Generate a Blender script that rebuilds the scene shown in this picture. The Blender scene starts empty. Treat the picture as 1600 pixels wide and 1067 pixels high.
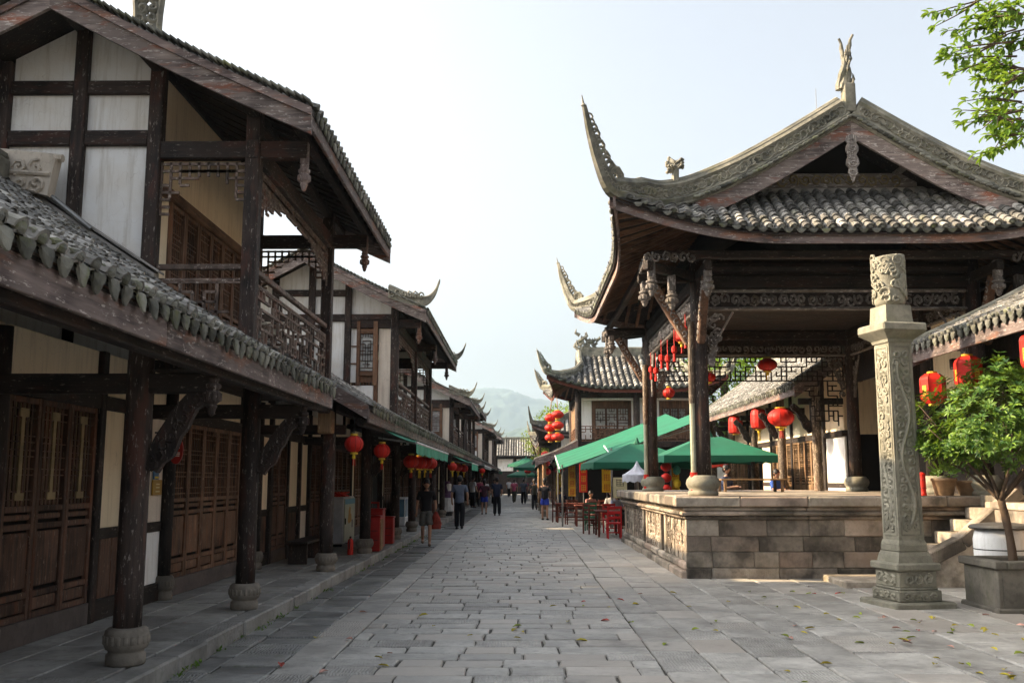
import bpy, math, random
from mathutils import Vector, Matrix, noise
R = math.radians
V = Vector
sc = bpy.context.scene
COL = sc.collection
rnd = random.Random(7)

# ------------------------------------------------------------------ camera
PITCH, YAW = R(8.213), R(0.605)
cam_d = bpy.data.cameras.new('camera'); cam = bpy.data.objects.new('camera', cam_d); COL.objects.link(cam)
cam_d.sensor_width = 36.0; cam_d.lens = 33.75; cam_d.clip_start = 0.1; cam_d.clip_end = 6000
cam.location = (0, 0, 1.65); cam.rotation_euler = (R(90)+PITCH, 0, YAW)
sc.camera = cam

# ------------------------------------------------------------------ sky, sun, exposure
SUN_EL, SUN_AZ = R(29.0), R(5.0)           # sun stands left of the street, a little ahead
sdir = V((-math.cos(SUN_EL)*math.cos(SUN_AZ), math.cos(SUN_EL)*math.sin(SUN_AZ), math.sin(SUN_EL)))
w = bpy.data.worlds.new('World'); sc.world = w; w.use_nodes = True
wn = w.node_tree.nodes; wn.clear()
sky = wn.new('ShaderNodeTexSky'); sky.sky_type = 'NISHITA'; sky.sun_disc = False
sky.sun_elevation = SUN_EL; sky.sun_rotation = math.atan2(sdir.x, sdir.y)
sky.air_density = 1.0; sky.dust_density = 10.0; sky.ozone_density = 1.0; sky.altitude = 200
bg = wn.new('ShaderNodeBackground'); bg.inputs['Strength'].default_value = 0.15
wo = wn.new('ShaderNodeOutputWorld')
hs = wn.new('ShaderNodeHueSaturation'); hs.inputs['Saturation'].default_value = 0.4     # a hazy, washed-out sky
w.node_tree.links.new(sky.outputs[0], hs.inputs['Color']); w.node_tree.links.new(hs.outputs[0], bg.inputs[0]); w.node_tree.links.new(bg.outputs[0], wo.inputs[0])
sun_d = bpy.data.lights.new('sun', 'SUN'); sun_d.energy = 5.0; sun_d.angle = R(0.6); sun_d.color = (1.0, 0.75, 0.46)
sun = bpy.data.objects.new('sun', sun_d); COL.objects.link(sun)
sun.rotation_euler = sdir.to_track_quat('Z', 'Y').to_euler(); sun.location = (-30, 10, 40)
sc.view_settings.view_transform = 'Standard'; sc.view_settings.look = 'None'
sc.view_settings.exposure = 1.45; sc.view_settings.gamma = 1.0; sc.view_settings.use_curve_mapping = False
sc.cycles.use_denoising = True
sc.cycles.max_bounces = 7; sc.cycles.diffuse_bounces = 4; sc.cycles.glossy_bounces = 2; sc.cycles.transmission_bounces = 4
sc.cycles.volume_bounces = 0; sc.cycles.transparent_max_bounces = 6

_c, _s = math.cos(PITCH), math.sin(PITCH)
def in_view(X, Y, Z, m=30):
    a = X*math.cos(YAW)+Y*math.sin(YAW); b = -X*math.sin(YAW)+Y*math.cos(YAW); z = Z-1.65
    d = b*_c+z*_s
    if d < .3: return False
    px = 800+1500*a/d; py = 533.5-1500*(-b*_s+z*_c)/d
    return -m < px < 1600+m and -m < py < 1067+m

# ------------------------------------------------------------------ materials
class G:
    def __init__(s, name):
        s.m = bpy.data.materials.new(name); s.m.use_nodes = True
        s.nt = s.m.node_tree; s.b = s.nt.nodes['Principled BSDF']; s.out = s.nt.nodes['Material Output']
    def n(s, typ, ins=None, **props):
        nd = s.nt.nodes.new('ShaderNode'+typ)
        for k, v in props.items(): setattr(nd, k, v)
        for k, v in (ins or {}).items(): s.set(nd, k, v)
        return nd
    def set(s, nd, k, v):
        if isinstance(v, bpy.types.NodeSocket): s.nt.links.new(v, nd.inputs[k])
        else:
            if isinstance(v, (tuple, list)) and len(v) == 3 and nd.inputs[k].type == 'RGBA': v = (*v, 1)
            nd.inputs[k].default_value = v
    def coords(s, sca=(1, 1, 1)):
        tc = s.n('TexCoord'); oi = s.n('ObjectInfo')
        mul = s.n('VectorMath', {0: oi.outputs['Random'], 1: (37.1, 53.7, 71.3)}, operation='MULTIPLY')
        ad = s.n('VectorMath', {0: tc.outputs['Object'], 1: mul.outputs[0]}, operation='ADD')
        mp = s.n('Mapping', {'Vector': ad.outputs[0], 'Scale': sca})
        return mp.outputs[0]
    def noise(s, vec, scale, detail=4, rough=.55, dist=0):
        return s.n('TexNoise', {'Vector': vec, 'Scale': scale, 'Detail': detail, 'Roughness': rough, 'Distortion': dist}).outputs['Fac']
    def ramp(s, fac, *stops):
        r = s.n('ValToRGB', {'Fac': fac}); el = r.color_ramp.elements
        while len(el) < len(stops): el.new(.5)
        for e, (p, c) in zip(el, stops):
            e.position = p; e.color = (c, c, c, 1) if isinstance(c, (int, float)) else (*c, 1)
        return r.outputs['Color']
    def mix(s, f, a, b, blend='MIX'):
        nd = s.n('Mix', data_type='RGBA', blend_type=blend)
        s.set(nd, 0, f); s.set(nd, 6, a); s.set(nd, 7, b)
        return nd.outputs[2]
    def math(s, op, a, b=0.0, c=None):
        nd = s.n('Math', operation=op); s.set(nd, 0, a); s.set(nd, 1, b)
        if c is not None: s.set(nd, 2, c)
        return nd.outputs[0]
    def vary(s, col, amt):
        """brightness by object and by the per-piece attribute 'tint'"""
        oi = s.n('ObjectInfo'); at = s.n('Attribute', attribute_name='tint')
        v = s.math('ADD', oi.outputs['Random'], at.outputs['Fac'])
        v = s.math('FRACT', v)
        v = s.math('MULTIPLY_ADD', v, 2*amt, 1-amt)
        nd = s.n('VectorMath', {0: col}, operation='SCALE'); s.set(nd, 'Scale', v)
        return nd.outputs[0]
    def bump(s, h, strength, dist=.02):
        b = s.n('Bump', {'Height': h, 'Strength': strength, 'Distance': dist})
        s.nt.links.new(b.outputs[0], s.b.inputs['Normal'])
    def fin(s, col, rough=.8, spec=.3, metal=0.0):
        s.set(s.b, 'Base Color', col); s.set(s.b, 'Roughness', rough)
        s.b.inputs['Specular IOR Level'].default_value = spec; s.b.inputs['Metallic'].default_value = metal
        return s.m

MATS = {}
def wood(kind, axis='z'):
    key = 'wood_%s_%s' % (kind, axis)
    if key in MATS: return MATS[key]
    P = {  # dark, light, speck colour, speck amount, red patch colour, red amount
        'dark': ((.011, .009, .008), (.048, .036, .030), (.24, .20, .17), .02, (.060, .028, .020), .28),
        'post': ((.014, .011, .010), (.066, .047, .039), (.30, .26, .23), .10, (.080, .032, .022), .34),
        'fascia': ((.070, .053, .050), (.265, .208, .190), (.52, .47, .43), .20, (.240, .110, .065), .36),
        'brown': ((.070, .038, .024), (.265, .150, .092), (.34, .25, .18), .06, (.21, .088, .044), .32),
        'door': ((.036, .020, .014), (.155, .086, .058), (.26, .19, .14), .05, (.140, .053, .028), .34),
        'grey':   ((0.088, 0.077, 0.070), (0.288, 0.256, 0.231), (0.562, 0.525, 0.488), .35, (0.144, 0.111, 0.076), .35),
        'warm':   ((0.125, 0.075, 0.037), (0.325, 0.206, 0.112), (0.450, 0.350, 0.250), .2, (0.250, 0.112, 0.050), .3),
        'stage':  ((.040, .031, .025), (.250, .190, .135), (.48, .39, .29), .50, (.13, .06, .035), .25),  # pale kind; on the rear hall columns its tone imitates sunlight
        'rail': ((.060, .044, .036), (.270, .200, .162), (.45, .38, .33), .30, (.17, .075, .05), .3),
        'barge':  ((.085, .065, .060), (.360, .295, .262), (.56, .51, .47), .28, (.260, .095, .055), .45),
        'red':    ((0.075, 0.018, 0.011), (0.188, 0.050, 0.030), (0.312, 0.150, 0.112), .15, (0.138, 0.025, 0.015), .2),
    }[kind]
    g = G(key); st = {'x': (1.6, 22, 22), 'y': (22, 1.6, 22), 'z': (22, 22, 1.6), 'n': (6, 6, 6)}[axis]
    st2 = {'x': (2.2, 9, 9), 'y': (9, 2.2, 9), 'z': (9, 9, 2.2), 'n': (5, 5, 5)}[axis]
    c0 = g.coords(); cs = g.n('Mapping', {'Vector': c0, 'Scale': st}).outputs[0]; c2 = g.n('Mapping', {'Vector': c0, 'Scale': st2}).outputs[0]
    gr = g.noise(cs, 1.0, 3, .65); big = g.noise(c0, 1.7, 2, .6); sp = g.noise(c2, 4.2, 5, .74)
    f = g.math('MULTIPLY_ADD', big, .6, g.math('MULTIPLY', gr, .55))
    col = g.mix(g.ramp(f, (.46, 0.0), (.70, 1.0)), P[0], P[1])
    col = g.mix(g.math('MULTIPLY', g.ramp(big, (.50, 0.0), (.64, 1.0)), .55), col, P[0])
    rp = g.ramp(g.noise(c2, .55, 4, .65), (.54, 0.0), (.64, 1.0))
    col = g.mix(g.math('MULTIPLY', rp, P[5]*2), col, P[4])
    col = g.mix(g.ramp(sp, (.605-.12*P[3], 0.0), (.66-.12*P[3], .78)), col, P[2])
    col = g.vary(col, .30)
    g.bump(g.math('ADD', gr, g.math('MULTIPLY', sp, .6)), .55, .012)
    MATS[key] = g.fin(col, g.ramp(gr, (.3, .62), (.7, .9)), .28)
    return MATS[key]

def plain(key, c, rough=.7, var=.12, dirt=.25, scale=4.0, bump=.2, bscale=30, spec=.3, metal=0.0, dirtcol=None):
    if key in MATS: return MATS[key]
    g = G(key); co = g.coords()
    d = tuple(x*(1-dirt*1.6) if dirt < .6 else x*.1 for x in c) if dirtcol is None else dirtcol
    n1 = g.noise(co, scale, 6, .62); n2 = g.noise(co, bscale, 3)
    col = g.mix(g.ramp(n1, (.38, 0.0), (.66, 1.0)), d, c)
    if var: col = g.vary(col, var)
    if bump: g.bump(n2, bump, .01)
    MATS[key] = g.fin(col, rough, spec, metal)
    return MATS[key]

def plaster(key, c, stain, amt=.5):
    if key in MATS: return MATS[key]
    g = G(key); co = g.coords(); cs = g.n('Mapping', {'Vector': co, 'Scale': (7.0, 7.0, .55)}).outputs[0]
    n1 = g.noise(co, 1.6, 7, .62); n2 = g.noise(cs, 2.2, 6, .6); n3 = g.noise(co, 26, 4, .6); n4 = g.noise(co, 8.0, 6, .7)
    col = g.mix(g.math('MULTIPLY', g.ramp(n1, (.42, 0.0), (.74, 1.0)), amt), c, stain)
    col = g.mix(g.math('MULTIPLY', g.ramp(n2, (.50, 0.0), (.70, 1.0)), amt*.9), col, tuple(x*.62 for x in stain))
    col = g.mix(g.ramp(n4, (.70, 0.0), (.76, .75)), col, (.17, .13, .10))
    vo = g.n('TexVoronoi', {'Vector': g.n('VectorMath', {0: co, 1: g.n('TexNoise', {'Vector': co, 'Scale': 3.0}).outputs['Color']}, operation='ADD').outputs[0], 'Scale': 1.3}, feature='DISTANCE_TO_EDGE').outputs['Distance']
    col = g.mix(g.ramp(vo, (0.0, .30), (.005, 0.0)), col, tuple(x*.45 for x in stain))
    col = g.vary(col, .06)
    g.bump(g.math('ADD', n3, g.math('MULTIPLY', n4, .8)), .25, .012)
    MATS[key] = g.fin(col, .92, .15)
    return MATS[key]

def stone(key, ca, cb, dark, moss=None, mossamt=.0, rough=.8, bump=.5, var=.2, lines=0.0, spec=.35, dark_at=.60, warm=None):
    if key in MATS: return MATS[key]
    g = G(key); co = g.coords()
    n1 = g.noise(co, 2.2, 4, .62); n2 = g.noise(co, 11, 4, .65); n3 = g.noise(co, 60, 2, .6); n4 = g.noise(co, .8, 5, .65)
    col = g.mix(g.ramp(n1, (.34, 0.0), (.68, 1.0)), ca, cb)
    col = g.mix(g.math('MULTIPLY', g.ramp(n2, (.50, 0.0), (.70, 1.0)), .45), col, tuple(x*.55 for x in ca))
    if warm:
        oi = g.n('ObjectInfo'); at = g.n('Attribute', attribute_name='tint')
        fr = g.math('FRACT', g.math('MULTIPLY', g.math('ADD', oi.outputs['Random'], at.outputs['Fac']), 7.31))
        col = g.mix(g.ramp(fr, (.60, 0.0), (1.0, .8)), col, warm)
    col = g.mix(g.ramp(n4, (dark_at, 0.0), (dark_at+.14, .85)), col, dark)
    if moss: col = g.mix(g.math('MULTIPLY', g.ramp(g.noise(co, 3.1, 6, .7), (.52, 0.0), (.68, 1.0)), mossamt), col, moss)
    col = g.vary(col, var)
    h = g.math('ADD', g.math('MULTIPLY', n2, .9), g.math('MULTIPLY', n3, .35))
    if lines:
        wv = g.n('TexWave', {'Vector': co, 'Scale': 10.0, 'Distortion': 7.0, 'Detail': 3.0}).outputs['Fac']
        oi = g.n('ObjectInfo'); at = g.n('Attribute', attribute_name='tint')
        fr = g.math('FRACT', g.math('MULTIPLY', g.math('ADD', oi.outputs['Random'], at.outputs['Fac']), 3.77))
        h = g.math('MULTIPLY_ADD', g.math('MULTIPLY', wv, g.ramp(fr, (.74, 0.0), (.84, 1.0))), lines, h)
    g.bump(h, bump, .012)
    MATS[key] = g.fin(col, g.ramp(n1, (.3, rough-.14), (.7, min(1, rough+.1))), spec)
    return MATS[key]

def leafmat(key, ca, cb, trans=.35):
    if key in MATS: return MATS[key]
    g = G(key); at = g.n('Attribute', attribute_name='tint'); oi = g.n('ObjectInfo')
    f = g.math('FRACT', g.math('ADD', at.outputs['Fac'], oi.outputs['Random']))
    col = g.mix(f, ca, cb)
    g.fin(col, .5, .4)
    tr = g.n('BsdfTranslucent', {'Color': g.mix(.5, col, (.30, .42, .03))})
    mx = g.n('MixShader', {0: trans, 1: g.b.outputs[0], 2: tr.outputs[0]})
    g.nt.links.new(mx.outputs[0], g.out.inputs[0])
    MATS[key] = g.m
    return g.m

# ------------------------------------------------------------------ mesh building
_TB = None
def _boxtopo():
    idx = {}; vs = []
    for i in (-1, 1):
        for j in (-1, 1):
            for k in (-1, 1):
                for a in range(3): idx[(i, j, k, a)] = len(vs); vs.append((i, j, k, a))
    fs = []
    def key(sg, a): return idx[(sg[0], sg[1], sg[2], a)]
    for a in range(3):
        b, c = (a+1) % 3, (a+2) % 3
        for s in (-1, 1):
            q = []
            for (sb, s_c) in ((-1, -1), (1, -1), (1, 1), (-1, 1)):
                sg = [0]*3; sg[a] = s; sg[b] = sb; sg[c] = s_c; q.append(key(sg, a))
            fs.append(q)
    for c in range(3):
        a, b = (c+1) % 3, (c+2) % 3
        for sa in (-1, 1):
            for sb in (-1, 1):
                q = []
                for (s_c, ax) in ((-1, a), (1, a), (1, b), (-1, b)):
                    sg = [0]*3; sg[a] = sa; sg[b] = sb; sg[c] = s_c; q.append(key(sg, ax))
                fs.append(q)
    for i in (-1, 1):
        for j in (-1, 1):
            for k in (-1, 1): fs.append([idx[(i, j, k, a)] for a in range(3)])
    pos = [V([sg if n == v[3] else sg*.8 for n, sg in enumerate(v[:3])]) for v in vs]
    out = []
    for f in fs:
        n = (pos[f[1]]-pos[f[0]]).cross(pos[f[2]]-pos[f[0]])
        ctr = sum((pos[i] for i in f), V())/len(f)
        out.append(tuple(f) if n.dot(ctr) > 0 else tuple(reversed(f)))
    return vs, out
_TB = _boxtopo()
_BX = [(-1, -1, -1), (1, -1, -1), (1, 1, -1), (-1, 1, -1), (-1, -1, 1), (1, -1, 1), (1, 1, 1), (-1, 1, 1)]
_BF = [(0, 3, 2, 1), (4, 5, 6, 7), (0, 1, 5, 4), (1, 2, 6, 5), (2, 3, 7, 6), (3, 0, 4, 7)]

class MB:
    def __init__(s): s.v = []; s.f = []; s.t = []; s.tint = 0.0
    def add(s, vs, fs):
        n = len(s.v); s.v.extend(vs)
        s.f.extend(tuple(i+n for i in f) for f in fs); s.t.extend([s.tint]*len(fs))
        return s
    def obox(s, c, ax, ay, az, bev=0.0):
        c = V(c); ax = V(ax); ay = V(ay); az = V(az)
        if not bev: return s.add([c+ax*i+ay*j+az*k for i, j, k in _BX], _BF)
        L = [ax.length, ay.length, az.length]; A = [ax, ay, az]; vs = []
        b = min(bev, .45*min(L)*2)
        for v in _TB[0]:
            p = c.copy()
            for n in range(3): p += A[n]*(v[n]*(1.0 if n == v[3] else 1-b/max(L[n], 1e-6)))
            vs.append(p)
        return s.add(vs, _TB[1])
    def box(s, x0, x1, y0, y1, z0, z1, bev=0.0):
        return s.obox(((x0+x1)/2, (y0+y1)/2, (z0+z1)/2), ((x1-x0)/2, 0, 0), (0, (y1-y0)/2, 0), (0, 0, (z1-z0)/2), bev)
    def bar(s, p0, p1, wd, ht, up=(0, 0, 1), bev=0.0):
        p0 = V(p0); p1 = V(p1); d = p1-p0; L = d.length
        if L < 1e-6: return s
        d = d/L; sd = d.cross(V(up))
        if sd.length < 1e-4: sd = d.cross(V((1, 0, 0)))
        sd.normalize(); u = sd.cross(d)
        return s.obox((p0+p1)/2, d*L/2, sd*wd/2, u*ht/2, bev)
    def tube(s, pts, rad, n=8, cap=True, flat=1.0):
        pts = [V(p) for p in pts]; m = len(pts)
        if not isinstance(rad, (list, tuple)): rad = [rad]*m
        t0 = (pts[1]-pts[0]).normalized(); u = t0.cross(V((0, 0, 1)))
        if u.length < 1e-3: u = t0.cross(V((1, 0, 0)))
        u.normalize(); vs = []
        for i, p in enumerate(pts):
            t = (pts[min(i+1, m-1)]-pts[max(i-1, 0)])
            if t.length < 1e-9: t = t0
            t = t.normalized(); u = u-t*u.dot(t)
            if u.length < 1e-6: u = t.orthogonal()
            u.normalize(); w_ = t.cross(u)
            for k in range(n):
                a = 2*math.pi*k/n
                vs.append(p+(u*math.cos(a)+w_*math.sin(a)*flat)*rad[i])
        fs = [(i*n+k, i*n+(k+1) % n, (i+1)*n+(k+1) % n, (i+1)*n+k) for i in range(m-1) for k in range(n)]
        if cap: fs += [tuple(range(n-1, -1, -1)), tuple(range((m-1)*n, m*n))]
        return s.add(vs, fs)
    def lathe(s, c, prof, n=16, ang0=0.0):
        c = V(c); vs = []; m = len(prof)
        for r, z in prof:
            for k in range(n):
                a = ang0+2*math.pi*k/n; vs.append(c+V((r*math.cos(a), r*math.sin(a), z)))
        fs = [(i*n+k, i*n+(k+1) % n, (i+1)*n+(k+1) % n, (i+1)*n+k) for i in range(m-1) for k in range(n)]
        fs += [tuple(range(n-1, -1, -1)), tuple(range((m-1)*n, m*n))]
        return s.add(vs, fs)
    def prism(s, poly, o, u, v, th):
        o = V(o); u = V(u); v = V(v); nn = u.cross(v).normalized()*th/2; m = len(poly)
        vs = [o+u*a+v*b-nn for a, b in poly]+[o+u*a+v*b+nn for a, b in poly]
        fs = [tuple(range(m-1, -1, -1)), tuple(range(m, 2*m))]+[(i, (i+1) % m, m+(i+1) % m, m+i) for i in range(m)]
        return s.add(vs, fs)
    def sheet(s, rows):
        n = len(rows[0]); vs = [V(p) for r in rows for p in r]
        return s.add(vs, [(i*n+j, i*n+j+1, (i+1)*n+j+1, (i+1)*n+j) for i in range(len(rows)-1) for j in range(n-1)])
    def slab(s, rows, off):
        """closed slab: a grid of points and the same grid moved by off"""
        off = V(off); n = len(rows[0]); m = len(rows); N = n*m
        vs = [V(p) for r in rows for p in r]; vs = vs+[p+off for p in vs]
        q = [(i*n+j, i*n+j+1, (i+1)*n+j+1, (i+1)*n+j) for i in range(m-1) for j in range(n-1)]
        fs = q+[tuple(N+k for k in reversed(f)) for f in q]
        rim = [j for j in range(n)]+[i*n+n-1 for i in range(1, m)]+[(m-1)*n+j for j in range(n-2, -1, -1)]+[i*n for i in range(m-2, 0, -1)]
        fs += [(rim[k], N+rim[k], N+rim[(k+1) % len(rim)], rim[(k+1) % len(rim)]) for k in range(len(rim))]
        return s.add(vs, fs)
    def mesh(s, name, mat, smooth=False):
        me = bpy.data.meshes.new(name)
        me.from_pydata([tuple(p) for p in s.v], [], s.f)
        at = me.attributes.new('tint', 'FLOAT', 'FACE'); at.data.foreach_set('value', s.t)
        if smooth: me.polygons.foreach_set('use_smooth', [True]*len(s.f))
        if mat: me.materials.append(mat)
        me.update()
        return me
    def build(s, name, mat, parent=None, smooth=False, kind=None):
        o = bpy.data.objects.new(name, s.mesh(name, mat, smooth)); COL.objects.link(o)
        if parent is not None:
            o.parent = parent; wl = WL.get(parent.name, V())
            if wl.length: o.data.transform(Matrix.Translation(-wl))
            WL[o.name] = wl
        if kind: o['kind'] = kind
        return o
WL = {}
def thing(name, loc, label, cat, group=None, rz=0.0, local=False):
    """an Empty at the thing's base; local=True when its parts are built round its own origin"""
    o = bpy.data.objects.new(name, None); COL.objects.link(o); o.location = loc; o.rotation_euler = (0, 0, rz); o.empty_display_size = .2
    tag(o, label, cat, group)
    WL[o.name] = V() if local else V(loc)
    return o
def tag(o, label, cat, group=None):
    o['label'] = label; o['category'] = cat
    if group: o['group'] = group
    return o
def inst(me, name, parent, loc, rot=(0, 0, 0), scale=(1, 1, 1)):
    o = bpy.data.objects.new(name, me); COL.objects.link(o)
    if parent is not None: o.parent = parent; o.location = V(loc)-WL.get(parent.name, V())
    else: o.location = loc
    o.rotation_euler = rot; o.scale = scale
    return o
def setting(name, mb, mat, smooth=False):
    o = mb.build(name, mat, None, smooth); o['kind'] = 'structure'; return o

def lerp(a, b, t): return a+(b-a)*t
def spline(pts, n=8):
    P = [V(p) for p in pts]; P = [P[0]*2-P[1]]+P+[P[-1]*2-P[-2]]; out = []
    for i in range(1, len(P)-2):
        for k in range(n):
            t = k/n; a, b, c, d = P[i-1:i+3]
            out.append(.5*((2*b)+(c-a)*t+(2*a-5*b+4*c-d)*t*t+(3*b-a-3*c+d)*t**3))
    return out+[P[-2]]
def resample(pts, step):
    out = [pts[0].copy()]; acc = 0.0
    for a, b in zip(pts, pts[1:]):
        L = (b-a).length; pos = 0.0
        while acc+(L-pos) >= step and L > 0:
            pos += step-acc; acc = 0.0; out.append(a.lerp(b, pos/L))
        acc += L-pos
    if acc > step*.35: out.append(pts[-1].copy())
    return out

def scrolls(mb, o, u, v, w_, h_, cell, r, rg, n=5, dens=1.0):
    """carved scrollwork: spirals of round section sunk half into the face at o + u*a + v*b"""
    o = V(o); u = V(u); v = V(v); nx = max(1, round(w_/cell)); ny = max(1, round(h_/cell)); cx = w_/nx; cy = h_/ny
    for i in range(nx):
        for j in range(ny):
            if rg.random() > dens: continue
            a0 = rg.uniform(0, 6.28); sg = rg.choice((-1, 1)); turns = rg.uniform(1.1, 1.6)
            c = o+u*(cx*(i+.5+rg.uniform(-.1, .1)))+v*(cy*(j+.5+rg.uniform(-.1, .1)))
            pts = []; rr = []
            for k in range(10):
                t = k/9; q = min(cx, cy)*.58*(1-.85*t); a = a0+sg*turns*2*math.pi*t
                pts.append(c+u*(q*math.cos(a)*cx/min(cx, cy)*.9)+v*(q*math.sin(a)*cy/min(cx, cy)*.9)); rr.append(r*(.6+.7*math.sin(math.pi*(t*.8+.1))))
            mb.tube(pts, rr, n, True)

def fret(mb, o, u, v, nrm, w_, h_, nx, ny, th, dp, rg, keep=.60, sym=True, frame=True):
    """Chinese fretwork: bars along a grid with pieces left out"""
    o = V(o); u = V(u); v = V(v); cx = w_/nx; cy = h_/ny
    def put(a, b): mb.bar(o+u*a[0]+v*a[1], o+u*b[0]+v*b[1], th, dp, nrm)
    H = {}; VV = {}
    for i in range(nx):
        for j in range(1, ny): H[i, j] = rg.random() < keep
    for i in range(1, nx):
        for j in range(ny): VV[i, j] = rg.random() < keep
    if sym:
        for (i, j) in list(H): H[nx-1-i, j] = H[i, j]
        for (i, j) in list(VV): VV[nx-i, j] = VV[i, j]
    for j in range(1, ny):
        i = 0
        while i < nx:
            if H[i, j]:
                k = i
                while k < nx and H[k, j]: k += 1
                put((i*cx, j*cy), (k*cx, j*cy)); i = k
            else: i += 1
    for i in range(1, nx):
        j = 0
        while j < ny:
            if VV[i, j]:
                k = j
                while k < ny and VV[i, k]: k += 1
                put((i*cx, j*cy), (i*cx, k*cy)); j = k
            else: j += 1
    if frame:
        for a, b in (((0, 0), (w_, 0)), ((0, h_), (w_, h_)), ((0, 0), (0, h_)), ((w_, 0), (w_, h_))): put(a, b)

def tile_row(mb, path, side, r=.062, step=.17, rg=rnd, pan=None, k=5):
    """one course of overlapping half-round cover tiles running up the slope (path from the eave up)"""
    P = resample([V(p) for p in path], step); side = V(side).normalized()
    if len(P) < 2: return
    for i in range(len(P)-1):
        a, b = P[i], P[i+1]; d = (b-a)
        if d.length < .03: continue
        d.normalize(); n = side.cross(d)
        if n.z < 0: n = -n
        jit = side*rg.gauss(0, .006)+n*rg.uniform(-.004, .010)-d*(rg.uniform(.02, .06) if rg.random() < .05 else 0); mb.tint = rg.random()
        ra, rb = r*1.06, r*.9; a2 = a-d*.03+n*.022+jit; b2 = b+n*.004+jit; vs = []
        for q, R_ in ((a2, ra), (b2, rb), (a2-n*.003, ra-.016)):
            for m in range(k+1):
                t = math.pi*m/k; vs.append(q+side*(R_*math.cos(t))+n*(R_*math.sin(t)))
        K = k+1
        fs = [(m, m+1, K+m+1, K+m) for m in range(k)]+[(2*K+m, 2*K+m+1, m+1, m) for m in range(k)]
        mb.add(vs, fs)
        if pan:
            c = a-d*.03+side*pan+n*.012+jit; e = b+side*pan-n*.006+jit; hw = abs(pan)*.98
            mb.add([c-side*hw+n*.02, c-n*.012, c+side*hw+n*.02, e-side*hw+n*.02, e-n*.012, e+side*hw+n*.02,
                    c-side*hw+n*.005, c-n*.027, c+side*hw+n*.005], [(0, 1, 4, 3), (1, 2, 5, 4), (6, 7, 1, 0), (7, 8, 2, 1)])
def plain_row(mb, path, side, r=.07, k=3):
    P = [V(p) for p in path]; side = V(side).normalized(); vs = []
    for i, p in enumerate(P):
        d = (P[min(i+1, len(P)-1)]-P[max(i-1, 0)]).normalized(); n = side.cross(d)
        if n.z < 0: n = -n
        for m in range(k+1):
            t = math.pi*m/k; vs.append(p+side*(r*math.cos(t))+n*(r*math.sin(t)))
    K = k+1; mb.tint = rnd.random()
    mb.add(vs, [(i*K+m, i*K+m+1, (i+1)*K+m+1, (i+1)*K+m) for i in range(len(P)-1) for m in range(k)]+[tuple(range(K))])

# material shortcuts
TILE = stone('roof_tile', (.062, .061, .057), (.320, .310, .288), (.024, .026, .023), (.105, .112, .048), .36, .82, .7, .58)
TILE_BASE = stone('roof_tile_bed', (.030, .029, .028), (.060, .058, .054), (.015, .015, .014), None, 0, .9, .5, .1)
EAVE_T = stone('eave_tile', (.060, .062, .052), (.225, .222, .190), (.028, .031, .023), (.120, .132, .045), .75, .85, .9, .50)
RIDGE = stone('ridge_stone', (.095, .094, .078), (.330, .310, .245), (.030, .032, .027), (.150, .150, .070), .50, .9, .9, .15, 0.0, .3, .55)
PAVE = stone('paving', (.272, .261, .240), (.490, .473, .432), (.150, .148, .138), (.200, .200, .125), .14, .60, .8, .15, .55, .5, .62, (.420, .378, .330))
GUTTER = stone('gutter_stone', (.140, .140, .134), (.290, .286, .270), (.065, .065, .061), (.100, .125, .050), .35, .55, .8, .32, .8, .5, .54)
KERB = stone('kerb_stone', (.210, .204, .190), (.380, .370, .345), (.095, .094, .085), (.140, .155, .075), .30, .72, .7, .20, .6)
BASE_ST = stone('column_base_stone', (.130, .114, .092), (.260, .230, .190), (.060, .054, .045), None, 0, .85, .8, .12)
WARM_ST = stone('platform_stone', (.270, .228, .180), (.470, .410, .335), (.055, .049, .041), (.140, .135, .080), .36, .84, .9, .36, .4, .3, .465, (.400, .290, .225))
STELE = stone('carved_stone', (.165, .158, .122), (.310, .294, .232), (.080, .079, .062), (.130, .130, .072), .30, .85, .7, .05)
WHITE = plaster('plaster_white', (.85, .85, .83), (.66, .58, .45), .46)
CREAM = plaster('plaster_cream', (.85, .72, .52), (.66, .50, .31), .40)
PINKW = plaster('plaster_pale', (.78, .69, .58), (.56, .43, .32), .42)
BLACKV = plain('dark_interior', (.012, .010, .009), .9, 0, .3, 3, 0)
RED = plain('red_cloth', (.62, .022, .012), .55, .12, .18, 5, .15, 40)
REDP = plain('red_paint', (.36, .018, .014), .42, .08, .22, 6, .1, 40)
GOLD = plain('gold_paper', (.72, .46, .05), .5, .06, .2, 6, .1, 30)
YELLOW = plain('yellow_cloth', (.80, .55, .03), .6, .06, .15, 6, .1, 30)
GREENC = plain('green_canvas', (.010, .130, .072), .72, .10, .2, 1.6, .15, 60, dirtcol=(.014, .105, .060))
GREENL = plain('pale_green_canvas', (.085, .40, .27), .7, .10, .2, 1.6, .15, 60)
STEEL = plain('grey_steel', (.30, .30, .29), .4, .05, .2, 5, .05, 40, .5, .6)
BARK = stone('bark', (.075, .050, .034), (.150, .105, .072), (.035, .026, .020), None, 0, .9, .8, .05)
GREYM = plain('grey_cement', (.38, .36, .33), .9, .12, .3, 3, .4, 30)
WHITEP = plain('white_paint', (.72, .73, .74), .5, .04, .18, 3, .1, 40)
ROPE = plain('black_cord', (.02, .02, .02), .8, 0, 0, 3, 0)
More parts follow.
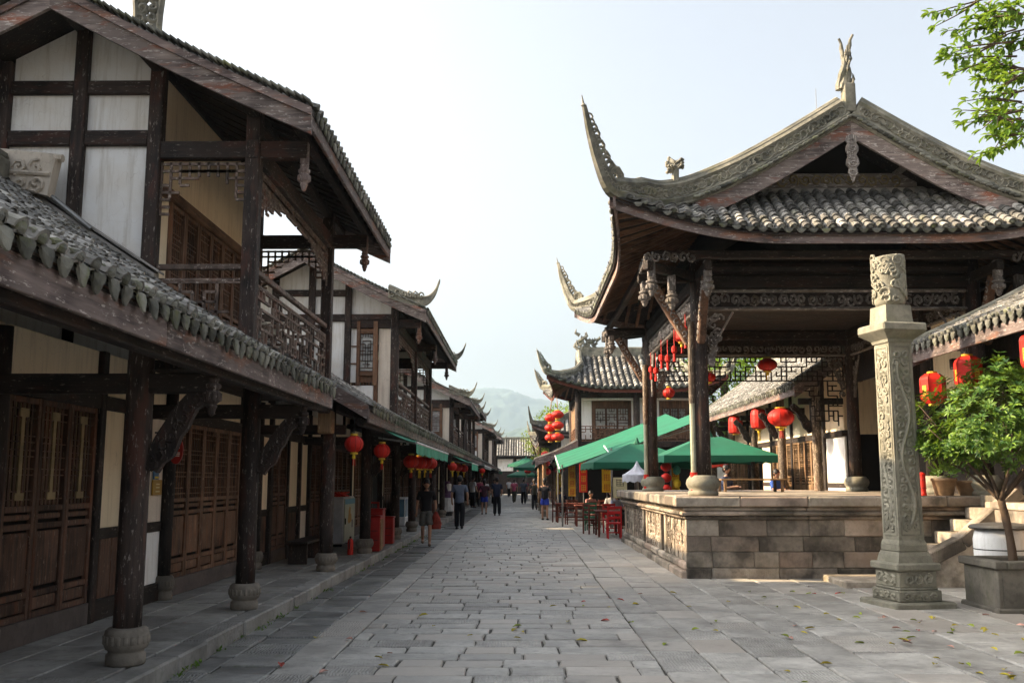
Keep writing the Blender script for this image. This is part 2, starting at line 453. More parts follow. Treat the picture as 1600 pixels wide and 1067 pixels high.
# ------------------------------------------------------------------ figure shapes (made first, while the scene is empty; used near the end)
def skin(vs, es, rad, root=0, sub=2):
    me = bpy.data.meshes.new('t'); me.from_pydata([tuple(v) for v in vs], es, []); me.update()
    o = bpy.data.objects.new('t', me); COL.objects.link(o)
    import bmesh
    bm = bmesh.new(); bm.from_mesh(me); lay = bm.verts.layers.skin.verify(); bm.verts.ensure_lookup_table()
    for v, r in zip(bm.verts, rad):
        v[lay].radius = (r, r) if not isinstance(r, tuple) else r
    bm.verts[root][lay].use_root = True
    bm.to_mesh(me); bm.free()
    m = o.modifiers.new('s', 'SKIN'); m.use_smooth_shade = True
    m2 = o.modifiers.new('b', 'SUBSURF'); m2.levels = sub; m2.render_levels = sub
    dg = bpy.context.evaluated_depsgraph_get(); dg.update(); ev = o.evaluated_get(dg); me2 = bpy.data.meshes.new_from_object(ev)
    V_ = [v.co.copy() for v in me2.vertices]; F_ = [tuple(p.vertices) for p in me2.polygons]
    bpy.data.objects.remove(o); bpy.data.meshes.remove(me); bpy.data.meshes.remove(me2)
    return V_, F_
def joints(pose):
    """feet at z=0, person faces -y; lengths for a 1.70 m figure"""
    J = {}
    if pose == 'sit':
        hz = .46; J['pel'] = V((0, 0, hz)); ls = [((.09, -.02, hz), (.11, -.42, hz+.02), (.11, -.40, .10)), ((-.09, -.02, hz), (-.12, -.42, hz+.02), (-.12, -.36, .10))]
        arms = [((.18, .0, hz+.48), (.23, -.10, hz+.22), (.14, -.33, hz+.24)), ((-.18, .0, hz+.48), (-.23, -.10, hz+.22), (-.12, -.34, hz+.26))]; top = hz
    else:
        hz = .90; J['pel'] = V((0, 0, hz)); top = hz
        if pose == 'walk': st = .23; ls = [((.085, 0, hz-.02), (.095, -.17, .50), (.09, -st, .09)), ((-.085, 0, hz-.02), (-.09, .02, .48), (-.085, st, .14))]; arms = [((.185, .0, 1.39), (.25, .05, 1.12), (.25, -.03, .88)), ((-.185, .0, 1.39), (-.245, .04, 1.12), (-.26, -.02, .88))]
        elif pose == 'step': ls = [((.085, 0, hz-.02), (.10, -.06, .50), (.10, -.06, .08)), ((-.085, 0, hz-.02), (-.10, .05, .49), (-.09, .12, .10))]; arms = [((.19, .0, 1.40), (.27, .02, 1.13), (.27, -.08, .90)), ((-.19, .0, 1.40), (-.27, .03, 1.13), (-.26, -.05, .90))]
        else: ls = [((.085, 0, hz-.02), (.10, -.01, .49), (.10, .0, .08)), ((-.085, 0, hz-.02), (-.10, -.01, .49), (-.11, .02, .08))]; arms = [((.185, .0, 1.39), (.24, .03, 1.12), (.21, -.10, .93)), ((-.185, .0, 1.39), (-.24, .02, 1.12), (-.20, -.12, .95))]
    J['L'] = [[V(p) for p in l] for l in ls]; J['A'] = [[V(p) for p in a] for a in arms]; J['top'] = top
    return J
_pc = {}
def pose_parts(pose, fem, bottom, fingers):
    key = (pose, fem, bottom, fingers)
    if key in _pc: return _pc[key]
    J = joints(pose); pz = J['top']; p = J['pel']; f = .92 if fem else 1.0; out = {}
    sp = [p, p+V((0, .01, .15)), p+V((0, .015, .30)), p+V((0, .01, .44)), p+V((0, .0, .54)), p+V((0, -.015, .60))]
    vs = list(sp); rad = [(.125, .10), (.105*f, .085), (.125*f, .095), (.125*f, .09), .052, .050]; es = [(i, i+1) for i in range(5)]
    for l in J['L']:
        b = len(vs); h, k, a = l; toe = a+V((0, -.15, -.055)); vs += [h, h.lerp(k, .5), k, k.lerp(a, .45)+V((0, .02, 0)), a, toe]
        rad += [.085, .075*f, .054, .052, .036, (.036, .028)]; es += [(0, b)]+[(b+i, b+i+1) for i in range(5)]
    for a in J['A']:
        b = len(vs); s, e, w_ = a; hd = w_+(w_-e).normalized()*.10; vs += [s, e, w_, hd]; rad += [.052*f, .040*f, .027, (.034, .020)]; es += [(3, b), (b, b+1), (b+1, b+2), (b+2, b+3)]
    B_, F_ = skin(vs, es, rad); mb = MB(); mb.add(B_, F_)
    hc = p+V((0, -.03, .735))                         # head: a shaped lathe with nose and ears, sunk into the neck
    prof = []
    for i in range(13):
        a = -math.pi/2+math.pi*i/12; r = .083*math.cos(a)**.82 if math.cos(a) > 1e-6 else .004; z = .122*math.sin(a)
        if z < 0: r *= 1-.22*(-z/.122)
        prof.append((max(r, .004), z))
    n0 = len(mb.v); mb.lathe(hc, prof, 16)
    for i in range(n0, len(mb.v)):
        q = V(mb.v[i])-hc; q.y *= 1.18; mb.v[i] = hc+q
    mb.tube([hc+V((0, -.090, .015)), hc+V((0, -.112, -.025)), hc+V((0, -.094, -.034))], [.010, .016, .010], 6)
    for s in (-1, 1): mb.tube([hc+V((s*.078, .01, .02)), hc+V((s*.092, .02, .0)), hc+V((s*.078, .01, -.035))], [.012, .018, .010], 6)
    for (s_, e_, w_) in J['A']:
        d = (w_-e_).normalized(); h0 = w_+d*.07; sd = d.orthogonal().normalized(); fw = d.cross(sd)
        if fingers:
            for k, L in enumerate((.062, .072, .068, .055)):
                o = h0+fw*(.026-.017*k); mb.tube([o, o+d*L*.5+sd*.004, o+d*L*.85+sd*.018], [.0095, .0085, .006], 6)
            mb.tube([w_+d*.03+fw*.028, w_+d*.06+fw*.050, w_+d*.092+fw*.050], [.011, .010, .007], 6)
    out['body'] = mb
    # shirt
    vs = [p+V((0, .01, -.10)), p+V((0, .01, .12)), p+V((0, .015, .31)), p+V((0, .01, .45)), p+V((0, .005, .545))]; rad = [(.190*f, .155), (.165*f, .130), (.165*f, .125), (.158*f, .118), (.085, .08)]; es = [(i, i+1) for i in range(4)]
    for (s_, e_, w_) in J['A']:
        b = len(vs); vs += [s_, s_.lerp(e_, .55), s_.lerp(e_, .72)]; rad += [.072*f, .066*f, .066*f]; es += [(3, b), (b, b+1), (b+1, b+2)]
    m2 = MB(); m2.add(*skin(vs, es, rad)); out['shirt'] = m2
    # shorts or trousers
    t = {'shorts': .80, 'short': .55, 'trousers': 1.0}[bottom]
    vs = [p+V((0, 0, .10)), p]; rad = [(.150, .122), (.160, .132)]; es = [(0, 1)]
    for (h, k, a) in J['L']:
        b = len(vs)
        if t < 1: vs += [h, h.lerp(k, t*.5), h.lerp(k, t), h.lerp(k, t+.12)]; rad += [.118, .112, .108, .106]; es += [(1, b), (b, b+1), (b+1, b+2), (b+2, b+3)]
        else: vs += [h, h.lerp(k, .5), k, k.lerp(a, .6), a+V((0, 0, -.02))]; rad += [.116, .106, .092, .088, .082]; es += [(1, b)]+[(b+i, b+i+1) for i in range(4)]
    m3 = MB(); m3.add(*skin(vs, es, rad, 1)); out['bottom'] = m3
    m4 = MB()
    for (h, k, a) in J['L']: m4.tube([a+V((0, .05, -.045)), a+V((0, -.05, -.045)), a+V((0, -.16, -.055)), a+V((0, -.20, -.06))], [.045, .046, .042, .022], 8, True, .8)
    out['shoes'] = m4
    m5 = MB(); pr = []                                 # hair: a cap over the skull, lower at the nape
    for i in range(11): a = math.pi/2*(-.12+1.12*i/10); pr.append((.0935*max(0, math.cos(a))**.80+.002, .134*math.sin(a)))
    m5.lathe(hc+V((0, .014, .006)), pr, 18)
    m5.v = [V((v[0], hc.y+(v[1]-hc.y)*1.20, v[2]+(.030 if v[1] < hc.y-.055 and v[2] < hc.z+.03 else 0))) for v in m5.v]
    m5.lathe(hc+V((0, .040, -.080)), [(.055, 0), (.076, .03), (.084, .08), (.082, .11)], 14)
    if fem: m5.lathe(hc+V((0, .075, -.17)), [(.02, 0), (.05, .04), (.06, .12), (.05, .2)], 10)
    out['hair'] = m5
    _pc[key] = out; return out
for k_ in (('walk', True, 'shorts', True), ('step', False, 'trousers', True), ('step', True, 'short', False), ('stand', False, 'trousers', False), ('stand', True, 'trousers', False), ('step', False, 'trousers', False), ('walk', False, 'trousers', False),
           ('walk', True, 'trousers', False), ('stand', True, 'short', True), ('step', False, 'short', False), ('sit', False, 'trousers', False), ('sit', True, 'trousers', False)): pose_parts(*k_)
# ------------------------------------------------------------------ ground, street, walkway
EARTH = stone('earth', (.055, .052, .045), (.105, .098, .084), (.030, .029, .025), (.050, .065, .025), .4, .95, .4, 0)
mb = MB(); mb.add([(-2500, -300, -.06), (2500, -300, -.06), (2500, 3000, -.06), (-2500, 3000, -.06)], [(0, 1, 2, 3)])
setting('ground', mb, EARTH)
mb = MB(); mb.box(-2.99, 13, -4, 128, -.055, -.022)
street = setting('street', mb, EARTH)
stones = []          # (x0,x1,y0,y1,zone)
rg = random.Random(3)
def fill_rows(x0, x1, y0, y1, rh, sw, zone):
    y = y0
    while y < y1:
        h = rg.uniform(*rh); x = x0-rg.uniform(0, sw[0])
        while x < x1-.02:
            w_ = rg.uniform(*sw)
            if x1-(x+w_) < .22: w_ = x1-x
            stones.append((max(x, x0), min(x+w_, x1), y, y+h, zone)); x += w_
        y += h
def fill_cols(x0, x1, y0, y1, cw, sl, zone):
    x = x0
    while x < x1-.02:
        w_ = rg.uniform(*cw); y = y0-rg.uniform(0, sl[0])
        if x1-(x+w_) < .3: w_ = x1-x
        while y < y1:
            l = rg.uniform(*sl); stones.append((x, x+w_, y, y+l, zone)); y += l
        x += w_
fill_cols(-2.985, -2.20, 5, 126, (.25, .28), (.32, .75), 'g')
fill_cols(-2.20, -1.78, 5, 126, (.42, .42), (.7, 1.3), 'p')
fill_rows(-1.78, 1.25, 5, 126, (.32, .46), (.36, .82), 'p')
fill_cols(1.25, 2.72, 5, 126, (.46, .52), (.55, 1.15), 'p')
fill_cols(2.72, 12.6, 5, 16.55, (.46, .66), (.55, 1.15), 'p')
fill_cols(2.72, 9.5, 27.2, 60, (.6, .8), (.7, 1.2), 'p')
fill_cols(9.5, 12.6, 16.55, 20, (.6, .8), (.7, 1.2), 'p')
def add_stone(mb, s_, flat=False):
    x0, x1, y0, y1, z = s_
    g_ = rg.uniform(.003, .009); dz = rg.uniform(-.006, .007) if z == 'p' else rg.uniform(-.018, .008)
    cx, cy = (x0+x1)/2, (y0+y1)/2; hx, hy = (x1-x0)/2-g_, (y1-y0)/2-g_-.006; mb.tint = rg.random()
    if flat:
        mb.box(cx-hx, cx+hx, cy-hy, cy+hy, -.03, dz); return
    tx, ty = rg.uniform(-.007, .007), rg.uniform(-.007, .007); b = rg.uniform(.007, .018)
    q = lambda: rg.uniform(-.010, .006)*(1 if rg.random() < .8 else 3)
    co = [(cx+sx*(hx+q()*.7), cy+sy*(hy+q()*.7)) for sx, sy in ((-1, -1), (0, -1), (1, -1), (1, 0), (1, 1), (0, 1), (-1, 1), (-1, 0))]
    zz = lambda x, y: dz+(x-cx)*tx+(y-cy)*ty
    ins = [(lerp(x, cx, b/max(hx, .05)), lerp(y, cy, b/max(hy, .05))) for x, y in co]
    vs = [(x, y, zz(x, y)) for x, y in ins]+[(x, y, zz(x, y)-b*.9) for x, y in co]+[(x, y, -.045) for x, y in co]
    fs = [tuple(range(8))]+[(8+i, 8+(i+1) % 8, (i+1) % 8, i) for i in range(8)]+[(16+i, 16+(i+1) % 8, 8+(i+1) % 8, 8+i) for i in range(8)]
    mb.add(vs, fs)
def seen(s_): return in_view((s_[0]+s_[1])/2, (s_[2]+s_[3])/2, 0, 60)
stones.sort(key=lambda s_: math.hypot((s_[0]+s_[1])/2, (s_[2]+s_[3])/2))
left = {'g': 60, 'p': 295}; rest = {'g': MB(), 'p': MB()}
for s_ in stones:
    z = s_[4]
    if left[z] and seen(s_):
        left[z] -= 1; mb = MB(); add_stone(mb, s_); mb.build('gutter_stone' if z == 'g' else 'paving_stone', GUTTER if z == 'g' else PAVE, street)
    else: add_stone(rest[z], s_, s_[2] > 34)
rest['p'].build('far_paving', PAVE, street, kind='stuff'); rest['g'].build('far_gutter', GUTTER, street, kind='stuff')

# the raised walkway under the arcade
mb = MB(); mb.box(-4.9, -3.2, 2, 126, -.05, .10)
walk = setting('walkway', mb, EARTH)
rg = random.Random(5); y = 3.0; far = MB()
while y < 125:
    l = rg.uniform(.7, 1.25); tgt = MB() if y < 60 else far
    tgt.tint = rg.random(); o_ = rg.uniform(-.012, .012)
    tgt.obox((-3.095+o_, y+l/2, .052+rg.uniform(-.008, .004)), (.115, 0, rg.uniform(-.003, .003)), (0, l/2-.008, 0), (0, 0, .10), .018)
    if tgt is not far: tgt.build('kerb_stone', KERB, walk)
    y += l
x = -4.66
for cw in (.40, .50, .54):
    y = 3.0
    while y < 125:
        l = rg.uniform(.6, 1.2); tgt = MB() if 6 < y < 34 else far; tgt.tint = rg.random()
        tgt.obox((x+cw/2, y+l/2, .10+rg.uniform(-.004, .004)), (cw/2-.007, 0, 0), (0, l/2-.008, 0), (0, 0, .048), .008)
        if tgt is not far: tgt.build('walkway_slab', KERB, walk)
        y += l
    x += cw
far.build('far_slabs', KERB, walk, kind='stuff')
# grass and weeds in the gutter joint
WEED = leafmat('weed_green', (.05, .13, .02), (.16, .26, .03), .3)
mb = MB(); rg = random.Random(9)
for k in range(46):
    y = rg.uniform(7.5, 30); x = -2.965+abs(rg.gauss(0, .035))
    for m in range(rg.randint(5, 16)):
        a = rg.uniform(0, 6.28); l = rg.uniform(.015, .05); q = V((x+rg.gauss(0, .03), y+rg.gauss(0, .09), 0)); d = V((math.cos(a), math.sin(a), rg.uniform(.3, 1.2)))*l; s2 = V((-math.sin(a), math.cos(a), 0))*l*.3
        mb.tint = rg.random(); mb.add([q-s2*.4, q+d*.6-s2, q+d, q+d*.6+s2], [(0, 1, 2, 3)])
o = mb.build('gutter_weeds', WEED, None, kind='stuff'); tag(o, 'small green weeds growing along the kerb joint', 'weeds')
# ------------------------------------------------------------------ generic timber pieces
def col_base_mesh():
    mb = MB(); mb.lathe((0, 0, 0), [(.150, 0), (.158, .015), (.158, .085), (.140, .10), (.140, .115), (.165, .13), (.180, .17), (.182, .22), (.170, .275), (.150, .295), (.120, .30)], 20)
    for k in range(20):
        a = 6.283*k/20; mb.obox((.180*math.cos(a), .180*math.sin(a), .205), (.006*math.cos(a), .006*math.sin(a), 0), (-.018*math.sin(a), .018*math.cos(a), 0), (0, 0, .035), .006)
    return mb.mesh('column_base', BASE_ST, True)
COLBASE = col_base_mesh()
def column(root, x, y, z0, z1, r=.112, kind='post', base=True, n=14):
    zb = z0+(.29 if base else 0); mb = MB(); rg_ = random.Random(int(x*91+y*13))
    k = 6; pts = []
    for i in range(k+1):
        t = i/k; pts.append((x+rg_.uniform(-.006, .006), y+rg_.uniform(-.006, .006), lerp(zb, z1, t)))
    mb.tube(pts, [r*(1.02-.05*i/k) for i in range(k+1)], n)
    c = mb.build('column', wood(kind, 'z'), root, True)
    if base: inst(COLBASE, 'column_base', c, (x, y, z0), (0, 0, rg_.uniform(0, 6)), (r/.112, r/.112, 1))
    return c
def beam(root, p0, p1, w_, h_, kind='dark', name='beam', bev=.012):
    p0 = V(p0); p1 = V(p1); d = p1-p0; ax = 'xyz'[max(range(3), key=lambda i: abs(d[i]))]
    mb = MB(); mb.bar(p0, p1, w_, h_, (0, 0, 1), bev); return mb.build(name, wood(kind, ax), root)
def post(root, x, y, z0, z1, w_=.17, kind='post', name='post'):
    mb = MB(); mb.box(x-w_/2, x+w_/2, y-w_/2, y+w_/2, z0, z1, .014); return mb.build(name, wood(kind, 'z'), root)
def pendant_mesh(mat):
    mb = MB()
    mb.lathe((0, 0, 0), [(.010, 0), (.028, .02), (.036, .06), (.050, .085), (.040, .10), (.066, .125), (.078, .165), (.070, .205), (.052, .22), (.074, .245), (.074, .27), (.050, .285), (.058, .32), (.045, .335)], 12)
    mb.box(-.048, .048, -.048, .048, .335, .62, .01)
    for k in range(10):
        a = 6.283*k/10; mb.obox((.074*math.cos(a), .074*math.sin(a), .165), (.008*math.cos(a), .008*math.sin(a), 0), (-.014*math.sin(a), .014*math.cos(a), 0), (0, 0, .035), .006)
    return mb.mesh('pendant', mat, False)
PEND_D = pendant_mesh(wood('post', 'z')); PEND_G = pendant_mesh(wood('fascia', 'z')); PEND_P = pendant_mesh(wood('grey', 'z'))
def strut(root, o, u, v, kind='dark', seed=1):
    """carved diagonal eave bracket in the plane u (outwards), v (up) rooted at o"""
    mb = MB(); P0 = []; P1 = []
    for k in range(13):
        t = k/12; b = .05*math.sin(t*math.pi*3)*.35
        P0.append((.02+.44*t-.10*math.sin(math.pi*t), .0+.70*t+b)); P1.append((.02+.44*t+.09+.02*math.sin(7*t), -.07+.70*t*.98+.025*math.sin(t*19)))
    mb.prism(P0+P1[::-1], o, u, v, .085)
    rg_ = random.Random(seed); o = V(o); u = V(u); v = V(v); nn = u.cross(v).normalized()
    for k in range(9):
        t = (k+.5)/9; c = o+u*(.05+.44*t)+v*(-.03+.70*t)
        for sg in (-1, 1):
            pts = []; a0 = rg_.uniform(0, 6.28)
            for m in range(7): q = .062*(1-m/8); a = a0+m*.95; pts.append(c+nn*sg*.044+u*q*math.cos(a)+v*q*math.sin(a))
            mb.tube(pts, .013, 4)
    return mb.build('bracket', wood(kind, 'z'), root)

def door_leaf(root, X, s, ya, yb, z0, z1, kind, rg_, pale=False, lodlat=True, back=True):
    """one lattice door leaf in a wall at X facing s along x"""
    h = z1-z0; st = .055; y0, y1 = ya+.006, yb-.006
    mb = MB()
    def bx(m_, a, b, c, d, e, f, bev=.006): m_.box(min(X+s*a, X+s*b), max(X+s*a, X+s*b), c, d, e, f, bev)
    bx(mb, 0, .05, y0, y0+st, z0, z1); bx(mb, 0, .05, y1-st, y1, z0, z1)
    for f in (0, .11, .415, .495, 1.0):
        zc = min(max(z0+h*f, z0+.03), z1-.03); bx(mb, 0, .046, y0+st, y1-st, zc-.028, zc+.028)
    d = mb.build('door', wood(kind, 'z'), root)
    for fa, fb in ((.02, .10), (.125, .40), (.43, .48)):
        za, zb = z0+h*fa+.03, z0+h*fb-.02
        if zb-za < .03: za, zb = z0+h*fa+.012, z0+h*fb-.006
        mb = MB(); bx(mb, .008, .030, y0+st+.004, y1-st-.004, za, zb, .018); mb.build('panel', wood(kind, 'z'), d)
    za, zb = z0+h*.495+.03, z1-.058; mb = MB(); ww = (y1-y0)-2*st; yy = y0+st
    if lodlat:
        nv = 6
        for i in range(1, nv): mb.box(X+s*.022-.007, X+s*.022+.007, yy+ww*i/nv-(.017 if pale else .006), yy+ww*i/nv+(.017 if pale else .006), za, zb)
        for f in (.06, .14, .30, .36, .48, .54, .62, .68, .86, .94):
            zc = lerp(za, zb, f); a, b = (0, 1) if f in (.06, .94, .36, .62) else (rg_.choice((0, .166)), rg_.choice((.84, 1)))
            mb.box(X+s*.026-.007, X+s*.026+.007, yy+ww*a, yy+ww*b, zc-.006, zc+.006)
    mb.build('lattice', wood('door' if kind == 'door' else kind, 'z'), d)
    if pale:
        mb = MB(); zc = lerp(za, zb, .5)
        mb.box(X+s*.03-.006, X+s*.03+.006, yy+ww*.44, yy+ww*.56, za+.10, zb-.12)
        mb.box(X+s*.036-.006, X+s*.036+.006, yy+ww*.34, yy+ww*.66, zb-.13, zb-.05); mb.box(X+s*.036-.006, X+s*.036+.006, yy+ww*.34, yy+ww*.66, za+.05, za+.12)
        mb.build('lattice_inlay', plain('pale_wood', (.34, .25, .13), .7, .1, .25, 5), d)
    if back:
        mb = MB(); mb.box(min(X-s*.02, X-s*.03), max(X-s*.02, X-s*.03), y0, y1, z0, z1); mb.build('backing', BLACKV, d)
        if pale: mb = MB(); mb.box(min(X-s*.006, X-s*.012), max(X-s*.006, X-s*.012), y0+st, y1-st, za, zb); mb.build('paper', plain('old_paper', (.20, .145, .075), .8, .1, .3, 6), d)
    return d

def facade(root, X, s, segs, z0=.15, zd=2.42, zt=3.05, seed=1, kind='door', sill=.22, pmat=None, beam_k='dark'):
    """ground-floor front in the plane X facing s along x: posts, doors, plaster, sills, heads"""
    rg_ = random.Random(seed); pmat = pmat or CREAM; ya, yb = segs[0][1], segs[-1][2]
    def wbox(name, a, b, c, d, e, f, mat, bev=.006):
        mb = MB(); mb.box(min(X+s*a, X+s*b), max(X+s*a, X+s*b), c, d, e, f, bev); return mb.build(name, mat, root)
    wbox('head_beam', -.08, .075, ya, yb, zd, zd+.15, wood(beam_k, 'y'))
    for sg in segs:
        t, a, b = sg[:3]
        if t == 'post': wbox('wall_post', -.07, .085, a, b, z0, zt, wood('dark', 'z'), .01)
        elif t == 'door':
            n = sg[3]
            wbox('sill', -.06, .07, a, b, z0, z0+sill, wood('dark', 'y') if sill < .2 else stone('sill_stone', (.075, .062, .056), (.15, .12, .108), (.035, .03, .028), None, 0, .85, .7, .15))
            for i in range(n): door_leaf(root, X+s*.0, s, lerp(a, b, i/n), lerp(a, b, (i+1)/n), z0+sill, zd, sg[4] if len(sg) > 4 else kind, rg_, len(sg) > 5 and sg[5])
            wbox('transom_panel', -.03, .02, a, b, zd+.15, zt, pmat)
        elif t == 'plaster':
            m_ = sg[3] if len(sg) > 3 else pmat
            wbox('plaster_panel', -.03, .018, a, b, z0+.98, zd, m_); wbox('transom_panel', -.03, .02, a, b, zd+.15, zt, pmat)
            wbox('middle_rail', -.04, .04, a, b, z0+.86, z0+.98, wood('dark', 'y'))
            if len(sg) > 4 and sg[4] == 'planks':
                n = max(2, round((b-a)/.16))
                for i in range(n): wbox('plank', -.02, .015+rg_.uniform(0, .008), lerp(a, b, i/n)+.003, lerp(a, b, (i+1)/n)-.003, z0+sill, z0+.86, wood('door', 'z'), .004)
            else: wbox('plaster_panel', -.03, .018, a, b, z0+sill, z0+.86, WHITE if m_ is not CREAM else PINKW)
            wbox('sill', -.06, .06, a, b, z0, z0+sill, wood('dark', 'y'))
        elif t == 'dark':
            wbox('opening', -.6, -.55, a, b, z0, zd, BLACKV, 0); wbox('transom_panel', -.03, .02, a, b, zd+.15, zt, pmat)
    return root

# eave tiles: a hanging drip tile and the end of a cover tile, shared by all
def eave_meshes():
    out = []
    for (wd, up, dn, bulge, name) in ((.074, .028, .092, .016, 0), (.060, .032, .034, .028, 1)):
        mb = MB(); rows = []; N_ = 8
        for i in range(N_+1):
            a = -1+2*i/N_; bot = -dn*(1-abs(a)**2.3)-.010; cur = bulge*(1-a*a)
            rows.append([(cur*.6-.012, a*wd, up*(1-.3*a*a)), (cur+.012, a*wd, up*.35), (cur+.016, a*wd*.97, bot*.45), (cur+.006, a*wd*.90, bot)])
        mb.slab(rows, (-.013, 0, -.003)); out.append(mb.mesh('eave_tile', EAVE_T, False))
    return out
DRIP, CAPT = eave_meshes()

LOW = [V((-2.46, 0, 2.83)), V((-3.0, 0, 3.11)), V((-3.6, 0, 3.46)), V((-4.4, 0, 3.97)), V((-5.3, 0, 4.56)), V((-6.15, 0, 5.14))]
def low_at(x):
    for a, b in zip(LOW, LOW[1:]):
        if b.x <= x <= a.x: return lerp(a.z, b.z, (x-a.x)/(b.x-a.x))
    return LOW[-1].z if x < LOW[-1].x else LOW[0].z
PITCH_T = .205
_rows = {}
def row_variants(key, path, nvar=4, r=.060, side=(0, 1, 0)):
    if key not in _rows:
        L = []
        for k in range(nvar):
            mb = MB(); tile_row(mb, path, side, r, .165, random.Random(100+k), PITCH_T/2); L.append(mb.mesh('tile_row', TILE, False))
        _rows[key] = L
    return _rows[key]
def clip_path(path, xmin): return [p for p in path if p.x > xmin]+[V((xmin, 0, low_at(xmin)))]
def lean_roof(root, y0, y1, blocked=(), rafters=True, lod=0, fascia_k='fascia'):
    """arcade roof between y0 and y1; blocked = y ranges where an upper storey rises behind x=-4.3"""
    def isb(y): return any(a-.05 < y < b+.05 for a, b in blocked)
    n = max(2, int((y1-y0)/.5)); ys = [lerp(y0, y1, i/n) for i in range(n+1)]
    mb = MB(); mb.slab([[V((p.x, y, p.z-.012)) for p in LOW] for y in (y0, y1)], (0, 0, -.03))
    roof = mb.build('roof', TILE_BASE, root)
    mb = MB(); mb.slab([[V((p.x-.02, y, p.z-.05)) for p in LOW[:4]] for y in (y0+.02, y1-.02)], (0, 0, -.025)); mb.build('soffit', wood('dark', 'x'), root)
    full = row_variants('low_full', LOW); short = row_variants('low_short', clip_path(LOW, -3.38))
    far = MB(); nrow = int((y1-y0)/PITCH_T); rg_ = random.Random(int(y0*10))
    for i in range(nrow):
        y = y0+.06+i*PITCH_T; b = isb(y)
        if lod == 0: inst(rg_.choice(short if b else full), 'tile_row', roof, (0, y+rg_.uniform(-.012, .012), rg_.uniform(-.006, .006)), (0, 0, rg_.uniform(-.003, .003)))
        else: plain_row(far, [V((p.x, y, p.z)) for p in (clip_path(LOW, -3.38) if b else LOW)], (0, 1, 0), .062)
        if lod < 2:
            e = LOW[0]
            inst(CAPT, 'eave_tile', roof, (e.x+.02, y, e.z+.045), (rg_.uniform(-.05, .05), rg_.uniform(-.15, .15), rg_.uniform(-.08, .08)), (1, 1, rg_.uniform(.9, 1.15)))
            if y+PITCH_T/2 < y1: inst(DRIP, 'eave_tile', roof, (e.x+.012, y+PITCH_T/2, e.z-.012), (rg_.uniform(-.06, .06), rg_.uniform(-.15, .25), rg_.uniform(-.08, .08)), (1, 1, rg_.uniform(.9, 1.2)))
    if lod: far.build('tile_rows', TILE, roof, kind='stuff')
    y = y0
    while y < y1-.01:                                   # fascia boards
        l = min(rg_.uniform(2.6, 3.6), y1-y)
        if y1-(y+l) < .8: l = y1-y
        mb = MB(); mb.box(-2.525, -2.485, y+.004, y+l-.004, 2.575, 2.805, .006); mb.build('fascia_board', wood(fascia_k, 'y'), root)
        y += l
    beam(root, (-2.66, y0+.1, 2.60), (-2.66, y1-.1, 2.60), .12, .13, 'dark', 'eave_purlin')
    beam(root, (-3.28, y0+.1, 2.93), (-3.28, y1-.1, 2.93), .16, .18, 'dark', 'arcade_beam')
    if rafters:
        m_ = MB(); m_.bar(V((-2.56, 0, LOW[0].z-.13)), V((-4.5, 0, low_at(-4.5)-.13)), .06, .08); me = m_.mesh('rafter', wood('dark', 'x'))
        y = y0+.2
        while y < y1-.1: inst(me, 'rafter', roof, (0, y, 0)); y += .42
    return roof
def arcade_bay(root, y, strut_on=True, wall_col=True, lod=0):
    column(root, -3.28, y, .15, 2.86, .112, 'post', True, 14 if lod == 0 else 8)
    beam(root, (-4.62, y, 2.47), (-2.66, y, 2.47), .11, .17, 'dark', 'tie_beam')
    if lod < 2:
        inst(PEND_D, 'pendant', root, (-2.66, y, 2.19), (0, 0, rnd.uniform(0, 1)))
        if strut_on: strut(root, (-3.20, y, 1.78), (1, 0, 0), (0, 0, 1), 'post', int(y*7))

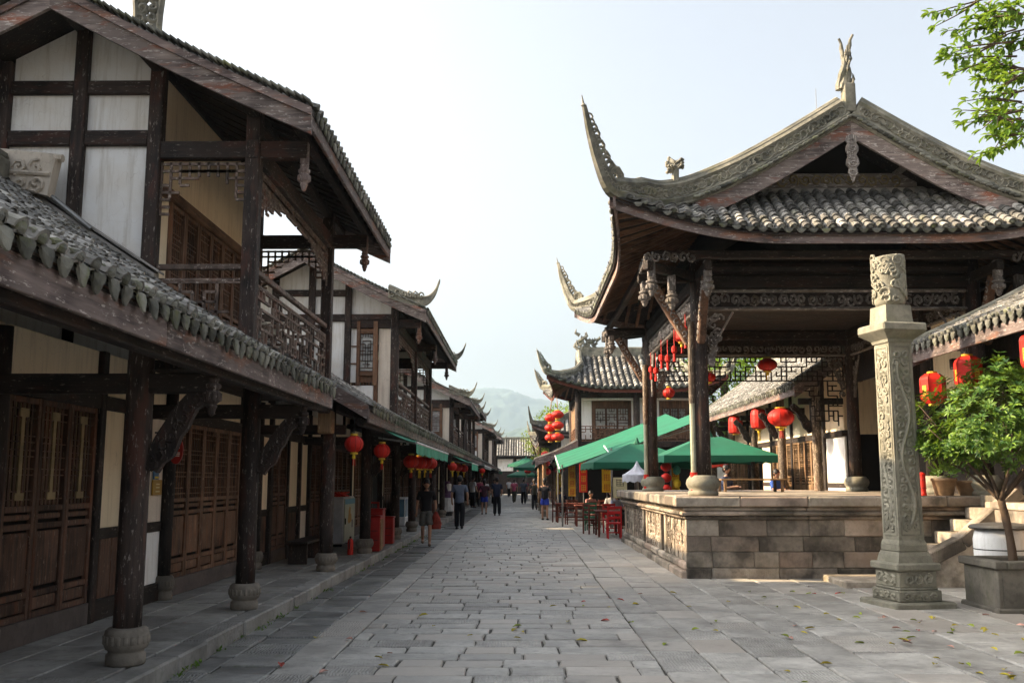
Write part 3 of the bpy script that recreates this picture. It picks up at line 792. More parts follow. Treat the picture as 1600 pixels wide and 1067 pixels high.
# ------------------------------------------------------------------ upper storeys of the left row
XR, SL, XE = -5.5, .497, -2.40
def upper_block(root, y0, y1, zo=0.0, tips=False, enclosed=False, lod=0, mid_finial=None, wk='post', xo=0.0, gable_k='barge'):
    zs = lambda x: 7.42+zo-SL*abs(x-XR)-.05*math.sin(math.pi*min(1, abs(x-XR)/3.1))
    ya, yb = y0-.8, y1+1.2
    xs = [XE+xo+(XR-XE)*i/8 for i in range(9)]          # eave -> ridge, in building space (xo shifts the whole block)
    X = lambda x: x+xo
    zx = lambda x: zs(x)
    px = [XE+(XR-XE)*i/8 for i in range(9)]
    pathS = [V((X(x), 0, zx(x))) for x in px]; pathN = [V((X(2*XR-x), 0, zx(x))) for x in px]
    for path, nm in ((pathS, 'roof'), (pathN, 'rear_roof')):
        mb = MB(); mb.slab([[p+V((0, y, -.012)) for p in path] for y in (ya, yb)], (0, 0, -.03)); r_ = mb.build(nm, TILE_BASE, root)
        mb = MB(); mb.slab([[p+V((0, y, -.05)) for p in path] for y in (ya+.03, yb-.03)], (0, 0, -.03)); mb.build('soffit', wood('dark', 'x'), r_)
        if nm == 'roof': roof = r_
        far = MB(); n = int((yb-ya)/PITCH_T); rg_ = random.Random(int(y0*3))
        for i in range(n):
            y = ya+.1+i*PITCH_T
            if nm == 'roof' and lod == 0: inst(rg_.choice(row_variants(('up', round(zo, 2), xo), pathS)), 'tile_row', roof, (0, y, 0))
            else: plain_row(far, [p+V((0, y, 0)) for p in path], (0, 1, 0), .062)
            if nm == 'roof' and lod < 2:
                e = pathS[0]
                inst(CAPT, 'eave_tile', roof, (e.x+.02, y, e.z+.045), (rg_.uniform(-.05, .05), rg_.uniform(-.15, .15), 0))
                inst(DRIP, 'eave_tile', roof, (e.x+.012, y+PITCH_T/2, e.z-.012), (rg_.uniform(-.05, .05), rg_.uniform(-.1, .2), 0))
        if far.f: far.build('tile_rows', TILE, r_, kind='stuff')
    # verge: bargeboards with a trim board and a row of small tiles like a rope
    for yv, sg in ((ya, -1), (yb, 1)):
        for path in (pathS, pathN):
            mb = MB(); mb.slab([[p+V((0, yv, -.03)) for p in path], [p+V((0, yv, -.33)) for p in path]], (0, sg*.05, 0)); mb.build('bargeboard', wood(gable_k, 'x'), roof)
            mb = MB(); mb.slab([[p+V((0, yv+sg*.053, -.02)) for p in path], [p+V((0, yv+sg*.053, -.115)) for p in path]], (0, sg*.03, 0)); mb.build('bargeboard_trim', wood('fascia', 'x'), roof)
            mb = MB(); P = resample([p+V((0, yv+sg*.03, .02)) for p in path], .10); rg_ = random.Random(4)
            for a, b in zip(P, P[1:]):
                d = (b-a).normalized(); mb.tint = rg_.random()
                mb.obox((a+b)/2+V((0, sg*.035, .02)), d*.062+V((0, 0, .016)), V((0, .085, 0)), V((0, 0, .020)), .012)
            mb.build('verge_tiles', EAVE_T, roof)
    # ridge
    mb = MB(); mb.box(X(XR)-.09, X(XR)+.09, ya, yb, zs(XR)-.02, zs(XR)+.22, .02); mb.tube([(X(XR), ya-.03, zs(XR)+.26), (X(XR), yb+.03, zs(XR)+.26)], .075, 8)
    rid = mb.build('ridge', RIDGE, roof)
    if mid_finial:
        y = mid_finial; mb = MB(); rg_ = random.Random(11); z = zs(XR)+.3
        mb.box(X(XR)-.10, X(XR)+.10, y-.24, y+.24, z-.04, z+.10, .02)
        scrolls(mb, (X(XR)-.17, y, z+.06), (1, 0, 0), (0, 0, 1), .34, 2.0, .17, .040, rg_, 6)
        for sx in (-1, 1): mb.tube(spline([(X(XR)+sx*.18, y, z), (X(XR)+sx*.17, y, z+.6), (X(XR)+sx*.20, y, z+1.2), (X(XR)+sx*.12, y, z+1.9), (X(XR), y, z+2.3)], 4), [.05]*16+[.03], 6)
        mb.build('ridge_finial', RIDGE, rid)
    if tips:                                            # flying corner tips
        for yt, sg in ((ya, -1), (yb, 1)):
            e = pathS[0]; mb = MB()
            base = spline([e+V((-.95, yt, .34)), e+V((-.5, yt, .19)), e+V((-.05, yt+sg*.02, .14)), e+V((.20, yt+sg*.06, .36)), e+V((.34, yt+sg*.10, .74))], 5)
            m_ = len(base); hs = [lerp(.26, .02, (i/(m_-1))**1.4) for i in range(m_)]; th = [lerp(.11, .02, i/(m_-1)) for i in range(m_)]
            mb.slab([[p+V((0, -t, -.05)) for p, t in zip(base, th)], [p+V((0, -t, h_)) for p, h_, t in zip(base, hs, th)]], (0, .13, 0))
            mb.tube([p+V((0, 0, h_)) for p, h_ in zip(base, hs)], [max(.012, t*.55) for t in th], 6)
            tp = mb.build('corner_tip', RIDGE, roof)
            mb = MB(); scrolls(mb, base[0]+V((0, -sg*0+(-.12 if sg < 0 else .14), -.02)), (1, -.0, -.12), (0, 0, 1), .9, .22, .15, .02, random.Random(2), 4); mb.build('corner_carving', RIDGE, tp)
    # fascia and eave purlin
    e = pathS[0]
    mb = MB(); mb.box(e.x-.05, e.x-.01, ya, yb, e.z-.235, e.z-.02, .006); mb.build('fascia_board', wood('fascia', 'y'), roof)
    beam(root, (X(-2.66), y0-.4, zx(-2.66)-.16), (X(-2.66), y1+.7, zx(-2.66)-.16), .11, .14, 'dark', 'eave_purlin')
    for x in (-3.28, -4.5, -5.5, -6.5): beam(root, (X(x), ya+.06, zx(x)-.16), (X(x), yb-.06, zx(x)-.16), .13, .15, 'dark', 'purlin')
    if lod == 0:
        m_ = MB(); m_.bar(V((X(-2.5), 0, zx(-2.5)-.105)), V((X(-5.3), 0, zx(-5.3)-.105)), .055, .06); me = m_.mesh('rafter', wood('dark', 'x'))
        y = ya+.25
        while y < yb-.2: inst(me, 'rafter', roof, (0, y, 0)); y += .36
    # gable walls: posts, rails and plaster
    zb0, zb1, zc0, zc1 = 5.71+zo, 5.90+zo, 6.37+zo, 6.54+zo; zf = 3.0
    for yg, sg in ((y0, -1), (y1, 1)):
        xsP = [-4.5, -5.45, -6.4, -7.5]
        if enclosed: xsP = [-3.28]+xsP
        for x in xsP: post(root, X(x), yg, low_at(x)-.05 if x > -6.1 else 3.0, zx(x)-.14, .17 if x != -3.28 else .2, wk)
        for xa, xb in zip(xsP, xsP[1:]):
            for (a, b) in ((zb0, zb1), (zc0, zc1)):
                if a > min(zx(xa), zx(xb))-.25: continue
                beam(root, (X(xa)-.085, yg, (a+b)/2), (X(xb)+.085, yg, (a+b)/2), .13, b-a, wk, 'rail')
            cells = [(zf, zb0), (zb1, zc0), (zc1, None)]
            if zc0 > min(zx(xa), zx(xb))-.25: cells = [(zf, zb0), (zb1, None)]
            for (a, b) in cells:
                x0_, x1_ = xb+.085, xa-.085
                if enclosed and xa == -3.28 and b == zb0: continue
                xm = [x0_, x1_]+([XR] if x0_ < XR < x1_ else [])
                top = (lambda x: zx(x)-.13) if b is None else (lambda x: b)
                poly = [(x0_, a), (x1_, a), (x1_, max(a+.02, top(x1_)))]+([(XR, top(XR))] if len(xm) > 2 else [])+[(x0_, max(a+.02, top(x0_)))]
                mb = MB(); mb.prism([(p_, q_) for p_, q_ in poly], (xo, yg-sg*.03, 0), (1, 0, 0), (0, 0, 1), .05); mb.build('plaster_panel', WHITE, root)
        if enclosed and sg < 0:
            z = zo; xa, xb = -3.38, -4.415
            def pn(a, b, c, d, mat, nm='plaster_panel', th=.05, yy=.03, par=None):
                mb = MB(); mb.box(X(a), X(b), yg+yy-th/2, yg+yy+th/2, c, d, .004); return mb.build(nm, mat, par or root)
            pn(-3.70, -3.38, 3.2, zb0, PINKW); pn(-4.415, -3.82, 3.2, 4.05+z, WHITE); pn(-4.415, -4.26, 4.13+z, zb0, WHITE)
            f = pn(-4.26, -3.74, 4.13+z, zb0-.02, wood('brown', 'z'), 'window', .04, .02)
            for a, b in ((-4.26, -4.17), (-3.83, -3.72)): pn(a, b, 4.05+z, zb0, wood('brown', 'z'), 'window_frame', .12, -.02, f)
            pn(-4.17, -3.83, 5.40+z, 5.50+z, wood('brown', 'x'), 'window_frame', .10, -.02, f); pn(-4.17, -3.83, 4.30+z, 4.40+z, wood('brown', 'x'), 'window_frame', .10, -.02, f)
            pn(-4.165, -3.835, 4.42+z, 5.38+z, plain('window_paper', (.55, .56, .54), .6, 0, .2, 4), 'pane', .02, -.012, f)
            mb = MB(); fret(mb, (X(-4.165), yg-.045, 4.42+z), (1, 0, 0), (0, 0, 1), (0, 1, 0), .33, .96, 5, 11, .014, .02, random.Random(8), .62); mb.build('lattice', wood('door', 'z'), f)
            post(root, X(-3.76), yg, 3.2, zb0, .09, 'brown', 'stud')
            for zz in (5.05, 4.6): pn(-4.415, -4.27, zz+z, zz+z+.03, wood('brown', 'x'), 'rail', .06, 0)
    # street-side wall of the room, gallery posts, rails and fretwork
    zt = zx(-4.45)-.15; za = 3.05; W_ = []
    mb = MB(); mb.box(X(-4.52), X(-4.46), y0+.09, y1-.09, 5.2+zo, zt, .004); mb.build('plaster_panel', CREAM, root)
    mb = MB(); mb.box(X(-4.52), X(-4.46), y0+.09, y0+.42, za, 5.2+zo, .004); mb.build('plaster_panel', CREAM, root)
    mb = MB(); mb.box(X(-4.52), X(-4.46), y1-.42, y1-.09, za, 5.2+zo, .004); mb.build('plaster_panel', CREAM, root)
    beam(root, (X(-4.44), y0+.1, 5.2+zo), (X(-4.44), y1-.1, 5.2+zo), .12, .14, 'brown', 'head_beam')
    nl = max(3, round((y1-y0-.84)/.55)); rg_ = random.Random(31)
    if lod < 2:
        for i in range(nl): door_leaf(root, X(-4.47), 1, y0+.42+(y1-y0-.84)*i/nl, y0+.42+(y1-y0-.84)*(i+1)/nl, za, 5.13+zo, 'brown', rg_, False, lod == 0)
    else:
        mb = MB(); mb.box(X(-4.50), X(-4.45), y0+.42, y1-.42, za, 5.13+zo); mb.build('screen', wood('door', 'z'), root)
    mb = MB(); mb.box(X(-4.46), X(-3.16), y0-.05, y1+.05, 2.95, 3.06, .01); mb.build('gallery_floor', wood('dark', 'y'), root)
    beam(root, (X(-3.28), y0-.1, 5.64+zo), (X(-3.28), y1+.1, 5.64+zo), .15, .24, wk, 'gallery_beam')
    ps = [y0, y1] if y1-y0 < 5.2 else [y0, (y0+y1)/2, y1]
    for i, y in enumerate(ps):
        if not (enclosed and y == y0): post(root, X(-3.28), y, 2.75, zx(-3.28)-.14, .18, wk, 'gallery_post')
        beam(root, (X(-4.5), y, 5.645+zo), (X(-2.62), y, 5.645+zo), .13, .22, wk, 'gallery_beam')
        if lod < 2: inst(PEND_G, 'pendant', root, (X(-2.66), y, 5.13+zo))
    def rail(o, u, w_, seed, ends=True):
        mb = MB(); o = V(o); u = V(u); nr = u.cross(V((0, 0, 1)))
        mb.bar(o+V((0, 0, 4.19)), o+u*w_+V((0, 0, 4.19)), .07, .07, (0, 0, 1), .01); r_ = mb.build('railing', wood('rail', 'n'), root)
        for z, t in ((4.03, .045), (3.26, .05)): m_ = MB(); m_.bar(o+V((0, 0, z)), o+u*w_+V((0, 0, z)), t, t, (0, 0, 1), .01); m_.build('rail', wood('rail', 'n'), r_)
        mb = MB(); nx = max(6, round(w_/.145)); fret(mb, o+V((0, 0, 3.28)), u, (0, 0, 1), nr, w_, .73, nx, 6, .032, .034, random.Random(seed), .56); mb.build('railing_fret', wood('rail', 'n'), r_)
    def hang(o, u, w_, seed):
        mb = MB(); o = V(o); u = V(u); nr = u.cross(V((0, 0, 1))); zt_ = 5.50+zo; c = .105
        n = int(w_/c); rr = random.Random(seed)
        for z in (0, -.09): mb.bar(o+V((0, 0, zt_+z-.02)), o+u*w_+V((0, 0, zt_+z-.02)), .030, .030)
        for i in range(n+1):
            t = abs(i/n-.5)*2; d = .16+.46*max(0, (t-.30)/.70)**1.2
            k = max(1, round(d/.09))
            mb.bar(o+u*(w_*i/n)+V((0, 0, zt_)), o+u*(w_*i/n)+V((0, 0, zt_-.09*k)), .030, .030, u)
            for m in range(1, k+1):
                if i < n and rr.random() < .74: mb.bar(o+u*(w_*i/n)+V((0, 0, zt_-.09*m-.02)), o+u*(w_*(i+(1 if t > .2 else 1))/n)+V((0, 0, zt_-.09*m-.02)), .030, .030)
        mb.build('hanging_fret', wood('rail', 'n'), root)
    for a, b in zip(ps, ps[1:]):
        if lod < 2: rail((X(-3.28), a+.09, zo*0), (0, 1, 0), b-a-.18, int(a*5)); hang((X(-3.28), a+.09, 0), (0, 1, 0), b-a-.18, int(a*3))
        else: rail((X(-3.28), a+.09, 0), (0, 1, 0), b-a-.18, 3)
    for y in (y0, y1):
        if enclosed and y == y0: continue
        if lod < 2: rail((X(-4.41), y, 0), (1, 0, 0), 1.04, 5); hang((X(-4.41), y, 0), (1, 0, 0), 1.04, 6)
    # a dark room behind the doors
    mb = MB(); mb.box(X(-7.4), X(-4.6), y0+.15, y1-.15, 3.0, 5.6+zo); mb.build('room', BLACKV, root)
    return roof

# ------------------------------------------------------------------ house A (nearest)
A = thing('timber_house', (-4.6, 8, 0), 'nearest timber house on the left with balcony, white gable wall and dark lattice doors', 'house')
for y in (4.2, 8.19, 11.61): arcade_bay(A, y)
column(A, -3.28, 16.36, .15, 2.95)
for y in (8.35, 12.5, 16.75): column(A, -4.58, y, .15, 3.0, .085, 'dark')
facade(A, -4.65, 1, [('door', 6.1, 8.45, 4, 'door', True), ('door', 8.55, 10.38, 3, 'door', True), ('post', 10.38, 10.52), ('plaster', 10.52, 11.15, CREAM, 'planks'), ('post', 11.15, 11.3), ('plaster', 11.3, 11.75, CREAM),
                  ('post', 11.75, 11.85), ('plaster', 11.85, 12.62, PINKW), ('post', 12.62, 12.72), ('door', 12.72, 15.75, 5, 'brown'), ('post', 15.75, 15.9), ('plaster', 15.9, 16.6, CREAM)], seed=2)
roofA = lean_roof(A, 3.4, 12.55, [(11.25, 13)])
upper_block(A, 11.3, 15.85, 0.0, False, False, 0, 13.25)
# balcony floor carried past the arcade roof
beam(A, (-3.28, 12.4, 2.86), (-3.28, 16.5, 2.86), .16, .2, 'dark', 'floor_beam')
beam(A, (-4.6, 16.36, 2.5), (-3.0, 16.36, 2.5), .12, .16, 'dark', 'tie_beam')
mb = MB(); mb.box(-3.40, -3.16, 15.95, 16.20, 2.42, 2.80, .02); mb.build('lamp_box', wood('warm', 'z'), A)
# mortar flashing and the carved ridge end where the low roof meets the gable
mb = MB(); P = [V((x, 11.16, low_at(x)+.10)) for x in (-4.35, -4.7, -5.1, -5.5, -5.85)]
mb.slab([[p+V((0, -.09, .03)) for p in P], [p+V((0, .06, .06)) for p in P]], (0, 0, -.14)); fl = mb.build('flashing', GREYM, roofA)
P = resample([V((x, 11.16, low_at(x)+.10)) for x in (-4.3, -4.7, -5.1, -5.5, -5.9)], .24)
for a, b in zip(P, P[1:]):
    mb = MB(); mb.tint = rnd.random(); d = (b-a).normalized(); mb.obox((a+b)/2+V((0, -.01, .085)), d*.125, V((0, .105, 0)), V((0, 0, .014)), .006); mb.build('flashing_tile', GREYM, fl)
mb = MB(); mb.slab([[V((-5.62, 11.1, 4.98)), V((-6.3, 11.1, 5.16)), V((-7.2, 11.1, 5.2))], [V((-5.55, 11.1, 5.44)), V((-6.3, 11.1, 5.52)), V((-7.2, 11.1, 5.56))]], (0, -.16, 0))
mb.tube([(-5.50, 11.02, 5.46), (-6.2, 11.02, 5.53), (-7.2, 11.02, 5.6)], [.05, .055, .06], 7); mb.tube([(-5.6, 10.93, 5.24), (-6.2, 10.93, 5.28), (-7.2, 10.93, 5.33)], .028, 6)
cr = mb.build('ridge_end', plaster('plaster_worn', (.56, .50, .42), (.30, .25, .19), .6), roofA)
mb = MB(); scrolls(mb, (-6.9, 10.93, 5.05), (1, .0, -.03), (0, 0, 1), 1.25, .42, .20, .022, random.Random(4), 5); mb.build('carving', plaster('plaster_worn', (1, 1, 1), (1, 1, 1)), cr)
mb = MB(); mb.tube([(-5.62, 11.05, 5.0), (-5.12, 11.05, 4.60)], .032, 8); mb.build('drain_pipe', STEEL, A)
# rear half of the single-storey roof and its ridge
mb = MB(); mb.slab([[V((-6.15, y, 5.13)), V((-9.6, y, 3.1))] for y in (3.4, 11.2)], (0, 0, -.05)); mb.build('rear_roof', TILE_BASE, A)
mb = MB(); mb.box(-6.27, -6.05, 3.4, 10.9, 5.08, 5.40, .03); mb.tube([(-6.16, 3.4, 5.43), (-6.16, 10.9, 5.43)], .08, 8); mb.build('ridge', RIDGE, roofA)
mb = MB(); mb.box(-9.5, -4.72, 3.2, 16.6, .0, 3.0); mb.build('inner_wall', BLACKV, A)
# unseen roofed block, added out of frame only to shade the square
mb = MB(); mb.box(-15.0, -10.0, 7.9, 11.0, 0, 10.8); sblk = mb.build('shade_block', WHITE, A)
mb = MB(); mb.slab([[V((-9.2, y, 10.5)), V((-12.5, y, 12.8)), V((-15.8, y, 10.5))] for y in (7.5, 11.4)], (0, 0, -.14)); mb.build('shade_block_roof', TILE, sblk)
# ------------------------------------------------------------------ house B
B = thing('timber_house', (-4.6, 25, 0), 'second timber house on the left, with a small brown lattice window in its gable', 'house')
for y in (20.33, 25.15, 28.9, 33.0): arcade_bay(B, y, True, True, 0 if y < 26 else 1)
facade(B, -4.65, 1, [('post', 16.6, 16.75), ('plaster', 16.75, 17.6, CREAM, 'planks'), ('post', 17.6, 17.75), ('door', 17.75, 18.9, 2), ('post', 18.9, 19.0), ('plaster', 19.0, 19.9, CREAM, 'planks'), ('post', 19.9, 20.02), ('plaster', 20.02, 20.8, CREAM), ('post', 20.8, 20.95),
                  ('door', 20.95, 22.1, 2), ('post', 22.1, 22.2), ('plaster', 22.2, 23.4, CREAM), ('post', 23.4, 23.55), ('door', 23.55, 25.9, 4), ('post', 25.9, 26.05), ('plaster', 26.05, 26.6, CREAM), ('door', 26.6, 29.5, 5, 'brown'), ('post', 29.5, 29.65), ('dark', 29.65, 31.6), ('post', 31.6, 31.75), ('plaster', 31.75, 32.3, CREAM), ('door', 32.3, 34.6, 4)], seed=4)
roofB = lean_roof(B, 15.62, 34.9, [(24.45, 34.6)])
upper_block(B, 24.5, 33.6, 0.0, True, True, 1, None)
mb = MB(); mb.slab([[V((-2.5, 15.58, 2.86)), V((-4.4, 15.58, 3.96))], [V((-2.5, 15.58, 2.62)), V((-4.4, 15.58, 3.72))]], (0, .05, 0)); mb.build('end_board', wood('fascia', 'x'), roofB)
mb = MB(); mb.slab([[V((-6.15, y, 5.13)), V((-9.6, y, 3.1))] for y in (16.2, 24.3)], (0, 0, -.05)); mb.build('rear_roof', TILE_BASE, B)
mb = MB(); mb.box(-6.27, -6.05, 15.7, 24.3, 5.08, 5.36, .03); mb.build('ridge', RIDGE, roofB)
mb = MB(); mb.box(-9.5, -4.72, 16.8, 34.8, 0, 3.0); mb.build('inner_wall', BLACKV, B)
# ------------------------------------------------------------------ houses further down the left side
def far_house(name, label, y0, y1, u0, u1, zo, xo=0.0, lod=2, seed=1, tall=None):
    h = thing(name, (-4.6, (y0+y1)/2, 0), label, 'house')
    y = y0+.6
    while y < y1: arcade_bay(h, y, False, True, lod if y > 48 else 1); y += 4.2
    rr = random.Random(seed); segs = []; y = y0
    while y < y1-.3:
        l = min(rr.uniform(1.6, 3.0), y1-y); segs += [('post', y, y+.14)]
        t = rr.choice(('plaster', 'door', 'dark', 'door')); yy = (y+.14, y+l)
        segs.append(('door', *yy, max(2, round(l/.7))) if t == 'door' else (t, *yy)); y += l
    facade(h, -4.65, 1, segs, seed=seed)
    lean_roof(h, y0, y1, [(u0-.1, u1+.3)], False, 1 if y0 < 40 else 2)
    upper_block(h, u0, u1, zo, True, True, 2, None, 'post', xo)
    mb = MB(); mb.box(-9.5, -4.72, y0, y1, 0, 3.0); mb.build('inner_wall', BLACKV, h)
    mb = MB(); mb.slab([[V((-6.15, y, 5.13)), V((-9.6, y, 3.1))] for y in (y0, y1)], (0, 0, -.05)); mb.build('rear_roof', TILE_BASE, h)
    return h
C = far_house('timber_house', 'third timber house on the left, pale gable behind the second house', 34.95, 56, 44.6, 53.2, -.55, 0, 2, 11)
D_ = far_house('timber_house', 'fourth timber house on the left, its curled eave tips above the awnings', 56.1, 74, 60, 70, .35, -.25, 2, 12)
E_ = far_house('timber_house', 'fifth timber house on the left, near the far end of the street', 74.1, 92, 79, 88, -.1, .1, 2, 13)
F_ = far_house('timber_house', 'last timber house on the left, beside the end building', 92.1, 112, 98, 108, .1, .3, 2, 14)

RW = thing('roof_weed', (-3.25, 7.1, 3.22), 'small yellow-green weed tuft growing on the near left tiled roof', 'weed', None, 0, True)
mb = MB(); q = random.Random(2)
for k in range(26):
    a = q.uniform(0, 6.28); d = V((math.cos(a)*.6, math.sin(a)*.6, q.uniform(.4, 1.2))).normalized(); L = q.uniform(.06, .13); s2 = V((-math.sin(a), math.cos(a), 0))*.016; mb.tint = q.random(); mb.add([V((0, 0, 0)), d*L*.6+s2, d*L, d*L*.6-s2], [(0, 1, 2, 3)])
mb.build('leaves', leafmat('roof_weed_leaf', (.10, .20, .02), (.26, .34, .03), .3), RW)
# ------------------------------------------------------------------ hip-and-gable roofs with flying corners
def hip_gable(root, cx, cy, A_, B_, axis, ze, k, gv, gw, h1, h2, Lm, Fl, Rc, tip, pitch, ridge_h, lod=0, tipz=1.2, crest=True):
    """ridge along q (world y if axis is 'y'), A_/B_ half widths to the flat eaves, gv verge plane, gw gable wall"""
    def W(p, q, z): return V((cx+p, cy+q, z)) if axis == 'y' else V((cx+q, cy+p, z))
    hh = lambda d: h1*d+h2*d*d
    sgn = lambda a: (a > 0)-(a < 0)
    def S(p, q, side, dz=0.0):
        dp, dq = A_-abs(p), B_-abs(q)
        wgt = (max(0, 1-dp/Rc)*max(0, 1-dq/Rc))**2.0
        z = ze+hh(dp if side else k*dq)+Lm*wgt+dz
        return W(p+sgn(p)*Fl*wgt, q+sgn(q)*Fl*wgt, z)
    dqm = B_-gw; sp = W(1, 0, 0)-W(0, 0, 0); sq = W(0, 1, 0)-W(0, 0, 0)
    mb = MB(); mbs = MB(); N = 36
    ts = [math.copysign(abs(-1+2*i/N)**.75, -1+2*i/N) for i in range(N+1)]
    for s in (-1, 1):
        rows = []
        for j in range(7):
            dq = dqm*j/6; rows.append([S(t*(A_-k*dq), s*(B_-dq), False) for t in ts])
        mb.slab(rows, (0, 0, -.04)); mbs.slab([[p-V((0, 0, .07)) for p in r] for r in rows], (0, 0, -.03))
        rows = []
        for j in range(13):
            dp = A_*j/12; qm = max(B_-dp/k, gv); rows.append([S(s*(A_-dp), t*qm, True) for t in ts])
        mb.slab(rows, (0, 0, -.04)); mbs.slab([[p-V((0, 0, .07)) for p in r] for r in rows], (0, 0, -.03))
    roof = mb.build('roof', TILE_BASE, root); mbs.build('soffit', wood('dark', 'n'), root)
    rg_ = random.Random(17); far = MB(); r = pitch*.35
    def emit(path, side, ob, on, lo):
        if lod == 0 and lo:
            m_ = MB(); tile_row(m_, path, side, r, .165, rg_, pitch/2); m_.build('tile_row', TILE, roof)
        elif lod < 2: tile_row(far, path, side, r, .165 if lod == 0 else .3, rg_, None if lod else pitch/2, 5 if lod == 0 else 4)
        else: plain_row(far, path, side, r)
        if lod < 2:
            a = math.atan2(on.y, on.x); e = path[0]
            inst(CAPT, 'eave_tile', roof, e+on*.02+V((0, 0, .04)), (0, rg_.uniform(-.1, .1), a), (1, pitch/.205*.9, 1))
            e2 = ob
            if e2 is not None: inst(DRIP, 'eave_tile', roof, e2+on*.015+V((0, 0, -.015)), (0, rg_.uniform(-.1, .15), a), (1, pitch/.205*1.05, .62))
    for s in (-1, 1):
        n = int(2*A_/pitch)
        for i in range(n+1):
            p = -A_+.07+i*(2*A_-.14)/n; dp = A_-abs(p); m = min(dp/k, dqm)
            if m < .12: continue
            path = [S(p, s*(B_-m*j/8), False) for j in range(9)]
            e2 = S(min(p+pitch/2, A_), s*B_, False)
            emit(path, sp, e2, sq*s, s < 0 or axis == 'x')
        n = int(2*B_/pitch)
        for i in range(n+1):
            q = -B_+.07+i*(2*B_-.14)/n; dq = B_-abs(q); m = A_ if abs(q) < gv else min(k*dq, A_)
            if m < .12: continue
            path = [S(s*(A_-m*j/12), q, True) for j in range(13)]
            emit(path, sq, S(s*A_, min(q+pitch/2, B_), True), sp*s, s < 0)
    if far.f: far.build('tile_rows', TILE, roof, kind='stuff')
    # fascia along the four eaves
    for s in (-1, 1):
        for fr in (True, False):
            pts = [S(t*A_, s*B_, False) if fr else S(s*A_, t*B_, True) for t in ts]
            inn = (sq if fr else sp)*(-s)*.05
            mb = MB(); mb.slab([[p+inn+V((0, 0, -.035)) for p in pts], [p+inn+V((0, 0, -.23)) for p in pts]], inn*.8)
            mb.build('fascia_board', wood('fascia' if axis == 'y' else 'red', 'x' if fr == (axis == 'y') else 'y'), roof)
            if lod < 2:
                m_ = MB(); nr = int(2*(A_ if fr else B_)/.26)
                for i in range(nr+1):
                    t = -1+2*(i+.5)/(nr+1)
                    L = 1.7
                    if fr: a = S(t*A_, s*(B_-.06), False, -.14); b = S(t*A_*(1-.0), s*(B_-min(L, max(.25, (A_-abs(t*A_))/k))), False, -.14)
                    else: a = S(s*(A_-.06), t*B_, True, -.14); b = S(s*(A_-min(L, max(.25, k*(B_-abs(t*B_))))), t*B_, True, -.14)
                    m_ = MB(); m_.bar(a, b, .07, .08); m_.build('rafter', wood('brown', 'x' if not fr else 'y'), roof)
    # verge and hip ridges that sweep into the flying tips
    for sp_ in (-1, 1):
        for sq_ in (-1, 1):
            pts = []
            for j in range(6):
                dp = lerp(A_, k*(B_-gv)+.25, j/5); pts.append(S(sp_*(A_-dp), sq_*gv, True))
            for t in (.8, .5, .22): dq = (B_-gv)*t; pts.append(S(sp_*(A_-k*dq), sq_*(B_-dq), False))
            c = S(sp_*A_, sq_*B_, False); tp = W(sp_*tip[0], sq_*tip[1], tip[2]); dv = tp-c; fl = V((dv.x, dv.y, 0))
            pts += [c+fl*.05+V((0, 0, .03)), c+fl*.48+V((0, 0, dv.z*.30)), c+fl*.80+V((0, 0, dv.z*.66)), tp]
            base = spline(pts, 5); m = len(base); cut = (len(pts)-4)*5
            hs = [ridge_h if i < cut-9 else lerp(ridge_h, .025, max(0, (i-cut+9)/(m-1-cut+9))**.75) for i in range(m)]
            th = [.09 if i < cut-4 else lerp(.09, .018, ((i-cut+4)/(m+3-cut))**.8) for i in range(m)]
            L0, L1 = [], []; N_ = []
            for i, p in enumerate(base):
                d = base[min(i+1, m-1)]-base[max(i-1, 0)]; d = V((d.x, d.y, 0)); d = d.normalized() if d.length > 1e-5 else V((1, 0, 0))
                N_.append(V((-d.y, d.x, 0)))
            # the band leans with the curve: height runs along the normal of the sweep
            U_ = []
            for i in range(m):
                d = (base[min(i+1, m-1)]-base[max(i-1, 0)]).normalized(); u = N_[i].cross(d); u = u if u.z > -.05 else -u
                U_.append(u.normalized())
            mb = MB()
            for sg in (-1, 1):
                mb.sheet([[base[i]+N_[i]*sg*th[i]-V((0, 0, .05)) for i in range(m)], [base[i]+N_[i]*sg*th[i]+U_[i]*hs[i] for i in range(m)]])
            mb.sheet([[base[i]-N_[i]*th[i]+U_[i]*hs[i] for i in range(m)], [base[i]+N_[i]*th[i]+U_[i]*hs[i] for i in range(m)]])
            mb.tube([base[i]+U_[i]*hs[i] for i in range(m)], [max(.018, t*.72) for t in th], 8)
            rb = mb.build('hip_ridge', RIDGE, roof)
            if lod < 2:
                mb = MB()
                for f in (.12, .80): mb.tube([base[i]+U_[i]*hs[i]*f+N_[i]*0 for i in range(m)], [t*1.22+.012 for t in th], 6, True)
                mb.build('ridge_moulding', RIDGE, rb)
                mb = MB(); rr = random.Random(5); i = 1
                while i < m-3:
                    for sg in (-1, 1):
                        c0 = base[i]+U_[i]*hs[i]*.46+N_[i]*sg*(th[i]+.006); d = (base[i+1]-base[i-1]).normalized(); q_ = hs[i]*.30; a0 = rr.uniform(0, 6.28); s2 = rr.choice((-1, 1))
                        mb.tube([c0+(d*math.cos(a0+s2*j*.8)*1.25+U_[i]*math.sin(a0+s2*j*.8))*q_*(1-j/10) for j in range(9)], max(.008, hs[i]*.055), 4)
                    i += 1
                mb.build('ridge_carving', RIDGE, rb, kind='stuff')
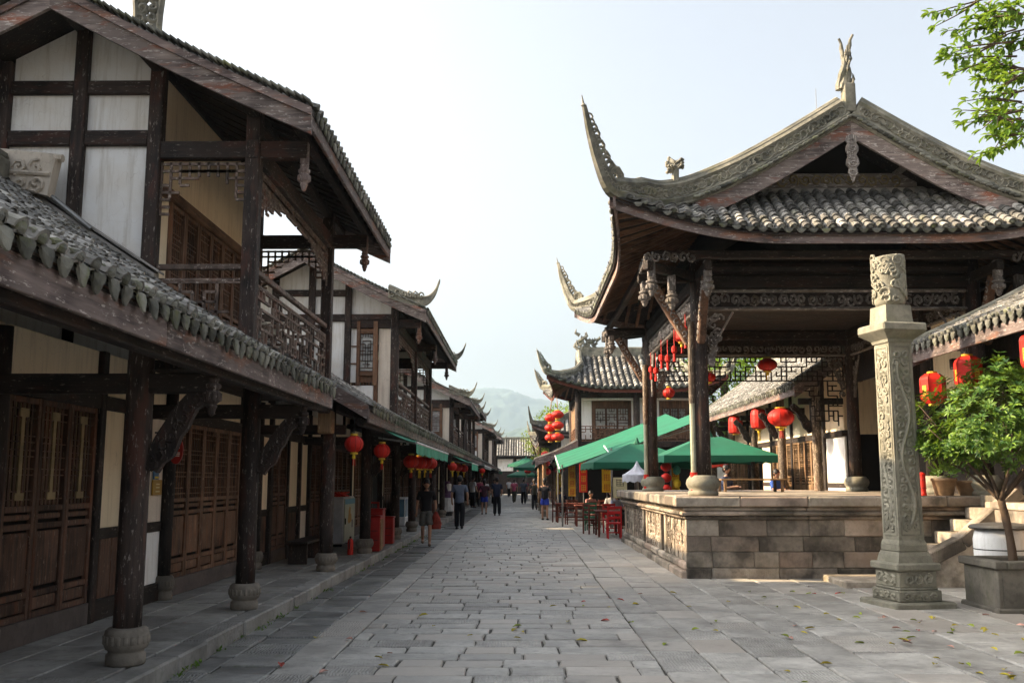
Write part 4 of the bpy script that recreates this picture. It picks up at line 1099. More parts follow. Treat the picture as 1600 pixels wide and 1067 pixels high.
            if crest and lod < 2:
                mb = MB(); rr = random.Random(6)
                for i in range(cut-1, m-2):
                    for j in range(1):
                        q0 = lerp(.130, .050, (i-cut+2)/(m-cut))*rr.uniform(.8, 1.2)
                        c0 = base[i].lerp(base[i+1], j/2)+U_[i]*(hs[i]+q0*.75); q_ = q0; d = (base[i+1]-base[i]).normalized()
                        mb.tube([c0+(d*math.cos(a*.785)+U_[i]*math.sin(a*.785))*q_ for a in range(9)], q_*.30, 5, False)
                mb.build('tip_crest', RIDGE, rb, kind='stuff')
                mb = MB(); mb.tube([base[-1], base[-1]+(base[-1]-base[-3])*.9], [.022, .006], 6); mb.lathe(base[-1]-V((0, 0, .04)), [(.02, 0), (.045, .03), (.02, .07)], 8); mb.build('tip_spike', RIDGE, rb)
    # main ridge
    zr = ze+hh(A_); a = W(0, -gv, 0); b = W(0, gv, 0)
    mb = MB(); mb.bar(a+V((0, 0, zr+.15)), b+V((0, 0, zr+.15)), .18, ridge_h+.12, (0, 0, 1), .02); mb.tube([a+V((0, 0, zr+.36)), b+V((0, 0, zr+.36))], .085, 8)
    ridge = mb.build('ridge', RIDGE, roof)
    # gables: bargeboards, verge tile rope, tie beam, wall
    for s in (-1, 1):
        path = [[S(sg*(A_-dp), s*gv, True) for dp in [lerp(A_, k*(B_-gv)+.30, j/8) for j in range(9)]] for sg in (-1, 1)]
        for P in path:
            mb = MB(); o_ = sq*s
            mb.slab([[p-o_*.02+V((0, 0, -.06)) for p in P], [p-o_*.02+V((0, 0, -.36)) for p in P]], o_*.06); mb.build('bargeboard', wood('barge', 'x' if axis == 'y' else 'y'), roof)
            mb = MB(); rr = random.Random(3)
            for a_, b_ in zip(*(lambda q: (q, q[1:]))(resample([p+o_*.06+V((0, 0, .0)) for p in P], .10))):
                d = (b_-a_).normalized(); mb.tint = rr.random(); mb.obox((a_+b_)/2+V((0, 0, .0)), d*.06+V((0, 0, .016)), o_*.09, V((0, 0, .024)), .014)
            mb.build('verge_tiles', EAVE_T, roof)
        zb = ze+hh(k*dqm); wmax = A_-k*dqm
        tri = [W(-wmax, s*(gw-.02), zb-.05), W(wmax, s*(gw-.02), zb-.05), W(0, s*(gw-.02), zr-.1)]
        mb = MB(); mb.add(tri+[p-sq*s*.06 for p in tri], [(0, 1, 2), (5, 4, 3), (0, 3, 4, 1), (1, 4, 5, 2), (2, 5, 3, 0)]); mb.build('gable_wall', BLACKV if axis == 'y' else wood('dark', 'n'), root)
        bw = wmax*.80
        mb = MB(); mb.obox(W(0, s*(gw+.10), zb+.14), sp*bw, sq*.05, V((0, 0, .13)), .015); gb = mb.build('gable_beam', wood('grey', 'x' if axis == 'y' else 'y'), root)
        mb = MB(); mb.obox(W(0, s*(gw+.05), zb-.02), sp*wmax*.98, sq*.07, V((0, 0, .06)), .015); mb.build('gable_plinth', GREYM, root)
        if lod == 0:
            mb = MB(); scrolls(mb, W(-bw*.8, s*(gw+.155), zb+.03), sp, (0, 0, 1), bw*1.6, .22, .20, .018, random.Random(2), 5); mb.build('carving', plain('gilt_carving', (.24, .19, .10), .7, .1, .3, 6), gb)
            # hanging fish board under the apex
            mb = MB(); half = [(0.0, .0), (.085, -.03), (.11, -.09), (.07, -.15), (.105, -.22), (.10, -.30), (.06, -.36), (.10, -.44), (.11, -.52), (.06, -.59), (.075, -.66), (.045, -.73), (0, -.84)]
            mb.prism(half+[(-a_, b_) for a_, b_ in half[-2:0:-1]], W(0, s*(gv+.035), zr-.32), sp, (0, 0, 1), .05); hf = mb.build('hanging_fish', wood('grey', 'z'), root)
            mb = MB(); scrolls(mb, W(-.09, s*(gv+.06), zr-.32-.72), sp, (0, 0, 1), .18, .68, .14, .016, random.Random(8), 5); mb.build('carving', wood('grey', 'z'), hf)
            for sg in (-1, 1):
                p0 = W(sg*wmax*.62, s*(gw+.02), zb+.33); mb = MB(); mb.bar(p0, p0+sq*s*(gv-gw-.06), .14, .16, (0, 0, 1), .015); mb.build('purlin_end', wood('grey', 'y'), root)
    return roof, ridge, S, W, zr

# ------------------------------------------------------------------ the stage pavilion
PX0, PX1, PY0, PY1 = 3.15, 8.05, 16.95, 23.45; PCX, PCY, PZ = 5.6, 20.1, 1.38
PV = thing('stage_pavilion', (PCX, PCY, 0), 'open timber stage pavilion with flying eaves on a stone platform at the right', 'pavilion')
roofP, ridgeP, SP, WP, zrP = hip_gable(PV, PCX, PCY, 3.90, 5.00, 'y', 5.66, 1.45, 4.35, 3.50, .45, .024, .52, .30, 2.6, (4.62, 5.58, 7.52), .205, .36)
# ridge finials: twin-pronged dragon tails at both gable ends, one in the middle
def finial(parent, base, hgt, lean, seed):
    rr = random.Random(seed); mb = MB(); b = V(base)
    mb.obox(b+V((0, 0, .05)), (.10, 0, 0), (0, .10, 0), (0, 0, .26), .02)
    for i, (dx, tw) in enumerate(((-.035, -1), (.04, 1), (0.0, .3))):
        pts = []; rad = []
        for kk in range(12):
            t = kk/11; pts.append(b+V((dx+lean*(1-t)**2*.4+.022*tw*math.sin(t*9)+.022*tw*t**3, .03*math.cos(t*8+i), .22+hgt*(t*(.94 if i == 0 else 1.0) if i < 2 else t*.8)))); rad.append(lerp(.072, .022, t**1.2)*(1+.16*math.sin(kk*2.3)))
        pts[-1] += V((.05*tw, 0, 0)); mb.tube(pts, rad, 7)
    for kk in range(30):
        z = rr.uniform(.15, .9)*hgt; a = rr.uniform(0, 6.28); q = .10*(1-z/hgt*.5)
        mb.tube([b+V((q*.5*math.cos(a), q*.5*math.sin(a), z)), b+V((q*1.3*math.cos(a), q*1.3*math.sin(a), z+.07)), b+V((q*1.2*math.cos(a), q*1.2*math.sin(a), z+.16))], [.03, .022, .004], 5)
    mb.build('ridge_finial', RIDGE, parent)
finial(ridgeP, (PCX, PCY-4.35, zrP+.28), .98, -.25, 1); finial(ridgeP, (PCX, PCY+4.35, zrP+.28), .92, -.5, 2); finial(ridgeP, (PCX, PCY, zrP+.35), .8, 0, 3)
mb = MB(); mb.tube([(PCX, PCY-2.6, zrP+.3), (PCX+.01, PCY-2.6, zrP+1.25)], [.010, .006], 5); mb.build('lightning_rod', STEEL, ridgeP)
# guardian figure on the hip
for (q, sg) in (((-2.95, -4.42), 1), ((2.95, -4.42), -1)):
    b = SP(*q, True, .30); mb = MB(); mb.tube([b, b+V((0, 0, .16)), b+V((.02*sg, 0, .30))], [.085, .065, .05], 7)
    rr = random.Random(2)
    for kk in range(26):
        a = rr.uniform(0, 6.28); c0 = b+V((0, 0, rr.uniform(.20, .42))); e_ = c0+V((math.cos(a)*.13, math.sin(a)*.10, rr.uniform(-.02, .10))); mb.tube([c0, e_], [.03, .018], 5); mb.lathe(e_-V((0, 0, .03)), [(.008, 0), (.032, .02), (.034, .04), (.008, .06)], 6)
    mb.build('hip_figure', RIDGE, roofP)
# columns with drum bases
PB = MB(); PB.lathe((0, 0, 0), [(.255, 0), (.265, .05), (.25, .085), (.235, .10), (.275, .15), (.295, .21), (.28, .28), (.235, .33), (.22, .355)], 24); PB = PB.mesh('column_base', STELE, True)
for (x, y) in ((PX0, PY0), (PX1, PY0), (PX0, PY1), (PX1, PY1), (PX1, 19.0)):
    mb = MB(); mb.tube([(x+rnd.uniform(-.01, .01), y, lerp(PZ+.35, 5.55, i/6)) for i in range(7)], [.150-.003*i for i in range(7)], 18); c = mb.build('column', wood('post', 'z'), PV, True); inst(PB, 'column_base', c, (x, y, PZ))
# lintels, carved friezes, upper purlins
def span(a, b, z, w_, h_, k_='dark', nm='beam'): return beam(PV, (a[0], a[1], z), (b[0], b[1], z), w_, h_, k_, nm, .02)
cs_ = [(PX0, PY0), (PX1, PY0), (PX1, PY1), (PX0, PY1)]
for i in range(4):
    a, b = cs_[i], cs_[(i+1) % 4]; av, bv = V((*a, 0)), V((*b, 0)); u = (bv-av).normalized(); L = (bv-av).length; out = V((u.y, -u.x, 0))
    span(a, b, 5.16, .18, .22); span(a, b, 4.68, .10, .06, 'grey', 'frieze_rail'); span(a, b, 5.0, .10, .06, 'grey', 'frieze_rail')
    mb = MB(); mb.tube([av+out*.0+u*.0+V((0, 0, 5.42)), bv+V((0, 0, 5.42))], .11, 10); mb.build('purlin', wood('dark', 'xy'[i % 2]), PV)
    fz = MB(); fz.obox((av+bv)/2+V((0, 0, 4.84)), u*(L/2-.2), out*.02, V((0, 0, .125)), 0); fo = fz.build('frieze', wood('dark', 'n'), PV)
    mb = MB()
    for sg in (-1, 1): scrolls(mb, av+u*.22+out*sg*.03+V((0, 0, 4.725)), u, (0, 0, 1), L-.44, .23, .17, .024, random.Random(i+3), 5)
    mb.build('frieze_carving', wood('grey', 'n'), fo)
    for e_, sg in ((av, 1), (bv, -1)):                       # pierced corner brackets
        o = e_+u*sg*.20; mb = MB(); rr = random.Random(9+i)
        for kk in range(26):
            t = rr.random(); hmax = lerp(.42, .03, t**.6); z = 4.64-t*.95; x_ = rr.uniform(0.01, hmax); c0 = o+u*sg*x_+V((0, 0, z)); a0 = rr.uniform(0, 6.28)
            mb.tube([c0+(u*math.cos(a0+j*.9)+V((0, 0, 1))*math.sin(a0+j*.9))*.075*(1-j/9) for j in range(7)], .021, 5)
        mb.tube(spline([o+V((0, 0, 3.66)), o+u*sg*.07+V((0, 0, 3.95)), o+u*sg*.2+V((0, 0, 4.25)), o+u*sg*.42+V((0, 0, 4.62))], 5), .022, 5)
        mb.build('corner_bracket', wood('grey', 'n'), PV)
    # dark board above the frieze
    mb = MB(); mb.obox((av+bv)/2+V((0, 0, 5.32))-out*.06, u*L/2, out*.012, V((0, 0, .42)), 0); mb.build('upper_board', wood('dark', 'n'), PV)
    # side rows of purlins under the eaves with hanging pendants
    n_ = 2
    for kk, off in ((0, .95),):
        mb = MB(); mb.bar(av+out*off-u*off+V((0, 0, 5.44)), bv+out*off+u*off+V((0, 0, 5.44)), .12, .14, (0, 0, 1), .015); mb.build('eave_purlin', wood('dark', 'xy'[i % 2]), PV)
for (x, y) in ((PX0, PY0), (PX1, PY0), (PX0, PY1), (PX1, PY1)):
    sx = -1 if x == PX0 else 1; sy = -1 if y == PY0 else 1
    for dx, dy, nm in ((.95, 0, 0), (0, .95, 0), (.95, .95, 0), (.55, .55, 1)):
        q = (x+sx*dx, y+sy*dy)
        mb = MB(); mb.bar((x, y, 5.24), (q[0]+sx*.12*(dx > 0), q[1]+sy*.12*(dy > 0), 5.24), .13, .16, (0, 0, 1), .015); mb.build('cantilever', wood('dark', 'x' if dx else 'y'), PV)
        inst(PEND_P, 'pendant', PV, (q[0], q[1], 4.72-(.16 if nm else 0)), (0, 0, 0), (1.35, 1.35, 1.0))
    for u in ((sx, 0, 0), (0, sy, 0)):                        # big carved struts
        mb = MB(); u = V(u); o = V((x, y, 4.05))+u*.17
        mb.bar(o, o+u*.62+V((0, 0, 1.05)), .13, .16, (0, 0, 1), .02); st = mb.build('strut', wood('brown', 'n'), PV)
        mb = MB(); rr = random.Random(4); d = (u*.62+V((0, 0, 1.05))).normalized(); s3 = u.cross(V((0, 0, 1)))
        for t in range(9):
            c0 = o+d*(.08+t*.125)
            for sg in (-1, 1):
                a0 = rr.uniform(0, 6); mb.tube([c0+s3*sg*.068+(d*math.cos(a0+j*.9)+d.cross(s3)*math.sin(a0+j*.9))*.06*(1-j/9) for j in range(7)], .014, 4)
        mb.build('strut_carving', wood('grey', 'n'), st)
    # carved beam heads at the corners
    mb = MB(); scrolls(mb, (x+sx*.2, y+sy*1.05, 5.28), (sx*1, 0, 0), (0, 0, 1), .9, .2, .15, .02, random.Random(7), 5); scrolls(mb, (x+sx*1.05, y+sy*.2, 5.28), (0, sy*1, 0), (0, 0, 1), .9, .2, .15, .02, random.Random(8), 5); mb.build('eave_carving', wood('grey', 'n'), PV)
# ceiling, back fretwork valance, side wall on the right
mb = MB(); mb.box(PX0, PX1, PY0, PY1, 5.30, 5.36); mb.build('ceiling', wood('dark', 'x'), PV)  # dark plane added over the stage to block light
mb = MB(); fret(mb, (PX0+.2, PY1, 4.05), (1, 0, 0), (0, 0, 1), (0, 1, 0), 4.5, .58, 36, 5, .03, .03, random.Random(3), .72); mb.build('valance', wood('dark', 'n'), PV)
mb = MB(); fret(mb, (PX1-.25-.9, PY1, 2.95), (1, 0, 0), (0, 0, 1), (0, 1, 0), .9, 1.1, 8, 9, .03, .03, random.Random(5), .66, False, False); mb.build('valance', wood('dark', 'n'), PV)
mb = MB(); mb.box(PX1+.02, PX1+.10, PY0+.2, 18.8, 3.2, 5.1); mb.build('side_wall', CREAM, PV)
mb = MB(); mb.box(PX1+.02, PX1+.10, 19.2, PY1-.2, 4.0, 5.1); mb.build('side_wall', wood('dark', 'z'), PV)
# platform: core, coping stones, mouldings, blocks, side panels
mb = MB(); mb.box(2.92, 9.6, 16.82, 26.7, -.04, 1.30); plat = mb.build('platform_core', WARM_ST, PV)
rr = random.Random(21)
def blocks_front(z0, z1, y, proud, lens, bev=.010, mat=WARM_ST, x0=2.80, x1=7.0, nm='stone_block'):
    x = x0; first = True
    while x < x1-.01:
        l = rr.uniform(*lens)
        if first and rr.random() < .5: l *= .6
        first = False
        if x1-(x+l) < .3: l = x1-x
        mb = MB(); mb.tint = rr.random(); j = rr.uniform(-.006, .006)
        mb.box(x+.003, x+l-.003, y-proud+j, y+.05, z0+.003, z1-.003, bev); mb.build(nm, mat, plat); x += l
blocks_front(1.20, 1.375, 16.80, .20, (1.0, 1.7), .02, nm='coping_stone', x0=2.60, x1=9.6)
for z0, z1, pr in ((1.125, 1.20, .11), (1.05, 1.125, .145), (.985, 1.05, .08)): blocks_front(z0, z1, 16.80, pr, (1.6, 2.3), .022, nm='moulding', x0=2.80-pr+.05, x1=9.6)
blocks_front(.70, .985, 16.80, .02, (.5, .95)); blocks_front(.44, .70, 16.80, .015, (.45, .9)); blocks_front(.17, .44, 16.80, .02, (.4, .8)); blocks_front(-.03, .17, 16.80, .05, (.7, 1.2), .015, nm='plinth_stone')
blocks_front(.0, .985, 16.80, .0, (.8, 1.2), x0=7.0, x1=9.6)
def blocks_side(z0, z1, proud, lens, bev=.01, nm='stone_block', y0=16.70, y1=26.85):
    y = y0
    while y < y1-.01:
        l = rr.uniform(*lens)
        if y1-(y+l) < .3: l = y1-y
        mb = MB(); mb.tint = rr.random(); mb.box(2.84-proud, 2.95, y+.003, y+l-.003, z0+.003, z1-.003, bev); mb.build(nm, WARM_ST, plat); y += l
blocks_side(1.20, 1.375, .24, (1.0, 1.6), .02, 'coping_stone', 16.81)
for z0, z1, pr in ((1.125, 1.20, .12), (1.05, 1.125, .155), (.985, 1.05, .09)): blocks_side(z0, z1, pr, (1.6, 2.4), .022, 'moulding', 16.81)
blocks_side(-.03, .12, .13, (.9, 1.4), .02, 'plinth_stone', 16.81); blocks_side(.12, .26, .07, (.9, 1.4), .03, 'plinth_stone', 16.81)
y = 16.82; rr2 = random.Random(12)
for kk, (l, typ) in enumerate(((.16, 'p'), (2.2, 'c'), (.16, 'p'), (.5, 'r'), (.16, 'p'), (2.0, 'c'), (.16, 'p'), (.5, 'r'), (.16, 'p'), (1.9, 'c'), (.16, 'p'), (1.6, 'c'), (.2, 'p'))):
    mb = MB(); mb.tint = rr2.random()
    if typ == 'p': mb.box(2.80, 2.95, y+.003, y+l-.003, .26, .985, .014); mb.build('pilaster', WARM_ST, plat)
    elif typ == 'c':
        mb.box(2.845, 2.95, y+.003, y+l-.003, .26, .985, .01); pn = mb.build('carved_panel', WARM_ST, plat)
        n_ = max(2, round(l/.42))
        for q in range(n_+1):
            mb = MB(); mb.box(2.822, 2.85, y+l*q/n_-.022 if 0 < q < n_ else y+(.0 if q == 0 else l-.04)+.003, y+l*q/n_+.022 if 0 < q < n_ else y+(.04 if q == 0 else l)-.003, .27, .97, .008); mb.build('panel_rib', WARM_ST, pn)
        mb = MB(); scrolls(mb, (2.842, y+.06, .38), (0, 1, 0), (0, 0, 1), l-.12, .5, .17, .020, rr2, 5, .8); mb.build('carving', WARM_ST, pn)
    else: mb.box(2.885, 2.95, y, y+l, .26, .985); mb.build('recess', stone('dark_stone', (.05, .045, .04), (.1, .09, .08), (.03, .03, .03)), plat)
    y += l
# stage floor slabs
mb = MB(); mb.box(2.66, 9.6, 16.66, 26.8, 1.30, 1.372); fl = mb.build('floor', WARM_ST, PV)
x = 2.62
while x < 9.5:
    yy = 16.62
    while yy < 26.7:
        mb = MB(); mb.tint = rr.random(); mb.box(x+.004, x+1.146, yy+.004, yy+1.268, 1.36, 1.384, .006); mb.build('floor_slab', WARM_ST, fl); yy += 1.272
    x += 1.15
# stairs climbing to the right along the front of the platform, with sloping cheek slabs
for kk in range(7):
    x0 = 6.15+kk*.27; z = .20*(kk+1)
    mb = MB(); mb.tint = rr.random(); mb.box(x0, x0+.31 if kk < 6 else 9.6, 15.65, 16.60, z-.20+(-.03 if kk == 0 else 0.003), z, .014); mb.build('step', WARM_ST, plat)
    if kk: mb = MB(); mb.box(x0+.02, 8.5, 15.68, 16.58, z-.20*kk-.03, z-.20); 
P = [V((5.98, 0, .17)), V((6.9, 0, .62)), V((7.85, 0, 1.40))]
for a, b in zip(P, P[1:]):
    d = (b-a).normalized(); mb = MB(); mb.tint = rr.random(); mb.obox((a+b)/2+V((0, 15.50, .06)), d*((b-a).length/2-.004), V((0, .15, 0)), d.cross(V((0, -1, 0)))*.10, .018); mb.build('cheek_slab', WARM_ST, plat)
mb = MB(); mb.prism([(6.05, 0), (7.9, 0), (7.9, 1.32), (6.05, .12)], (0, 15.50, -.02), (1, 0, 0), (0, 0, 1), .24); mb.build('cheek_wall', WARM_ST, plat)
mb = MB(); mb.box(5.0, 6.2, 15.3, 16.5, -.03, .10, .02); mb.build('step', WARM_ST, plat)
# ------------------------------------------------------------------ right-hand wings (eaves parallel to the street, facing -x)
def wing(name, label, y0, y1, xe, ze, run, xw, z0, colx, ncol, segs, lod=0, seed=1, sl=.50, rows=True, ck='post'):
    h = thing(name, (xw, (y0+y1)/2, 0), label, 'house')
    path = [V((xe+run*i/6, 0, ze+sl*run*i/6-.06*math.sin(math.pi*i/6))) for i in range(7)]
    mb = MB(); mb.slab([[p+V((0, y, -.012)) for p in path] for y in (y0, y1)], (0, 0, -.03)); roof = mb.build('roof', TILE_BASE, h)
    mb = MB(); mb.slab([[V((2*path[-1].x-p.x, y, p.z-.012)) for p in path] for y in (y0, y1)], (0, 0, -.03)); mb.build('rear_roof', TILE_BASE, h)
    mb = MB(); mb.slab([[p+V((0.02, y, -.05)) for p in path] for y in (y0+.02, y1-.02)], (0, 0, -.03)); mb.build('soffit', wood('dark', 'x'), h)
    rr = random.Random(seed); n = int((y1-y0)/PITCH_T); far = MB(); var = row_variants((name, y0), path, 4, .060, (0, -1, 0))
    for i in range(n):
        y = y0+.1+i*PITCH_T
        if lod == 0: inst(rr.choice(var), 'tile_row', roof, (0, y, 0))
        else: plain_row(far, [p+V((0, y, 0)) for p in path], (0, 1, 0), .062)
        e = path[0]
        inst(CAPT, 'eave_tile', roof, (e.x-.02, y, e.z+.045), (rr.uniform(-.05, .05), rr.uniform(-.12, .12), math.pi))
        inst(DRIP, 'eave_tile', roof, (e.x-.012, y+PITCH_T/2, e.z-.012), (rr.uniform(-.05, .05), rr.uniform(-.1, .2), math.pi))
    if far.f: far.build('tile_rows', TILE, roof, kind='stuff')
    mb = MB(); mb.box(xe+.02, xe+.06, y0, y1, ze-.25, ze-.025, .006); mb.build('fascia_board', wood('fascia', 'y'), h)
    xr = path[-1].x; zr = path[-1].z
    mb = MB(); mb.box(xr-.09, xr+.09, y0, y1, zr-.02, zr+.24, .02); mb.tube([(xr, y0, zr+.28), (xr, y1, zr+.28)], .07, 8); rid = mb.build('ridge', RIDGE, roof)
    for yv, sg in ((y0, -1), (y1, 1)):
        mb = MB(); mb.slab([[p+V((0, yv, -.03)) for p in path], [p+V((0, yv, -.32)) for p in path]], (0, sg*.05, 0)); mb.build('bargeboard', wood('fascia', 'x'), roof)
        mb = MB(); q = [p+V((0, yv+sg*.02, .05)) for p in path]; mb.tube(q, .06, 8); mb.tube([p+V((0, -sg*.12, .03)) for p in q], .05, 8); mb.build('verge_roll', RIDGE, roof)
        mb = MB(); a = [(xw, 0, 2.8), (xr, 0, 2.8), (xr, 0, zr-.2), (xw, 0, ze+sl*(xw-xe)-.2)]
        mb.prism([(p[0], p[2]) for p in a], (0, yv-sg*.7, 0), (1, 0, 0), (0, 0, 1), .08); mb.build('gable_panel', CREAM, h)
    beam(h, (xe+.35, y0+.1, ze-.12+.1), (xe+.35, y1-.1, ze-.12+.1), .12, .14, 'dark', 'eave_purlin')
    beam(h, (colx, y0+.1, ze+sl*(colx-xe)-.20), (colx, y1-.1, ze+sl*(colx-xe)-.20), .16, .2, 'dark', 'arcade_beam')
    m_ = MB(); m_.bar(path[0]+V((.08, 0, -.12)), path[3]+V((0, 0, -.12)), .06, .07); me = m_.mesh('rafter', wood('brown', 'x')); y = y0+.2
    while y < y1-.1: inst(me, 'rafter', roof, (0, y, 0)); y += .40
    for i in range(ncol):
        y = lerp(y0+.7, y1-.7, i/max(1, ncol-1)); column(h, colx, y, z0, ze+sl*(colx-xe)-.12, .12, ck); beam(h, (xw, y, ze-.35), (xe+.3, y, ze-.35), .11, .16, 'dark', 'tie_beam')
        strut(h, (colx-.09, y, ze-1.1), (-1, 0, 0), (0, 0, 1), 'post', int(y))
    facade(h, xw, -1, segs, z0=z0, zd=z0+2.15, zt=ze+sl*(xw-xe)-.1, seed=seed, kind='brown', sill=.16)
    mb = MB(); mb.box(xw+.3, 2*xr-xw, y0+.8, y1-.8, 0, ze); mb.build('inner_wall', BLACKV, h)
    return h
W1 = wing('side_hall', 'near right hall with grey tiled eave behind the potted tree', 5.5, 15.05, 6.12, 3.72, 2.9, 8.3, 1.30, 7.62, 4,
          [('plaster', 6.2, 7.6, WHITE), ('post', 7.6, 7.75), ('door', 7.75, 10.2, 4, 'door'), ('post', 10.2, 10.35), ('plaster', 10.35, 11.3, PINKW), ('post', 11.3, 11.45), ('dark', 11.45, 13.2), ('post', 13.2, 13.35), ('plaster', 13.35, 14.3, PINKW)], 0, 3)
mb = MB(); mb.box(7.46, 12, 5.5, 15.64, -.04, 1.296); mb.build('terrace', WARM_ST, W1)
rr = random.Random(2); y = 5.5
while y < 15.5:
    l = min(rr.uniform(.8, 1.3), 15.62-y); mb = MB(); mb.tint = rr.random(); mb.box(7.38, 8.0, y+.004, y+l-.004, 1.20, 1.31, .016); mb.build('terrace_stone', WARM_ST, W1)
    for z0_, z1_ in ((.0, .4), (.4, .8), (.8, 1.2)): mb = MB(); mb.tint = rr.random(); mb.box(7.40, 7.6, y+.004, y+l-.004, z0_, z1_-.006, .01); mb.build('terrace_stone', WARM_ST, W1)
    y += l
W2 = wing('side_hall', 'sunlit right hall with ochre lattice doors behind the pavilion', 23.75, 38.4, 6.72, 3.98, 2.7, 8.15, .60, 7.45, 5,
          [('plaster', 24.4, 25.9, WHITE), ('post', 25.9, 26.05), ('door', 26.05, 29.0, 5, 'warm'), ('post', 29.0, 29.15), ('door', 29.15, 31.4, 4, 'warm'), ('post', 31.4, 31.55), ('plaster', 31.55, 32.8, CREAM), ('dark', 32.8, 34.6), ('post', 34.6, 34.75), ('door', 34.75, 37.2, 4, 'warm')], 0, 5, .70, True, 'stage')  # pale column wood puts a sunlit look into the colour
mb = MB(); mb.box(5.0, 8.2, 26.95, 38.3, -.04, .70, .02); mb.build('terrace', KERB, W2)
mb = MB(); mb.box(7.0, 8.2, 23.9, 26.7, 1.2, 1.37); mb.build('plinth', KERB, W2)
# the closed bay between the two, behind the stage
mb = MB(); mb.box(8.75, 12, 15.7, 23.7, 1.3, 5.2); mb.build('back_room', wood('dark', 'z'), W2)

# ------------------------------------------------------------------ corner teahouse with flying eaves, facing us across the street's right side
R1 = thing('corner_teahouse', (5.6, 44.5, 0), 'two storey teahouse with flying tiled eaves and balcony beyond the pavilion', 'house')
roofR, ridR, SR, WR, zrR = hip_gable(R1, 4.95, 44.6, 3.3, 3.55, 'x', 5.62, 1.4, 2.3, 1.8, .44, .028, .55, .35, 2.2, (3.75, 4.30, 7.15), .27, .30, 1)
for (x, y, s_) in ((2.75, 44.6, 1.0), (3.3, 44.6, .7), (7.1, 44.6, 1)):
    mb = MB(); rr = random.Random(int(x*7)); b = V((x, y, zrR+.3))
    for kk in range(14):
        a = rr.uniform(0, 6.28); c0 = b+V((rr.uniform(-.2, .2), 0, rr.uniform(0, .7)*s_)); mb.tube([c0, c0+V((math.cos(a)*.2, 0, .12)), c0+V((math.cos(a)*.16, 0, .3*s_))], [.10, .07, .02], 6)
    mb.build('ridge_finial', RIDGE, ridR)
X0, X1, Y0, Y1 = 2.45, 7.45, 42.0, 47.2
for x in (2.45, 5.0, 7.45):
    for y in (42.0, 47.2): column(R1, x, y, .1, 5.5, .15, 'post', True, 10)
def pane_wall(y, z0, z1):
    rr = random.Random(6); x = X0+.1
    for (l, t) in ((.55, 'w'), (1.75, 'd'), (.6, 'w'), (.15, 'p'), (.5, 'w'), (1.3, 'd')):
        mb = MB(); mb.box(x+.01, x+l-.01, y, y+.06, z0, z1, .004); o = mb.build({'w': 'plaster_panel', 'd': 'window_screen', 'p': 'post'}[t], {'w': WHITE, 'd': wood('brown', 'z'), 'p': wood('post', 'z')}[t], R1)
        if t == 'd':
            for q in range(3):
                a = x+.12+q*(l-.24)/3; mb = MB(); mb.box(a+.03, a+(l-.24)/3-.03, y-.03, y-.005, z0+.45, z1-.35); p_ = mb.build('pane', plain('window_paper2', (.42, .42, .38), .6, 0, .2, 4), o)
                mb = MB(); fret(mb, (a+.03, y-.045, z0+.45), (1, 0, 0), (0, 0, 1), (0, 1, 0), (l-.24)/3-.06, z1-z0-.8, 4, 7, .03, .02, rr, .6); mb.build('lattice', wood('door', 'z'), o)
        x += l
pane_wall(42.75, 3.45, 5.15)
beam(R1, (X0, 42.0, 5.32), (X1, 42.0, 5.32), .2, .22, 'dark'); beam(R1, (X0, 42.0, 5.32), (X0, 47.2, 5.32), .2, .22, 'dark'); beam(R1, (X0, 42.0, 3.2), (X1, 42.0, 3.2), .2, .26, 'dark'); beam(R1, (X0, 42.0, 3.2), (X0, 47.2, 3.2), .2, .26, 'dark')
mb = MB(); mb.box(X0, X1, 42.1, 42.8, 5.15, 5.30); mb.build('plaster_band', WHITE, R1)
for (o, u, L) in (((X0+.1, 41.95, 3.35), (1, 0, 0), 4.8), ((X0-.05, 42.1, 3.35), (0, 1, 0), 5.0)):
    mb = MB(); fret(mb, o, u, (0, 0, 1), V(u).cross(V((0, 0, 1))), L, .62, int(L/.2), 5, .035, .04, random.Random(2), .6); r_ = mb.build('railing', wood('brown', 'n'), R1)
mb = MB(); mb.box(X0, X0+.06, 42.8, 47.1, 3.4, 5.2); mb.build('side_wall', wood('warm', 'z'), R1)
for q in range(6): mb = MB(); mb.box(X0-.05, X0+.01, 42.9+q*.7, 43.4+q*.7, 3.6, 5.0, .01); mb.build('shutter', wood('warm', 'z'), R1)
mb = MB(); mb.box(X0, X1, 42.0, 47.2, 3.08, 3.3); mb.build('gallery_floor', wood('dark', 'x'), R1)
mb = MB(); mb.box(X0+.3, X1, 42.9, 47, 0, 5.2); mb.build('inner_wall', BLACKV, R1)
facade(R1, X0+.1, -1, [('post', 42.0, 42.2), ('door', 42.2, 44.0, 3, 'warm'), ('post', 44, 44.1), ('door', 44.1, 47.1, 5, 'warm')], z0=.1, zd=2.3, zt=3.0, seed=5, kind='warm', sill=.15)
mb = MB(); P = [V((.55, 0, 2.55)), V((1.4, 0, 2.85)), V((2.4, 0, 3.35))]                     # pent roof on the street side
mb.slab([[p+V((0, y, 0)) for p in P] for y in (41.5, 55)], (0, 0, -.06)); pr = mb.build('pent_roof', TILE_BASE, R1); far = MB()
for i in range(50): plain_row(far, [p+V((0, 41.6+i*.27, .01)) for p in P], (0, 1, 0), .07)
far.build('tile_rows', TILE, pr, kind='stuff')
mb = MB(); mb.slab([[p+V((0, 41.45, 0)) for p in P], [p+V((0, 41.45, -.3)) for p in P]], (0, .05, 0)); mb.build('end_board', wood('fascia', 'x'), pr)
for y in (42.0, 46, 50.5, 54.5): column(R1, .95, y, .1, 2.6, .09, 'warm', True, 8)

